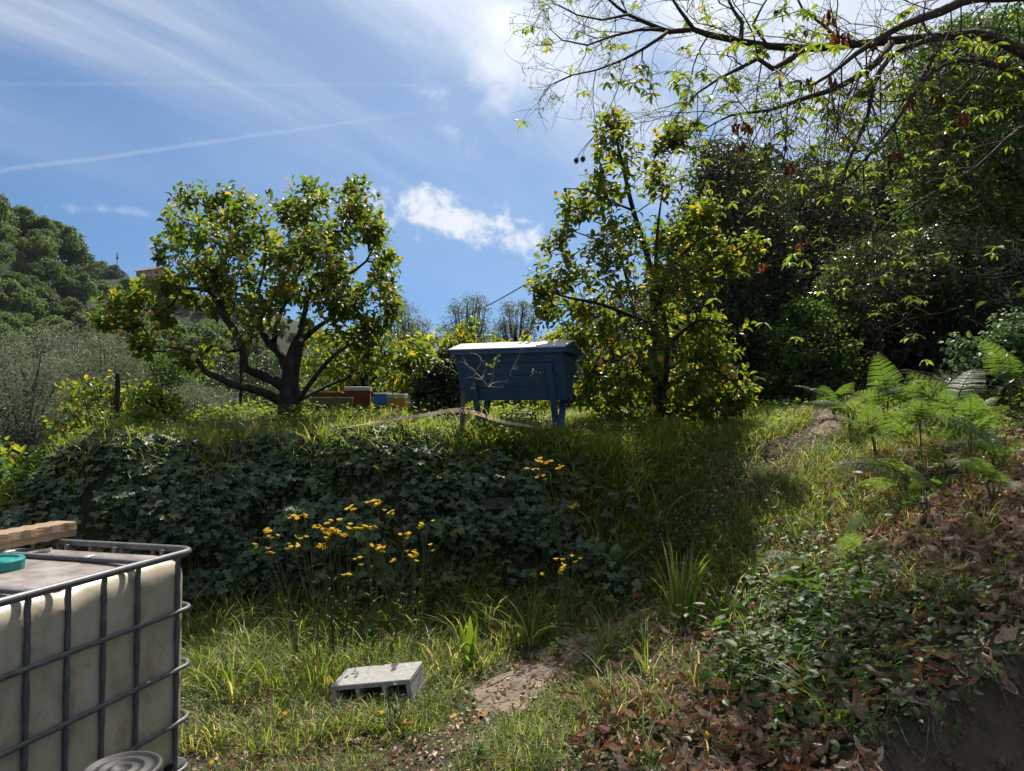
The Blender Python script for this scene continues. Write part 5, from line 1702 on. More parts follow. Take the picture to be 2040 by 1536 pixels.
def black_bin():
    t = thing('lidded_bucket', 'black plastic bucket with ringed lid in front of the tank', 'bucket', (-1.295, 2.50, -.06))
    zt = .53
    g = G(); lathe(g, [(.095, -.03), (.10, 0), (.116, zt - .03), (.118, zt - .02)], 32); g.build('body', M['black_plastic'], t, True)
    g = G(); lathe(g, [(.124, zt - .045), (.126, zt - .02), (.125, zt - .006), (.118, zt), (.108, zt), (.104, zt - .008), (.078, zt - .008), (.074, zt - .002), (.066, zt - .002), (.062, zt - .009), (.04, zt - .009), (.036, zt - .003), (.03, zt - .003), (.026, zt - .010), (.002, zt - .010)], 40)
    g.build('lid', M['black_plastic'], t, True)
    g = G(); p = [(.128 * math.cos(a), .128 * math.sin(a), zt - .06 - .10 * math.sin((a - 3.6) / 2.2 * math.pi) ) for a in np.linspace(3.6, 5.8, 20)]
    tube(g, p, .004, 6); g.build('handle', M['dark_steel'], t, True)


black_bin()


def concrete_block():
    # lies on its side, cells towards the camera
    a = P(672, 1352, 4.36); b = P(842, 1334, 4.42)
    d = Vector((b.x - a.x, b.y - a.y, 0)); yaw = math.atan2(d.y, d.x)
    w, dp, h_ = .50, .25, .14
    zg = hgt((a.x + b.x) / 2, 4.5)
    ztop = 1.65 - (1348 - 820) / FPX * 4.36 - .01
    c = Vector(((a.x + b.x) / 2, (a.y + b.y) / 2, 0)) + Vector((-math.sin(yaw), math.cos(yaw), 0)) * dp / 2
    t = thing('concrete_block', 'grey hollow concrete block lying on its side in the grass', 'concrete block', (c.x, c.y, ztop - h_), yaw)
    t.rotation_euler = (R(6), R(-9), R(-12))
    g = G()
    def wall(x0, x1, z0, z1):
        box(g, ((x0 + x1) / 2, 0, (z0 + z1) / 2), (x1 - x0, dp, z1 - z0), bev=.004)
    wl = .03
    wall(-w / 2, w / 2, h_ - wl, h_); 
    g.build('top_shell', M['concrete'], t)
    g = G(); wall(-w / 2, w / 2, 0, wl); g.build('bottom_shell', M['concrete'], t)
    for x in (-w / 2 + .016, -w / 6, w / 6, w / 2 - .016):
        g = G(); wall(x - .0145, x + .0145, wl, h_ - wl); g.build('web', M['concrete'], t)
    g = G(); box(g, (0, dp / 2 - .013, h_ / 2), (w - .05, .02, h_ - wl * 2)); g.build('back', M['concrete'], t)


concrete_block()


# ------------------------------------------------------------------ dry stone wall under the ivy
def stone_wall():
    t = thing('dry_stone_wall', 'dark dry stone wall showing through gaps in the ivy', 'wall', (0, float(bank_mid(0)) - .3, .1))
    O = Vector(t.location)
    r_ = random.Random(4)
    protos = []
    for s in range(5):
        q = random.Random(s)
        g = G(); box(g, (0, 0, 0), (1, 1, 1), bev=.16)
        v = g.V[0] * np.array([1, 1, 1]) + np.random.default_rng(s).normal(size=g.V[0].shape) * .035
        g.V = [v]; protos.append(g.mesh('stone', M['stone']))
    z = .15
    while z < 1.15:
        h_ = r_.uniform(.12, .2); x = -2.4 + r_.uniform(0, .2)
        while x < 1.0:
            w = r_.uniform(.18, .38)
            xc = x + w / 2
            # where the bank face reaches this height
            ys = np.linspace(5.6, 7.2, 60); zz = height(np.full(60, xc), ys)
            yk = ys[int(np.argmax(zz > z + h_ / 2))]
            link('stone', protos[r_.randrange(5)], t, mtx=Matrix.Translation(Vector((xc, yk + .17 - .13 * math.exp(-((xc + .12) / .3) ** 2 - ((z - .8) / .22) ** 2) + r_.uniform(-.02, .03), z + h_ / 2)) - O) @ Matrix.Rotation(r_.uniform(-.1, .1), 4, 'Z') @ Matrix.Diagonal((w * .97, .26, h_ * .96, 1)))
            x += w
        z += h_


stone_wall()

# ------------------------------------------------------------------ ivy on the bank
def slope_normal(x, y):
    e = .03
    dx = (height(x + e, y) - height(x - e, y)) / (2 * e); dy = (height(x, y + e) - height(x, y - e)) / (2 * e)
    return norm(np.stack([-dx, -dy, np.ones_like(dx)], -1))


def ivy():
    global rng
    rng = np.random.default_rng(41)
    n0 = 84000
    x = rng.uniform(-5.4, 1.5, n0); s = rng.uniform(-.25, 1.25, n0)
    y = bank_mid(x) - bank_w(x) + 2 * bank_w(x) * s
    nr = slope_normal(x, y)
    z = height(x, y)
    w = 1 / np.maximum(nr[:, 2], .25)                      # more of them on the steep face
    dens = w / 4.0 * sstep(1.15, -.1, x + .9 * vnoise(z * 2.2, x * 1.5)) * (.10 + .90 * sstep(-.22, .12, vnoise(x * 2.3, z * 3.1) * .8 + vnoise(x * 6, z * 8) * .5))
    dens *= sstep(.02, .22, z)
    hole = np.exp(-((x + .12) / .22) ** 2 - ((z - .83) / .17) ** 2)
    dens *= 1 - .93 * hole
    dens *= 1 - .6 * sstep(1.05, 1.25, s)
    k = rng.random(n0) < dens * .95
    x, y, z, nr, s = x[k], y[k], z[k], nr[k], s[k]
    n = len(x)
    print('ivy leaves', n)
    clump = np.clip(vnoise(x * 2.3, z * 3.1) * .8 + vnoise(x * 6, z * 8) * .5 + .45, 0, 1)
    pos = np.stack([x, y, z], 1) + nr * (rng.uniform(.015, .05, n) + .33 * clump * rng.random(n) ** .8 * (1 - .85 * sstep(.55, .9, s)))[:, None]
    N_ = norm(nr * .55 + np.array([0, -.1, .62]) + rng.normal(size=(n, 3)) * .33)
    D = norm(np.stack([rng.normal(size=n) * .8, -np.ones(n) * .7, -np.ones(n) * .5], 1) + rng.normal(size=(n, 3)) * .3)
    O = np.array([-1.8, float(bank_mid(-1.8)) - .4, hgt(-1.8, float(bank_mid(-1.8)) - .4)])
    t = thing('ivy', 'dark green ivy carpet hanging over the terrace bank', 'ivy', tuple(O))
    put_leaves(t, O, T_IVY, 'ivy_leaf', pos, D, N_, (.035 + .075 * rng.random(n) ** 1.3))
    g = G()
    for i in range(90):
        xx = rng.uniform(-4.8, 1.2); m_ = float(bank_mid(xx)); w_ = float(bank_w(xx))
        pts = []
        for q in np.linspace(1.0, 0.05, 6):
            yy = m_ - w_ + 2 * w_ * q; xx += rng.normal() * .07
            pts.append((xx, yy - .03, hgt(xx, yy) + .02))
        p, r = smooth_line(pts, [.005] * 6, .1); tube(g, p - O, r, 4)
    g.build('stems', M['twig'], t)


ivy()


# ------------------------------------------------------------------ grass
def blades(g, x, y, h_, w, lean, rnd, az=None, z=None, segs=3):
    n = len(x)
    z = height(x, y) if z is None else z
    az = rng.random(n) * 6.283 if az is None else az
    dirx, diry = np.cos(az), np.sin(az)
    face = az + np.pi / 2 + rng.normal(size=n) * .5
    sx, sy = np.cos(face), np.sin(face)
    V = np.empty((n, segs * 2 + 1, 3))
    for k in range(segs + 1):
        t = k / segs
        out = lean * h_ * t ** 2
        up = h_ * (t - .30 * np.minimum(lean, 1.6) * t ** 2.6)
        cx, cy, cz = x + dirx * out, y + diry * out, z + up - .01
        ww = w * (1 - .15 * t - .35 * t * t)
        if k < segs:
            V[:, 2 * k] = np.stack([cx - sx * ww, cy - sy * ww, cz], 1); V[:, 2 * k + 1] = np.stack([cx + sx * ww, cy + sy * ww, cz], 1)
        else:
            V[:, 2 * k] = np.stack([cx, cy, cz], 1)
    K = segs * 2 + 1
    off = (np.arange(n) * K)[:, None, None] + g.n
    q = np.array([(2 * k, 2 * k + 1, 2 * k + 3, 2 * k + 2) for k in range(segs - 1)])
    tr = np.array([(2 * segs - 2, 2 * segs - 1, 2 * segs)])
    g.F.append((q[None] + off).reshape(-1, 4)); g.F.append((tr[None] + off).reshape(-1, 3))
    g.V.append(V.reshape(-1, 3)); g.A.append(np.repeat(rnd, K)); g.n += n * K


def grass():
    global rng
    rng = np.random.default_rng(51)
    # --- short meadow in front
    n0 = 165000
    x = rng.uniform(-2.6, 2.6, n0); y = rng.uniform(2.7, 6.6, n0)
    pd = path_dist(x, y)
    pw = .24 * np.interp(y, [2, 4, 4.7, 5.2, 5.7, 6.6, 7.4, 9], [.25, .6, 1.15, .95, .4, .1, .7, .7])
    patch = vnoise(x * 1.9 + 3, y * 1.9) + .5 * vnoise(x * 5, y * 5 + 7)
    dens = sstep(-.35, .30, patch) * .85 + .12
    dens *= .05 + .95 * sstep(pw * .7, pw * 1.5, pd)
    leafy = sstep(.30, .75, x - .55 * (4.9 - y) * .35 + .25 * vnoise(x * 2, y * 2))
    dens *= 1 - .86 * leafy * sstep(5.6, 4.9, y)
    dens *= 1 - .55 * sstep(4.2, 3.3, y) * sstep(-.1, .5, x)
    k = rng.random(n0) < dens * .62
    x, y = x[k], y[k]
    tall = sstep(.0, .5, vnoise(x * 1.4 + 9, y * 1.4)) + sstep(4.6, 5.6, y) * .9
    h_ = rng.uniform(.025, .075, len(x)) * (1 + 1.3 * tall)
    g = G(); blades(g, x, y, h_, rng.uniform(.0016, .0032, len(x)), rng.uniform(.2, 1.5, len(x)), rng.random(len(x)) ** .9)
    tag(g.build('meadow_grass', M['grass_blade']), 'short sunlit grass across the clearing in front of the bank', 'grass', kind='stuff')

    # --- tussocks of longer grass
    g = G()
    def tuft(cx, cy, n, h_, spread_, w=.0035, lean=(.3, 1.2), z=None, rn=(0, .85)):
        a = rng.random(n) * 6.283; r_ = spread_ * np.sqrt(rng.random(n))
        blades(g, cx + r_ * np.cos(a), cy + r_ * np.sin(a), h_ * rng.uniform(.5, 1.1, n), w * rng.uniform(.7, 1.3, n), rng.uniform(*lean, n), rng.uniform(rn[0], rn[1], n), az=a + rng.normal(size=n) * .6, segs=4)
    for i in range(520):                                   # along the foot of the bank
        xx = rng.uniform(-3.0, 1.4); yy = rng.uniform(4.7, 6.25) if xx < .2 else rng.uniform(5.6, 6.6)
        if path_dist([xx], [yy])[0] < .3: continue
        tuft(xx, yy, 16, rng.uniform(.14, .30) * (1 + .7 * sstep(5.2, 5.9, yy)), .07)
    for i in range(70):                                    # grown up against the block
        tuft(rng.uniform(-1.08, -.42), rng.uniform(4.0, 4.3), 14, rng.uniform(.07, .16), .05, .0028)
    for i in range(60):                                    # breaking up the edges of the path
        q = PATH[3] + (PATH[5] - PATH[3]) * rng.random() + rng.normal(size=2) * .2
        tuft(q[0], q[1], 10, rng.uniform(.05, .12), .06, .0026)
    for i in range(150):
        xx = rng.uniform(-1.75, .0); yy = rng.uniform(3.9, 4.9)
        if path_dist([xx], [yy])[0] < .3 or (-1.12 < xx < -.42 and 4.2 < yy < 4.72): continue
        tuft(xx, yy, 14, rng.uniform(.10, .20), .06, .003)
    for i in range(150):                                    # right of the path, amid the dead leaves
        xx = rng.uniform(.5, 3.2); yy = rng.uniform(3.3, 5.8)
        tuft(xx, yy, 14, rng.uniform(.12, .34), .05, .003, rn=(.1, .9))
    tag(g.build('long_grass', M['grass_blade']), 'longer grass tussocks along the foot of the bank', 'grass', kind='stuff')

    # --- terrace grass, catching the light along the rim
    g = G()
    n0 = 60000
    x = rng.uniform(-4.3, 4.6, n0); y = rng.uniform(6.55, 11.2, n0)
    dens = np.interp(y, [6.5, 7.2, 9, 11.2], [1, .9, .5, .3]) * (.3 + .7 * sstep(-.3, .2, vnoise(x * 1.6, y * 1.6)))
    dens *= .08 + .92 * sstep(.15, .33, path_dist(x, y))
    k = rng.random(n0) < dens * .8
    x, y = x[k], y[k]
    low = 1 - .7 * np.exp(-((x - .1) / .8) ** 2 - ((y - 7.9) / 1.2) ** 2)
    blades(g, x, y, rng.uniform(.05, .17, len(x)) * low, rng.uniform(.0025, .005, len(x)), rng.uniform(.1, 1.2, len(x)), rng.random(len(x)) * .92, segs=3)
    for i in range(60):
        tuft(rng.uniform(-2.8, -.5), rng.uniform(6.7, 7.6), 18, rng.uniform(.16, .30), .06, .004, (.1, .7), rn=(.3, .98))
    tag(g.build('terrace_grass', M['grass_blade']), 'tall backlit grass along the terrace rim', 'grass', kind='stuff')

    # --- fine grass on the ramp up to the terrace
    g = G()
    n0 = 46000
    x = rng.uniform(.5, 4.0, n0); y = rng.uniform(5.4, 9.0, n0)
    m = (y > bank_mid(x) - bank_w(x) - .3) & (path_dist(x, y) > np.interp(y, [5.3, 5.8, 6.8, 7.4], [.2, .03, .03, .18]))
    dens = .35 + .65 * sstep(-.3, .25, vnoise(x * 2.2 + 2, y * 2.2))
    k = m & (rng.random(n0) < dens)
    x, y = x[k], y[k]
    blades(g, x, y, rng.uniform(.06, .20, len(x)), rng.uniform(.0016, .003, len(x)), rng.uniform(.3, 1.4, len(x)), rng.random(len(x)))
    tag(g.build('ramp_grass', M['grass_blade']), 'fine shaded grass on the ramp beside the ivy', 'grass', kind='stuff')


grass()


def bank_growth():
    """wild grass and sprigs that break through the ivy and hang over the rim"""
    global rng
    rng = np.random.default_rng(55)
    g = G()
    n0 = 7000
    x = np.where(rng.random(n0) < .5, rng.uniform(-4.6, 1.6, n0), rng.uniform(-.6, 1.6, n0)); s = np.where(rng.random(n0) < .55, rng.uniform(.75, 1.15, n0), rng.uniform(.0, 1.0, n0))
    m = vnoise(x * 2.6 + 4, s * 3) > -.12
    x, s = x[m], s[m]; n = len(x)
    y = bank_mid(x) - bank_w(x) + 2 * bank_w(x) * s - .06
    blades(g, x, y, rng.uniform(.10, .30, n) * (1 - .55 * sstep(.8, 1.0, s)), rng.uniform(.002, .0042, n), rng.uniform(.3, 1.6, n), rng.random(n) * .95, az=-np.pi / 2 + rng.normal(size=n) * .9, z=height(x, y) + .05, segs=4)
    for i in range(70):
        cx = rng.uniform(-4.2, 1.4); cs = rng.uniform(.55, 1.05); cy = float(bank_mid(cx) - bank_w(cx) + 2 * bank_w(cx) * cs)
        k = 14; a = rng.random(k) * 6.283
        blades(g, cx + .05 * np.cos(a), cy + .05 * np.sin(a), rng.uniform(.16, .40) * rng.uniform(.6, 1.1, k), rng.uniform(.0025, .005, k), rng.uniform(.2, 1.1, k), rng.random(k) * .9, az=a, segs=4)
    tag(g.build('bank_grass', M['grass_blade']), 'thin grass growing out of the ivy and over the rim', 'grass', kind='stuff')
    g = G()
    n0 = 9000
    x = rng.uniform(-4.8, 1.8, n0); s = np.where(rng.random(n0) < .6, rng.uniform(.62, 1.3, n0), rng.uniform(.0, 1.0, n0))
    m = (vnoise(x * 1.9 + 14, s * 2.4) + .25 * sstep(-.6, .4, x)) > .10
    x, s = x[m], s[m]; n = len(x)
    y = bank_mid(x) - bank_w(x) + 2 * bank_w(x) * s
    nr = slope_normal(x, y)
    pos = np.stack([x, y, height(x, y)], 1) + nr * rng.uniform(.03, .13, n)[:, None]
    N_ = norm(np.array([0, -.2, 1.0]) + rng.normal(size=(n, 3)) * .45); D = norm(np.cross(N_, rand_unit(n)))
    inst(g, *T_OVAL, pos, D, N_, rng.uniform(.02, .06, n), rng.random(n))
    tag(g.build('rim_weeds', M['weed_leaf_pale']), 'pale green weed leaves along the rim above the ivy', 'ground cover', kind='stuff')


bank_growth()


def grass_clump(label, px, Y, n, h_, w, spread_, lean, seed, droop=0):
    """one clump that stands out: each blade a part"""
    r_ = random.Random(seed)
    cx = PX(px, Y); zg = hgt(cx, Y)
    t = thing('grass_clump', label, 'grass clump', (cx, Y, zg))
    for i in range(n):
        a = r_.random() * 6.283; rr = spread_ * math.sqrt(r_.random())
        az = a + r_.gauss(0, .4); ln = h_ * r_.uniform(.55, 1.05); le = r_.uniform(*lean)
        pts = []
        for k in range(6):
            q = k / 5
            pts.append((rr * math.cos(a) + math.cos(az) * le * ln * q * q, rr * math.sin(a) + math.sin(az) * le * ln * q * q, ln * (q - .28 * min(le, 1.4) * q ** 2.6) - .02))
        f = az + math.pi / 2 + r_.gauss(0, .4)
        sx, sy = math.cos(f), math.sin(f)
        V = []
        for k, p in enumerate(pts):
            q = k / 5; ww = w * (1 - .1 * q - .88 * q ** 3) * r_.uniform(.95, 1.05)
            V += [(p[0] - sx * ww, p[1] - sy * ww, p[2]), (p[0], p[1], p[2] - ww * .35), (p[0] + sx * ww, p[1] + sy * ww, p[2])]
        F = []
        for k in range(5):
            F += [(3 * k, 3 * k + 1, 3 * k + 4, 3 * k + 3), (3 * k + 1, 3 * k + 2, 3 * k + 5, 3 * k + 4)]
        G().add(V, F, r_.random() * .75).build('blade', M['grass_blade'], t)
    return t


grass_clump('tall sword leaved green clump beside the path', 1352, 5.15, 30, .62, .012, .10, (.05, .55), 1)
grass_clump('second darker sword leaved clump right of the tall one', 1432, 4.9, 24, .36, .011, .09, (.1, .8), 2)
grass_clump('drooping grass clump at the foot of the ivy', 1060, 5.35, 22, .50, .007, .06, (.5, 1.5), 3)
grass_clump('upright grass clump growing out of the upper ivy', 572, 6.05, 26, .45, .006, .08, (.1, .8), 4)
grass_clump('leaning grass clump beside the tank', 470, 4.6, 24, .42, .006, .10, (.4, 1.4), 5)
grass_clump('bright grass clump in the middle foreground', 1030, 3.75, 26, .22, .005, .06, (.2, 1.0), 6)
grass_clump('grass clump arching over the soil bank at lower right', 1650, 3.35, 22, .36, .006, .06, (.6, 1.6), 7)
grass_clump('tall seed grass clump left of the concrete block', 640, 4.75, 30, .42, .006, .14, (.1, .7), 8)
grass_clump('grass clump on the stake side of the terrace rim', 935, 6.75, 20, .26, .006, .05, (.6, 1.4), 9)


# ------------------------------------------------------------------ fallen leaves and litter
def litter_density(x, y):
    h_ = height(x, y)
    right = sstep(.0, .55, x - .12 * (4.9 - y) + .35 * vnoise(x * 2, y * 2) - .35 * sstep(4.3, 5.0, y)) * sstep(6.2, 5.4, y - .45 * np.clip(x - 1.2, 0, 3))
    d = right * (.10 + .90 * sstep(-.15, .2, vnoise(x * 1.5 + 7, y * 1.5 + 3) + .35 * sstep(2.2, 3.0, x) + .3 * sstep(4.1, 3.5, y)))
    d = np.maximum(d, .14 * sstep(5.6, 4.6, y))
    d *= 1 - .93 * sstep(3.24, 3.10, y) * sstep(1.3, 1.5, x)
    return d


def litter():
    global rng
    rng = np.random.default_rng(61)
    n0 = 21000
    x = rng.uniform(-1.7, 4.6, n0); y = rng.uniform(2.8, 6.8, n0)
    k = rng.random(n0) < litter_density(x, y) * .98
    x, y = x[k], y[k]
    n = len(x)
    nr = slope_normal(x, y)
    pos = np.stack([x, y, height(x, y)], 1) + nr * rng.uniform(.008, .06, n)[:, None]
    N_ = norm(nr + rng.normal(size=(n, 3)) * .85); D = norm(np.cross(N_, rand_unit(n)))
    s = (.045 + .085 * rng.random(n) ** 1.4) * np.where(x < .3, .62, 1.0)
    rnd = rng.random(n); var = rng.integers(0, 6, n)
    dist = np.linalg.norm(pos - np.array([0, 0, EYE]), axis=1)
    px = 1020 + FPX * pos[:, 0] / pos[:, 1]; py = 820 + FPX * (EYE - pos[:, 2]) / pos[:, 1]
    ok = (px > 420) & (px < 2030) & (py < 1525)
    score = np.where(ok, (s / dist) * (.4 + np.abs(N_[:, 2])), 0)
    sel = np.argsort(-score)[:300]; msk = np.zeros(n, bool); msk[sel] = True
    mes = [G().add(np.array(v) - np.array([0, .5, 0]), f, 0.).mesh('fallen_leaf', M['dry_leaf']) for v, f in T_DRY]
    for i in sel:
        o = link('fallen_leaf', mes[var[i]], mtx=leaf_matrix(pos[i] + nr[i] * .012, D[i], N_[i], s[i] * 1.1))
        q = pos[i]
        z_ = ('on the upper leaf bank beside the ferns' if q[0] > 2.1 else 'around the bramble leaves on the right slope' if q[0] > 1.25 else 'in the drift at the bottom middle' if q[0] > .25 and q[1] < 4.6 else 'beside the bend of the path' if q[0] > -.2 else 'in the short grass near the concrete block')
        tag(o, 'curled brown dead leaf lying ' + z_, 'leaf', 'fallen leaves ' + z_)
    g = G()
    for v in range(6):
        m = (~msk) & (var == v)
        inst(g, np.array(T_DRY[v][0]) - np.array([0, .5, 0]), T_DRY[v][1], pos[m], D[m], N_[m], s[m], rnd[m])
    tag(g.build('leaf_litter', M['dry_leaf']), 'carpet of dead brown leaves on the right hand slope', 'leaf litter', kind='stuff')
    # chips and crumbs of leaf on the path and among the grass
    n0 = 34000
    x = rng.uniform(-2.0, 3.6, n0); y = rng.uniform(2.8, 8.5, n0)
    dens = np.maximum(.9 * sstep(.42, .12, path_dist(x, y)), (.45 * sstep(5.6, 4.4, y)))
    dens *= 1 - .97 * sstep(3.3, 3.15, y) * sstep(1.25, 1.45, x)
    k = rng.random(n0) < dens; x, y = x[k], y[k]; n = len(x)
    nr = slope_normal(x, y)
    pos = np.stack([x, y, height(x, y)], 1) + nr * rng.uniform(.008, .022, n)[:, None]
    N_ = norm(nr + rng.normal(size=(n, 3)) * .45); D = norm(np.cross(N_, rand_unit(n)))
    g = G(); inst(g, *T_WIDE, pos, D, N_, rng.uniform(.008, .035, n), rng.random(n))
    tag(g.build('leaf_crumbs', M['dry_leaf']), 'crumbled leaf scraps scattered over the path and clearing', 'leaf litter', kind='stuff')
    # clods and pebbles at the raw soil cut
    n = 1300
    x = rng.uniform(1.35, 2.6, n); y = rng.uniform(2.55, 3.25, n)
    g = G()
    cv = np.array([(-1, 0, 0), (1, 0, 0), (0, -1, 0), (0, 1, 0), (0, 0, -.8), (0, 0, .8)]) * .5
    cf = [(0, 2, 5), (2, 1, 5), (1, 3, 5), (3, 0, 5), (2, 0, 4), (1, 2, 4), (3, 1, 4), (0, 3, 4)]
    inst(g, cv, cf, np.stack([x, y, height(x, y)], 1), rand_unit(n), rand_unit(n), .010 + .065 * rng.random(n) ** 4, rng.random(n))
    tag(g.build('soil_clods', M['raw_soil']), 'crumbly clods on the raw soil cut at lower right', 'soil', kind='stuff')
    g = G()
    for i in range(30):
        x0 = rng.uniform(1.35, 2.5); y0 = 3.16 + rng.normal() * .03; q = np.array([x0, y0, hgt(x0, y0) + .02])
        pts = [q]
        d = np.array([rng.normal() * .4, -1.0, -.1])
        for k in range(5):
            d = d + rng.normal(size=3) * .35 + np.array([0, 0, -.3]); d /= np.linalg.norm(d)
            e = pts[-1] + d * rng.uniform(.04, .08)
            e[2] = max(e[2], hgt(e[0], e[1]) + .006); pts.append(e)
        p, r = smooth_line(pts, np.linspace(.0024, .0008, 6), .03); tube(g, p, r, 4, cap=False)
    tag(g.build('root_strands', M['bark_grey']), 'dry roots and straw hanging over the raw soil cut', 'roots', kind='stuff')
    # thin dry twigs
    for i, (px_, py_, Y, L_, a, lab) in enumerate(((1380, 1440, 3.45, .42, 1.9, 'thin bent dry twig on the dead leaves at lower middle'), (1560, 1330, 3.7, .3, .4, 'thick curled dry stalk on the dead leaves'), (1000, 1340, 4.6, .22, .6, 'short dark twig lying on the path'), (1700, 1450, 3.1, .35, 2.6, 'dry root strand hanging at the soil bank'))):
        c = P(px_, py_, Y); pts = []
        for k in range(5):
            q = (k / 4 - .5) * L_
            xx = c.x + math.cos(a) * q + .03 * math.sin(k * 2); yy = c.y + math.sin(a) * q
            pts.append((xx, yy, hgt(xx, yy) + .035 + .02 * (k % 2)))
        p, r = smooth_line(pts, [.004, .004, .0035, .003, .002], .04)
        g = G(); tube(g, p, r, 5)
        tag(g.build('dry_twig', M['bark_grey'], origin=pts[2]), lab, 'twig')


litter()


# ------------------------------------------------------------------ low leafy ground cover
def ground_cover():
    global rng
    rng = np.random.default_rng(71)
    def cover(name, label, n0, xr, yr, densf, T, mat, size, lift, up=.8):
        x = rng.uniform(*xr, n0); y = rng.uniform(*yr, n0)
        k = rng.random(n0) < densf(x, y); x, y = x[k], y[k]; n = len(x)
        nr = slope_normal(x, y)
        pos = np.stack([x, y, height(x, y)], 1) + np.array([0, 0, 1]) * (lift[0] + (lift[1] - lift[0]) * rng.random(n) ** 1.5)[:, None]
        N_ = norm(nr * .4 + np.array([0, 0, up]) + rng.normal(size=(n, 3)) * .4)
        D = norm(np.cross(N_, rand_unit(n)))
        g = G(); inst(g, *T, pos, D, N_, rng.uniform(*size, n), rng.random(n))
        tag(g.build(name, M[mat]), label, 'ground cover', kind='stuff')
    cover('clover', 'small clover like leaves among the grass of the clearing', 26000, (-2.2, 1.2), (2.9, 6.0),
          lambda x, y: .55 * sstep(-.02, .35, vnoise(x * 2.4 + 20, y * 2.4)) * sstep(.15, .32, path_dist(x, y)) + .0, T_WIDE, 'weed_leaf', (.010, .028), (.01, .07))
    cover('bramble_cover', 'tangle of small green leaves over the right hand slope', 24000, (.9, 4.2), (3.05, 6.3),
          lambda x, y: .40 * sstep(.9, 1.35, x + .3 * vnoise(x * 3, y * 3)) * sstep(-.05, .25, vnoise(x * 1.5 + 1, y * 1.5 + 8) + .30 * np.exp(-((x - 1.7) / .6) ** 2 - ((y - 3.9) / .7) ** 2)), T_OVAL, 'weed_leaf', (.022, .060), (.02, .20))
    cover('bramble_leaves', 'larger toothed leaves spread over the right hand slope', 5200, (.9, 3.4), (3.15, 6.0),
          lambda x, y: .55 * sstep(1.0, 1.5, x + .4 * vnoise(x * 3, y * 3)) * sstep(-.05, .3, vnoise(x * 1.3 + 31, y * 1.3 + 8) + .35 * np.exp(-((x - 1.5) / .5) ** 2 - ((y - 3.9) / .6) ** 2)), T_TOOTH, 'weed_leaf', (.04, .085), (.04, .26))
    cover('terrace_weeds', 'mixed low weeds on the terrace under the trees', 16000, (-4.0, 3.5), (6.7, 10.5),
          lambda x, y: .7 * sstep(-.1, .3, vnoise(x * 1.7 + 4, y * 1.7)) * (1 - .9 * np.exp(-((x - .15) / .6) ** 2 - ((y - 7.7) / .8) ** 2)), T_OVAL, 'weed_leaf_pale', (.03, .07), (.03, .18))
    cover('path_edge_weeds', 'bright weeds beside the upper end of the path', 9000, (2.6, 6.0), (6.6, 9.6),
          lambda x, y: .8 * sstep(-.2, .2, vnoise(x * 2 + 4, y * 2)) * sstep(.18, .35, path_dist(x, y)), T_OVAL, 'weed_leaf_pale', (.03, .06), (.02, .20))


ground_cover()


# ------------------------------------------------------------------ leafy weeds, each leaf a part
MESH = {}


def shared(key, T, mat):
    if key not in MESH:
        MESH[key] = G().add(np.array(T[0]), T[1], 0.).mesh('leaf', M[mat])
    return MESH[key]


def weed(name, label, cat, px, Y, nst, h_, leaf, T, mat, seed, nl=7, lean=.5, key=None, trifol=False):
    r_ = random.Random(seed)
    cx = PX(px, Y); zg = hgt(cx, Y)
    t = thing(name, label, cat, (cx, Y, zg))
    me = shared(key or (mat + str(id(T))), T, mat)
    g = G()
    for s in range(nst):
        a = r_.random() * 6.283; le = lean * r_.uniform(.4, 1.3); hh = h_ * r_.uniform(.6, 1.1)
        pts = [(0.02 * math.cos(a), .02 * math.sin(a), -.02)]
        for k in range(1, 5):
            q = k / 4
            pts.append((math.cos(a) * le * hh * q ** 1.4 + r_.gauss(0, .008), math.sin(a) * le * hh * q ** 1.4 + r_.gauss(0, .008), hh * (q - .2 * le * q * q)))
        p, r = smooth_line(pts, [.0035, .003, .0025, .002, .0015], .05); tube(g, p, r, 4)
        for k in range(nl):
            q = (k + 1) / nl; i = min(len(p) - 1, int(q * (len(p) - 1)))
            an = k * 2.4 + r_.random()
            for w in ((-.8, 0, .8) if trifol else (0,)):
                d = np.array([math.cos(an + w), math.sin(an + w), r_.uniform(-.25, .5)])
                n_ = np.array([r_.gauss(0, .3), r_.gauss(0, .3), 1.0])
                link('leaf', me, t, mtx=leaf_matrix(p[i] + d * .01, d, n_, leaf * r_.uniform(.6, 1.15) * (1 - .35 * q)))
    g.build('stem', M['stem_green'], t)
    return t


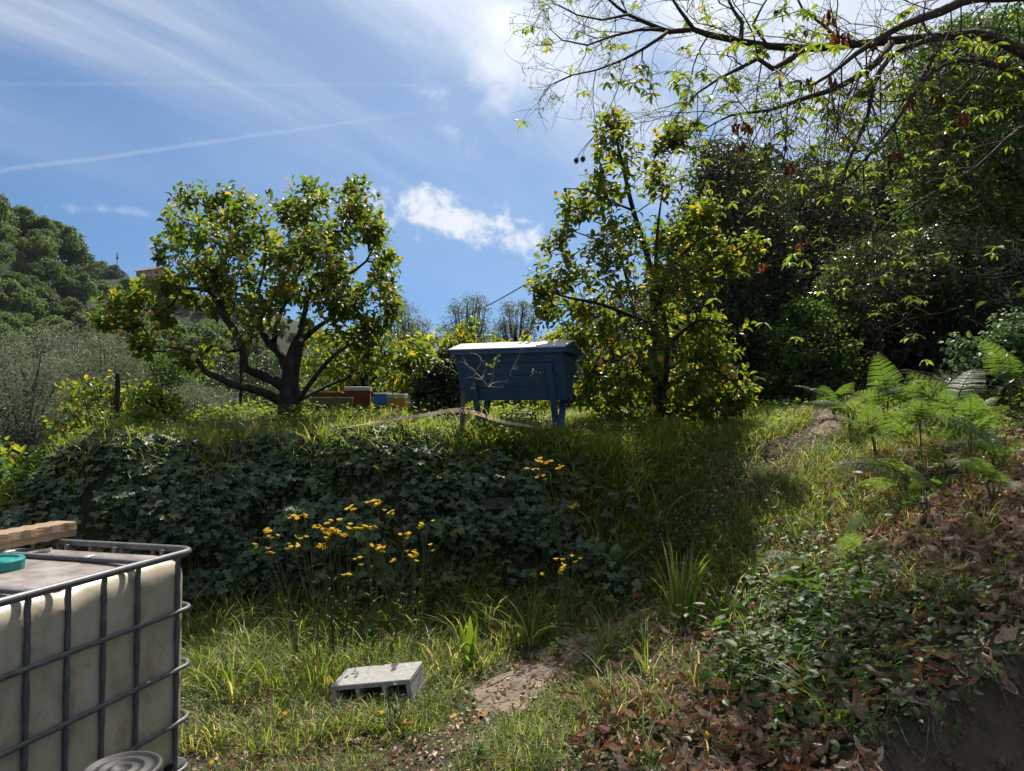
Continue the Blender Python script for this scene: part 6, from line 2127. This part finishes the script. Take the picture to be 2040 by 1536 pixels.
for i_ in range(26):
    px_ = 150 + i_ * 46 + (i_ * 37 % 23)
    Y_ = 6.0 + .22 * ((i_ * 7) % 5)
    weed('bank_weed', '%s from left of the leafy weeds sprouting out of the ivy bank' % ('first second third fourth fifth sixth seventh eighth ninth tenth eleventh twelfth thirteenth fourteenth fifteenth sixteenth seventeenth eighteenth nineteenth twentieth twenty-first twenty-second twenty-third twenty-fourth twenty-fifth twenty-sixth'.split()[i_]), 'weed', px_, Y_, 4 + i_ % 3, .20 + .05 * (i_ % 5), .045 + .008 * (i_ % 4), T_OVAL if i_ % 3 else T_TOOTH, 'weed_leaf' if i_ % 2 else 'weed_leaf_pale', 300 + i_, 6, .7)
W_ = [('bramble_plant', 'dark toothed leaf plant among the dead leaves, lower of the cluster', 1505, 3.75, 5, .24, .085, T_TOOTH, 'weed_leaf', 6, .7),
      ('bramble_plant', 'dark toothed leaf plant among the dead leaves, upper left of the cluster', 1490, 4.15, 5, .26, .080, T_TOOTH, 'weed_leaf', 6, .7),
      ('bramble_plant', 'dark toothed leaf plant right of the cluster above the soil bank', 1590, 3.85, 5, .24, .080, T_TOOTH, 'weed_leaf', 6, .7),
      ('bramble_plant', 'dark toothed leaf plant in the shade above the soil bank', 1680, 3.6, 5, .22, .075, T_TOOTH, 'weed_leaf', 6, .7),
      ('weed_plant', 'bright yellow green weed standing out at the soil bank', 1738, 3.45, 4, .22, .075, T_TOOTH, 'weed_leaf_pale', 5, .5),
      ('weed_plant', 'green weed in front of the dead leaves at the right edge', 1890, 3.7, 5, .26, .080, T_TOOTH, 'weed_leaf', 6, .6),
      ('weed_plant', 'pale leafy weed on the leaf bank at the right edge', 1985, 3.9, 4, .24, .075, T_TOOTH, 'weed_leaf_pale', 5, .6),
      ('weed_plant', 'small leafy weed in front of the concrete block', 790, 4.05, 4, .20, .042, T_OVAL, 'weed_leaf', 7, .4),
      ('weed_plant', 'round leaved weed at the right end of the concrete block', 850, 4.25, 5, .14, .040, T_WIDE, 'weed_leaf_pale', 6, .7),
      ('weed_plant', 'low green weed at the bottom edge of the clearing', 950, 3.55, 5, .15, .055, T_OVAL, 'weed_leaf', 6, .7),
      ('weed_plant', 'small leafy weed on the sunny clearing near the bottom', 830, 3.8, 4, .10, .045, T_OVAL, 'weed_leaf', 6, .8),
      ('weed_plant', 'yellow green sprout on the upper ivy left of the stake', 730, 6.0, 6, .34, .075, T_OVAL, 'weed_leaf_pale', 7, .8),
      ('weed_plant', 'yellow green sprout on the upper ivy below the blue hive', 985, 5.95, 6, .26, .060, T_OVAL, 'weed_leaf_pale', 7, .8),
      ('weed_plant', 'bushy green weed on the bank below the slim lemon tree', 1215, 6.1, 7, .40, .055, T_OVAL, 'weed_leaf', 9, .5),
      ('weed_plant', 'leafy sprout on the ivy slope at far left', 240, 6.1, 5, .30, .065, T_OVAL, 'weed_leaf_pale', 6, .8),
      ('weed_plant', 'green weed beside the path near its bend', 1110, 4.95, 5, .16, .045, T_OVAL, 'weed_leaf_pale', 6, .7),
      ('weed_plant', 'pale weed among dead leaves right of the path', 1240, 4.6, 4, .14, .050, T_OVAL, 'weed_leaf_pale', 5, .7)]
for i, (nm, lab, px, Y, ns, hh, lf, T, m_, nl, le) in enumerate(W_):
    weed(nm, lab, 'weed', px, Y, ns, hh, lf, T, m_, 100 + i, nl, le)


def dock():
    r_ = random.Random(3)
    cx = PX(937, 4.95); zg = hgt(cx, 4.95)
    t = thing('dock_plant', 'dock plant with long upright leaves beside the path', 'weed', (cx, 4.95, zg))
    rows = []
    for k in range(9):
        q = k / 8; w = .085 * math.sin(math.pi * min(1, q * .9 + .08)) ** .9
        rows.append([(-w, q, .03), (0, q, 0), (w, q, .03)])
    V = [(x, y, z + .10 * y * y) for row in rows for x, y, z in row]
    F = [f for k in range(8) for f in ((3 * k, 3 * k + 1, 3 * k + 4, 3 * k + 3), (3 * k + 1, 3 * k + 2, 3 * k + 5, 3 * k + 4))]
    me = G().add(V, F).mesh('leaf', M['weed_leaf_pale'], True)
    for a, el, s in ((1.6, 1.35, .33), (2.4, 1.15, .30), (.8, 1.25, .27), (3.4, .9, .24), (0, .9, .22), (4.6, .6, .2), (5.4, .5, .2)):
        d = np.array([math.cos(a) * math.cos(el), math.sin(a) * math.cos(el), math.sin(el)])
        link('leaf', me, t, mtx=leaf_matrix(np.array([0, 0, 0.]), d, np.array([-math.cos(a), -math.sin(a) - .6, .7]), s))
    g = G(); tube(g, [(0, 0, -.03), (0, 0, .05)], [.008, .006], 6); g.build('crown', M['stem_green'], t)


dock()

# a branch of big glossy leaves hanging in from the right edge
def right_branch():
    r_ = random.Random(8)
    b = P(2075, 560, 5.6)
    bx, by = 4.75, 5.75
    zg = hgt(bx, by)
    t = thing('laurel_shrub', 'large leaved shrub reaching in at the right edge', 'bush', (bx, by, zg))
    O = Vector((bx, by, zg))
    me = shared('laurel', T_LEMON, 'gloss_leaf')
    g = G()
    st, rr = smooth_line([(0, 0, -.1), (-.05, -.03, .7), (-.15, -.06, 1.5), (-.2, -.1, 2.2)], [.03, .025, .02, .01], .15); tube(g, st, rr, 6)
    for px, py in ((2000, 585), (1965, 600), (2020, 620), (1985, 640), (2010, 735), (1985, 755), (2030, 760), (2025, 700), (2035, 500), (2015, 480), (2038, 560), (2000, 770)):
        e = P(px, py, 5.5 + r_.uniform(-.15, .2)) - O
        a = st[min(len(st) - 1, int(max(0, (e.z + .1) / 2.3) * (len(st) - 1)))]
        p, r = smooth_line([a, (Vector(a) + e) / 2 + Vector((0, 0, .08)), e], [.008, .005, .003], .08); tube(g, p, r, 4)
        for k in range(10):
            q = p[max(1, int(len(p) * (.45 + .055 * k)) - 1)] if k < 9 else p[-1]
            d = np.array([r_.gauss(-.3, .6), r_.gauss(-.2, .5), r_.gauss(-.15, .4)])
            link('leaf', me, t, mtx=leaf_matrix(np.array(q), d, np.array([r_.gauss(0, .4), r_.gauss(-.2, .4), 1.0]), r_.uniform(.07, .11)))
    g.build('stem', M['bark'], t)


right_branch()


# ------------------------------------------------------------------ yellow ragwort-like flowers
def flower_head_mesh():
    g = G()
    lathe(g, [(.001, -.008), (.004, -.006), (.0055, .0), (.0045, .003), (.001, .0045)], 8)
    for k in range(11):
        a = k / 11 * 6.283; c, s = math.cos(a), math.sin(a)
        pt = lambda r, w, z: (c * r - s * w, s * r + c * w, z)
        g.add([pt(.004, -.0018, .001), pt(.004, .0018, .001), pt(.0115, .0026, .0035), pt(.015, 0, .0015), pt(.0115, -.0026, .0035)], [(0, 1, 2, 3, 4)])
    return g.mesh('flower_head', M['petal'])


FLOWER = flower_head_mesh()


def bud_mesh():
    g = G(); lathe(g, [(.001, -.006), (.003, -.003), (.0032, .003), (.002, .007), (.0006, .009)], 6); return g.mesh('seed_head', M['stem_green'])


BUD = bud_mesh()


def ragwort(label, base, tops, seed, hs=1.0, group='yellow flower stems below the bank'):
    """base: (px, Y); tops: pixels of the flower sprays"""
    r_ = random.Random(seed)
    bx = PX(base[0], base[1]); by = base[1]; zg = hgt(bx, by)
    t = thing('ragwort_plant', label, 'flower', (bx, by, zg), 0, group)
    O = Vector((bx, by, zg))
    me = shared('ragleaf', T_CHEST, 'weed_leaf')
    g = G()
    for (px, py, nh) in tops:
        e = P(px, py, by + r_.uniform(-.08, .08)) - O
        m1 = Vector((e.x * .25 + r_.gauss(0, .015), e.y * .25, e.z * .4)); m2 = Vector((e.x * .62 + r_.gauss(0, .015), e.y * .6, e.z * .75))
        p, r = smooth_line([(r_.gauss(0, .01), r_.gauss(0, .01), -.02), m1, m2, e], [.0034, .003, .0024, .0016], .05); tube(g, p, r, 4)
        for k in range(6):
            i = int((.05 + .13 * k * r_.uniform(.6, 1.0)) * (len(p) - 1)); a = r_.random() * 6.283
            link('leaf', me, t, mtx=leaf_matrix(p[i], np.array([math.cos(a), math.sin(a), r_.uniform(-.3, .9)]), np.array([r_.gauss(0, .6), r_.gauss(0, .6), .8]), r_.uniform(.03, .085) * (1 - .08 * k)))
        for k in range(nh + 2):
            a = r_.random() * 6.283; rr = r_.uniform(.008, .05)
            q = Vector(e) + Vector((math.cos(a) * rr, math.sin(a) * rr, r_.uniform(-.02, .022)))
            s0 = Vector(p[-3])
            tube(g, [s0, (s0 + q) / 2 + Vector((0, 0, -.008)), q], [.0012, .001, .0009], 3, cap=False)
            if k < nh:
                link('flower_head', FLOWER, t, mtx=Matrix.Translation(q) @ Matrix.Rotation(r_.gauss(0, .3), 4, 'X') @ Matrix.Rotation(r_.gauss(0, .3), 4, 'Y') @ Matrix.Rotation(r_.random() * 6, 4, 'Z') @ Matrix.Scale(r_.uniform(1.0, 1.45), 4))
            else:
                link('seed_head', BUD, t, loc=q)
    g.build('stem', M['stem_green'], t)


ragwort('leftmost stem group of the yellow flower cluster', (600, 5.15), [(535, 1055, 6), (541, 1068, 3), (510, 1090, 2), (530, 1098, 4)], 1)
ragwort('yellow flower stems with high sprays left of the cluster middle', (640, 5.15), [(585, 1032, 4), (605, 1025, 4), (603, 1070, 4), (585, 1088, 6)], 2)
ragwort('densest yellow flower stems in the middle of the cluster', (668, 5.15), [(640, 1050, 6), (655, 1060, 8), (665, 1040, 5), (672, 1058, 7), (645, 1090, 6), (630, 1088, 2)], 3)
ragwort('yellow flower stems right of the cluster middle', (690, 5.2), [(700, 1050, 5), (705, 1012, 5), (715, 1118, 3), (690, 1145, 3), (680, 1062, 4), (660, 1068, 6)], 4)
ragwort('tallest yellow flower stems of the cluster', (745, 5.2), [(742, 996, 4), (758, 1002, 6), (735, 1050, 6), (725, 1050, 3), (748, 1085, 2), (778, 1018, 4)], 5)
ragwort('yellow flower stems with low sprays right in the cluster', (785, 5.15), [(760, 1096, 6), (775, 1115, 3), (805, 1060, 3), (812, 1070, 2), (752, 1092, 3)], 6)
ragwort('rightmost stem group of the yellow flower cluster', (835, 5.15), [(842, 1048, 6), (825, 1102, 6), (822, 1112, 3), (857, 1092, 2), (850, 1040, 1)], 7)
ragwort('yellow flowers leaning out of the upper ivy below the hive', (1130, 5.75), [(1070, 915, 5), (1088, 922, 5), (1060, 938, 4), (1082, 952, 4), (1120, 932, 5), (1142, 1008, 6)], 8)
ragwort('small yellow flowers low at the foot of the ivy', (1118, 5.1), [(1120, 1110, 2), (1118, 1125, 3), (1148, 1112, 3), (1115, 1140, 2), (1082, 1140, 1)], 9)
for i, (px, py, Y) in enumerate(((905, 1415, 4.05), (964, 1410, 4.05), (422, 1500, 3.65), (568, 1390, 4.2), (1410, 1492, 3.45), (760, 1405, 4.1))):
    c = P(px, py, Y); z = hgt(c.x, Y)
    t = thing('small_flower', ('yellow flower in the grass right of the concrete block', 'second yellow flower on the sunny clearing', 'yellow flower in the grass beside the tank', 'yellow flower left of the concrete block', 'orange flower among the dead leaves', 'tiny yellow flower below the concrete block')[i], 'flower', (c.x, Y, z))
    g = G(); tube(g, [(0, 0, -.01), (.004, 0, .03), (0, 0, .07)], [.0012] * 3, 4); g.build('stem', M['stem_green'], t)
    link('flower_head', FLOWER, t, mtx=Matrix.Translation((0, 0, .072)) @ Matrix.Rotation(.5, 4, 'X') @ Matrix.Scale(1.0, 4))


# ------------------------------------------------------------------ thorny sapling and white flowered stalk in front of the hive
def sapling():
    Y = 6.95
    b = P(985, 862, Y); zg = hgt(b.x, Y); O = Vector((b.x, Y, zg))
    t = thing('thorny_sapling', 'bare thorny sapling with a few green leaves in front of the blue hive', 'sapling', tuple(O))
    r_ = random.Random(5)
    px = lambda a, b_: P(880 + a * .147, 660 + b_ * .147, Y) - O
    g = G()
    tr, rr = smooth_line([(0, 0, -.1), px(585, 1250), px(610, 1000), px(632, 760)], [.011, .010, .009, .008], .05); tube(g, tr, rr, 6); g.build('stem', M['bark'], t)
    g = G(); me = shared('sapleaf', T_LEMON, 'weed_leaf_pale')
    br = [[(632, 760), (560, 660), (450, 550), (360, 470), (300, 380), (295, 310)], [(560, 660), (480, 640), (400, 620), (320, 640)], [(450, 550), (500, 480), (540, 400), (490, 320), (380, 295)], [(632, 760), (720, 690), (890, 660), (930, 560), (1000, 430), (1050, 320), (1078, 245)],
          [(640, 740), (690, 640), (700, 540), (720, 420), (760, 320)], [(480, 580), (440, 600), (430, 700), (420, 770)], [(360, 480), (300, 430), (230, 400)], [(640, 750), (800, 760), (830, 720), (820, 780)], [(960, 500), (1020, 520), (1040, 440)], [(540, 650), (580, 560), (600, 480), (560, 420)], [(700, 500), (650, 470), (600, 460)]]
    for q in br:
        p, r = smooth_line([px(*c) + Vector((0, r_.gauss(0, .03), 0)) for c in q], np.linspace(.0058, .002, len(q)), .03); tube(g, p, r, 4)
        for k in range(2, len(p)):
            d = np.array([r_.gauss(0, 1), r_.gauss(0, .6), r_.gauss(0, 1)]); d /= np.linalg.norm(d)
            tube(g, [p[k], p[k] + d * r_.uniform(.02, .05)], [.0022, .0009], 3, cap=False)
    g.build('branches', M['twig_pale'], t)
    for a, b_ in ((760, 330), (740, 360), (720, 385), (750, 405), (700, 430), (690, 440), (650, 480), (610, 465), (630, 460), (670, 570), (655, 580), (430, 770), (735, 395)):
        d = np.array([r_.gauss(0, 1), -.3, r_.gauss(.2, .6)])
        link('leaf', me, t, mtx=leaf_matrix(np.array(px(a, b_)), d, np.array([r_.gauss(0, .4), -.7, .7]), r_.uniform(.025, .04)))
    # white flowered stalk
    Y = 6.9
    b = P(1072, 862, Y); zg = hgt(b.x, Y); O2 = Vector((b.x, Y, zg))
    t = thing('flower_stalk', 'thin stalk with tiny white flowers before the right hive leg', 'flower', tuple(O2))
    px = lambda a, b_: P(880 + a * .147, 660 + b_ * .147, Y) - O2
    g = G()
    for q in ([(1310, 1350), (1305, 900), (1280, 750), (1250, 640), (1215, 600)], [(1275, 700), (1290, 620), (1280, 550)], [(1290, 650), (1330, 570)], [(1265, 660), (1240, 560), (1235, 510)], [(1305, 900), (1350, 780)]):
        p, r = smooth_line([px(*c) for c in q], np.linspace(.003, .0012, len(q)), .04); tube(g, p, r, 4)
    g.build('stem', M['stem_green'], t)
    w = G(); lathe(w, [(.001, -.005), (.006, -.001), (.009, .004), (.004, .006), (.001, .007)], 8); wm = w.mesh('flower', M['white_petal'])
    for a, b_ in ((1215, 600), (1280, 548), (1332, 566), (1235, 515), (1225, 545), (1245, 530), (1232, 570)):
        link('flower', wm, t, loc=px(a, b_))
    me = shared('stalkleaf', T_LEMON, 'weed_leaf')
    for a, b_ in ((1270, 700), (1350, 790), (1340, 870), (1255, 690), (1300, 1000)):
        link('leaf', me, t, mtx=leaf_matrix(np.array(px(a, b_)), np.array([r_.gauss(0, 1), -.3, .3]), np.array([0, -.5, .8]), .04))


sapling()


# ------------------------------------------------------------------ bracken
def frond_mesh(seed):
    r_ = random.Random(seed)
    g = G()
    n = 26
    ra = []
    for k in range(41):
        q = k / 40
        ra.append((.02 * math.sin(q * 3 + seed), q * .98 - .10 * q ** 3, .30 * q - .42 * q ** 2.2))
    ra = np.array(ra)
    tube(g, ra, np.linspace(.006, .001, 41), 4, .5, cap=False)
    pos, D, N_, S, RN = [], [], [], [], []
    for k in range(n):
        q = .14 + .85 * k / n
        i = int(q * 40); a = ra[i]; tan = ra[min(40, i + 1)] - ra[i]; tan /= np.linalg.norm(tan)
        prof = (1 - (q - .14) / .86) ** .85 * min(1, (q - .06) * 9)
        ln = .30 * prof + .012
        for s in (-1, 1):
            side = np.array([s, .0, 0]); d = tan * .42 + side * .9 + np.array([0, 0, -.05 + r_.gauss(0, .04)]); d /= np.linalg.norm(d)
            up = np.cross(side * s, tan); up = np.array([0, 0, 1.0]) - tan * tan[2]; up /= np.linalg.norm(up)
            m = max(4, int(ln / .0115))
            for j in range(m):
                u = (j + .5) / m
                base = a + d * ln * u + np.array([0, 0, -.10 * (ln * u) ** 2 / .1])
                pl = (.020 * (ln / .34) ** .5) * (1 - .6 * u) + .003
                for w in (-1, 1):
                    sd = np.cross(up, d) * w
                    dd = d * .45 + sd; dd /= np.linalg.norm(dd)
                    pos.append(base); D.append(dd + np.array([0, 0, -.12])); N_.append(up + np.array([r_.gauss(0, .12), r_.gauss(0, .12), 0])); S.append(pl * r_.uniform(.9, 1.1)); RN.append(.2 + .5 * r_.random())
    T = ([(-.30, 0, 0), (-.26, .75, -.03), (0, 1, -.06), (.26, .75, -.03), (.30, 0, 0)], [(4, 3, 2, 1, 0)])
    inst(g, *T, np.array(pos), np.array(D), np.array(N_), np.array(S), np.array(RN))
    return g.mesh('frond', M['fern_leaf'])


FRONDS = [frond_mesh(s) for s in (1, 2, 3)]


def fern(label, px, Y, fr, stalk=.0, seed=0):
    """fr: list of (azimuth in degrees, elevation, length)"""
    r_ = random.Random(seed)
    stalk *= .62
    cx = PX(px, Y); zg = hgt(cx, Y)
    t = thing('fern', label, 'fern', (cx, Y, zg), 0, 'bracken ferns beside the path')
    g = G()
    fr = list(fr) + [(fr[0][0] + 55, fr[0][1] * .7, fr[0][2] * .8), (fr[-1][0] - 70, fr[-1][1] * .8, fr[-1][2] * .75)]
    for i, (az, el, ln) in enumerate(fr):
        az = az if r_.random() < .5 else 195 + r_.uniform(-50, 50)
        top = Vector((r_.gauss(0, .03), r_.gauss(0, .03), stalk * r_.uniform(.45, 1.2)))
        tube(g, [(0, 0, -.03), top * .5 + Vector((.01, 0, 0)), top], [.006, .005, .004], 5)
        ln *= .70
        m = Matrix.Translation(top) @ Matrix.Rotation(R(az) - math.pi / 2, 4, 'Z') @ Matrix.Rotation(R(el + r_.uniform(-14, 12)), 4, 'X') @ Matrix.Rotation(r_.gauss(0, .5), 4, 'Y') @ Matrix.Scale(ln * r_.uniform(.8, 1.15), 4)
        link('frond', FRONDS[(i + seed) % 3], t, mtx=m)
    g.build('stalk', M['stem_green'], t)


fern('large arching fern frond reaching down over the path', 1800, 5.7, [(188, 18, .95), (215, 20, .8), (150, 35, .6)], .42, 1)
fern('fern at the middle of the patch with wide fronds', 1830, 6.3, [(200, 25, .85), (340, 25, .8), (90, 40, .7), (270, 15, .7)], .5, 2)
fern('tall fern at the top of the patch under the glossy bush', 1900, 6.6, [(30, 40, .95), (160, 35, .9), (270, 20, .8), (220, 25, .85)], .62, 3)
fern('bright fern at the left of the patch beside the path', 1690, 7.6, [(180, 35, .7), (60, 45, .6), (300, 30, .6), (230, 30, .6)], .4, 4)
fern('fern behind the patch in front of the dark hollow', 1760, 7.6, [(40, 45, .8), (150, 40, .75), (260, 25, .7)], .55, 5)
fern('fern at the right edge with yellow green fronds', 1985, 5.5, [(200, 25, .8), (100, 40, .8), (330, 25, .7), (265, 10, .7)], .4, 6)
fern('fern in the lower part of the patch above the dead leaves', 1880, 5.9, [(190, 20, .8), (250, 10, .7), (10, 25, .8)], .35, 7)
fern('long low fern frond hanging to the left above the sword leaves', 1590, 5.0, [(195, 12, .72), (225, 15, .6)], .30, 8)
fern('fern sprig in the grass below the path corner', 1600, 4.55, [(120, 30, .45), (200, 25, .5), (280, 20, .45)], .18, 9)
fern('small sunlit fern at the foot of the slim lemon tree', 1505, 8.2, [(10, 30, .6), (150, 35, .5), (70, 50, .4)], .28, 10)
fern('pale fern frond behind the patch beneath the wood', 1660, 8.4, [(170, 30, .7), (30, 35, .6), (270, 30, .6)], .35, 11)
fern('fern among the patch nearest the glossy bush', 1950, 6.9, [(170, 35, .9), (250, 20, .8), (60, 45, .7)], .55, 12)
fern('upright young fern on the leaf bank', 1840, 5.1, [(100, 60, .45), (200, 45, .45), (340, 45, .4)], .30, 13)
fern('fern clinging to the upper ivy below the hive', 1010, 5.98, [(200, 5, .42), (330, 10, .4), (265, -10, .38)], .05, 14)
fern('wide fern at the front right of the patch', 1930, 6.1, [(210, 30, .8), (330, 30, .8), (120, 40, .7), (265, 20, .75)], .5, 15)
fern('fern over the path edge at the left front of the patch', 1740, 6.7, [(185, 28, .8), (240, 20, .7), (60, 40, .6)], .45, 16)
fern('fern at the back right of the patch', 2010, 7.2, [(180, 35, .9), (240, 30, .8), (110, 45, .8)], .6, 17)
fern('fern in the middle rear of the patch', 1830, 7.4, [(170, 38, .8), (20, 38, .8), (270, 25, .75)], .55, 18)
fern('pale fern hanging over the dead leaves at right', 1970, 5.0, [(200, 20, .7), (260, 10, .65), (150, 35, .6)], .35, 19)
fern('small fern on the green slope below the patch', 1700, 4.9, [(190, 25, .55), (300, 25, .5), (60, 40, .45)], .28, 20)


# ------------------------------------------------------------------ the air over the valley
def air():
    m, t, out = new_mat('air')
    v = t.nodes.new('ShaderNodeVolumePrincipled')
    v.inputs['Color'].default_value = (.72, .84, 1.0, 1)
    v.inputs['Density'].default_value = .00007
    v.inputs['Anisotropy'].default_value = .25
    t.links.new(v.outputs[0], out.inputs['Volume'])
    g = G(); box(g, (0, 0, 42), (4400, 4400, 136))
    o = g.build('haze', m)
    tag(o, 'thin blue summer haze over the valley', 'haze', kind='stuff')


air()
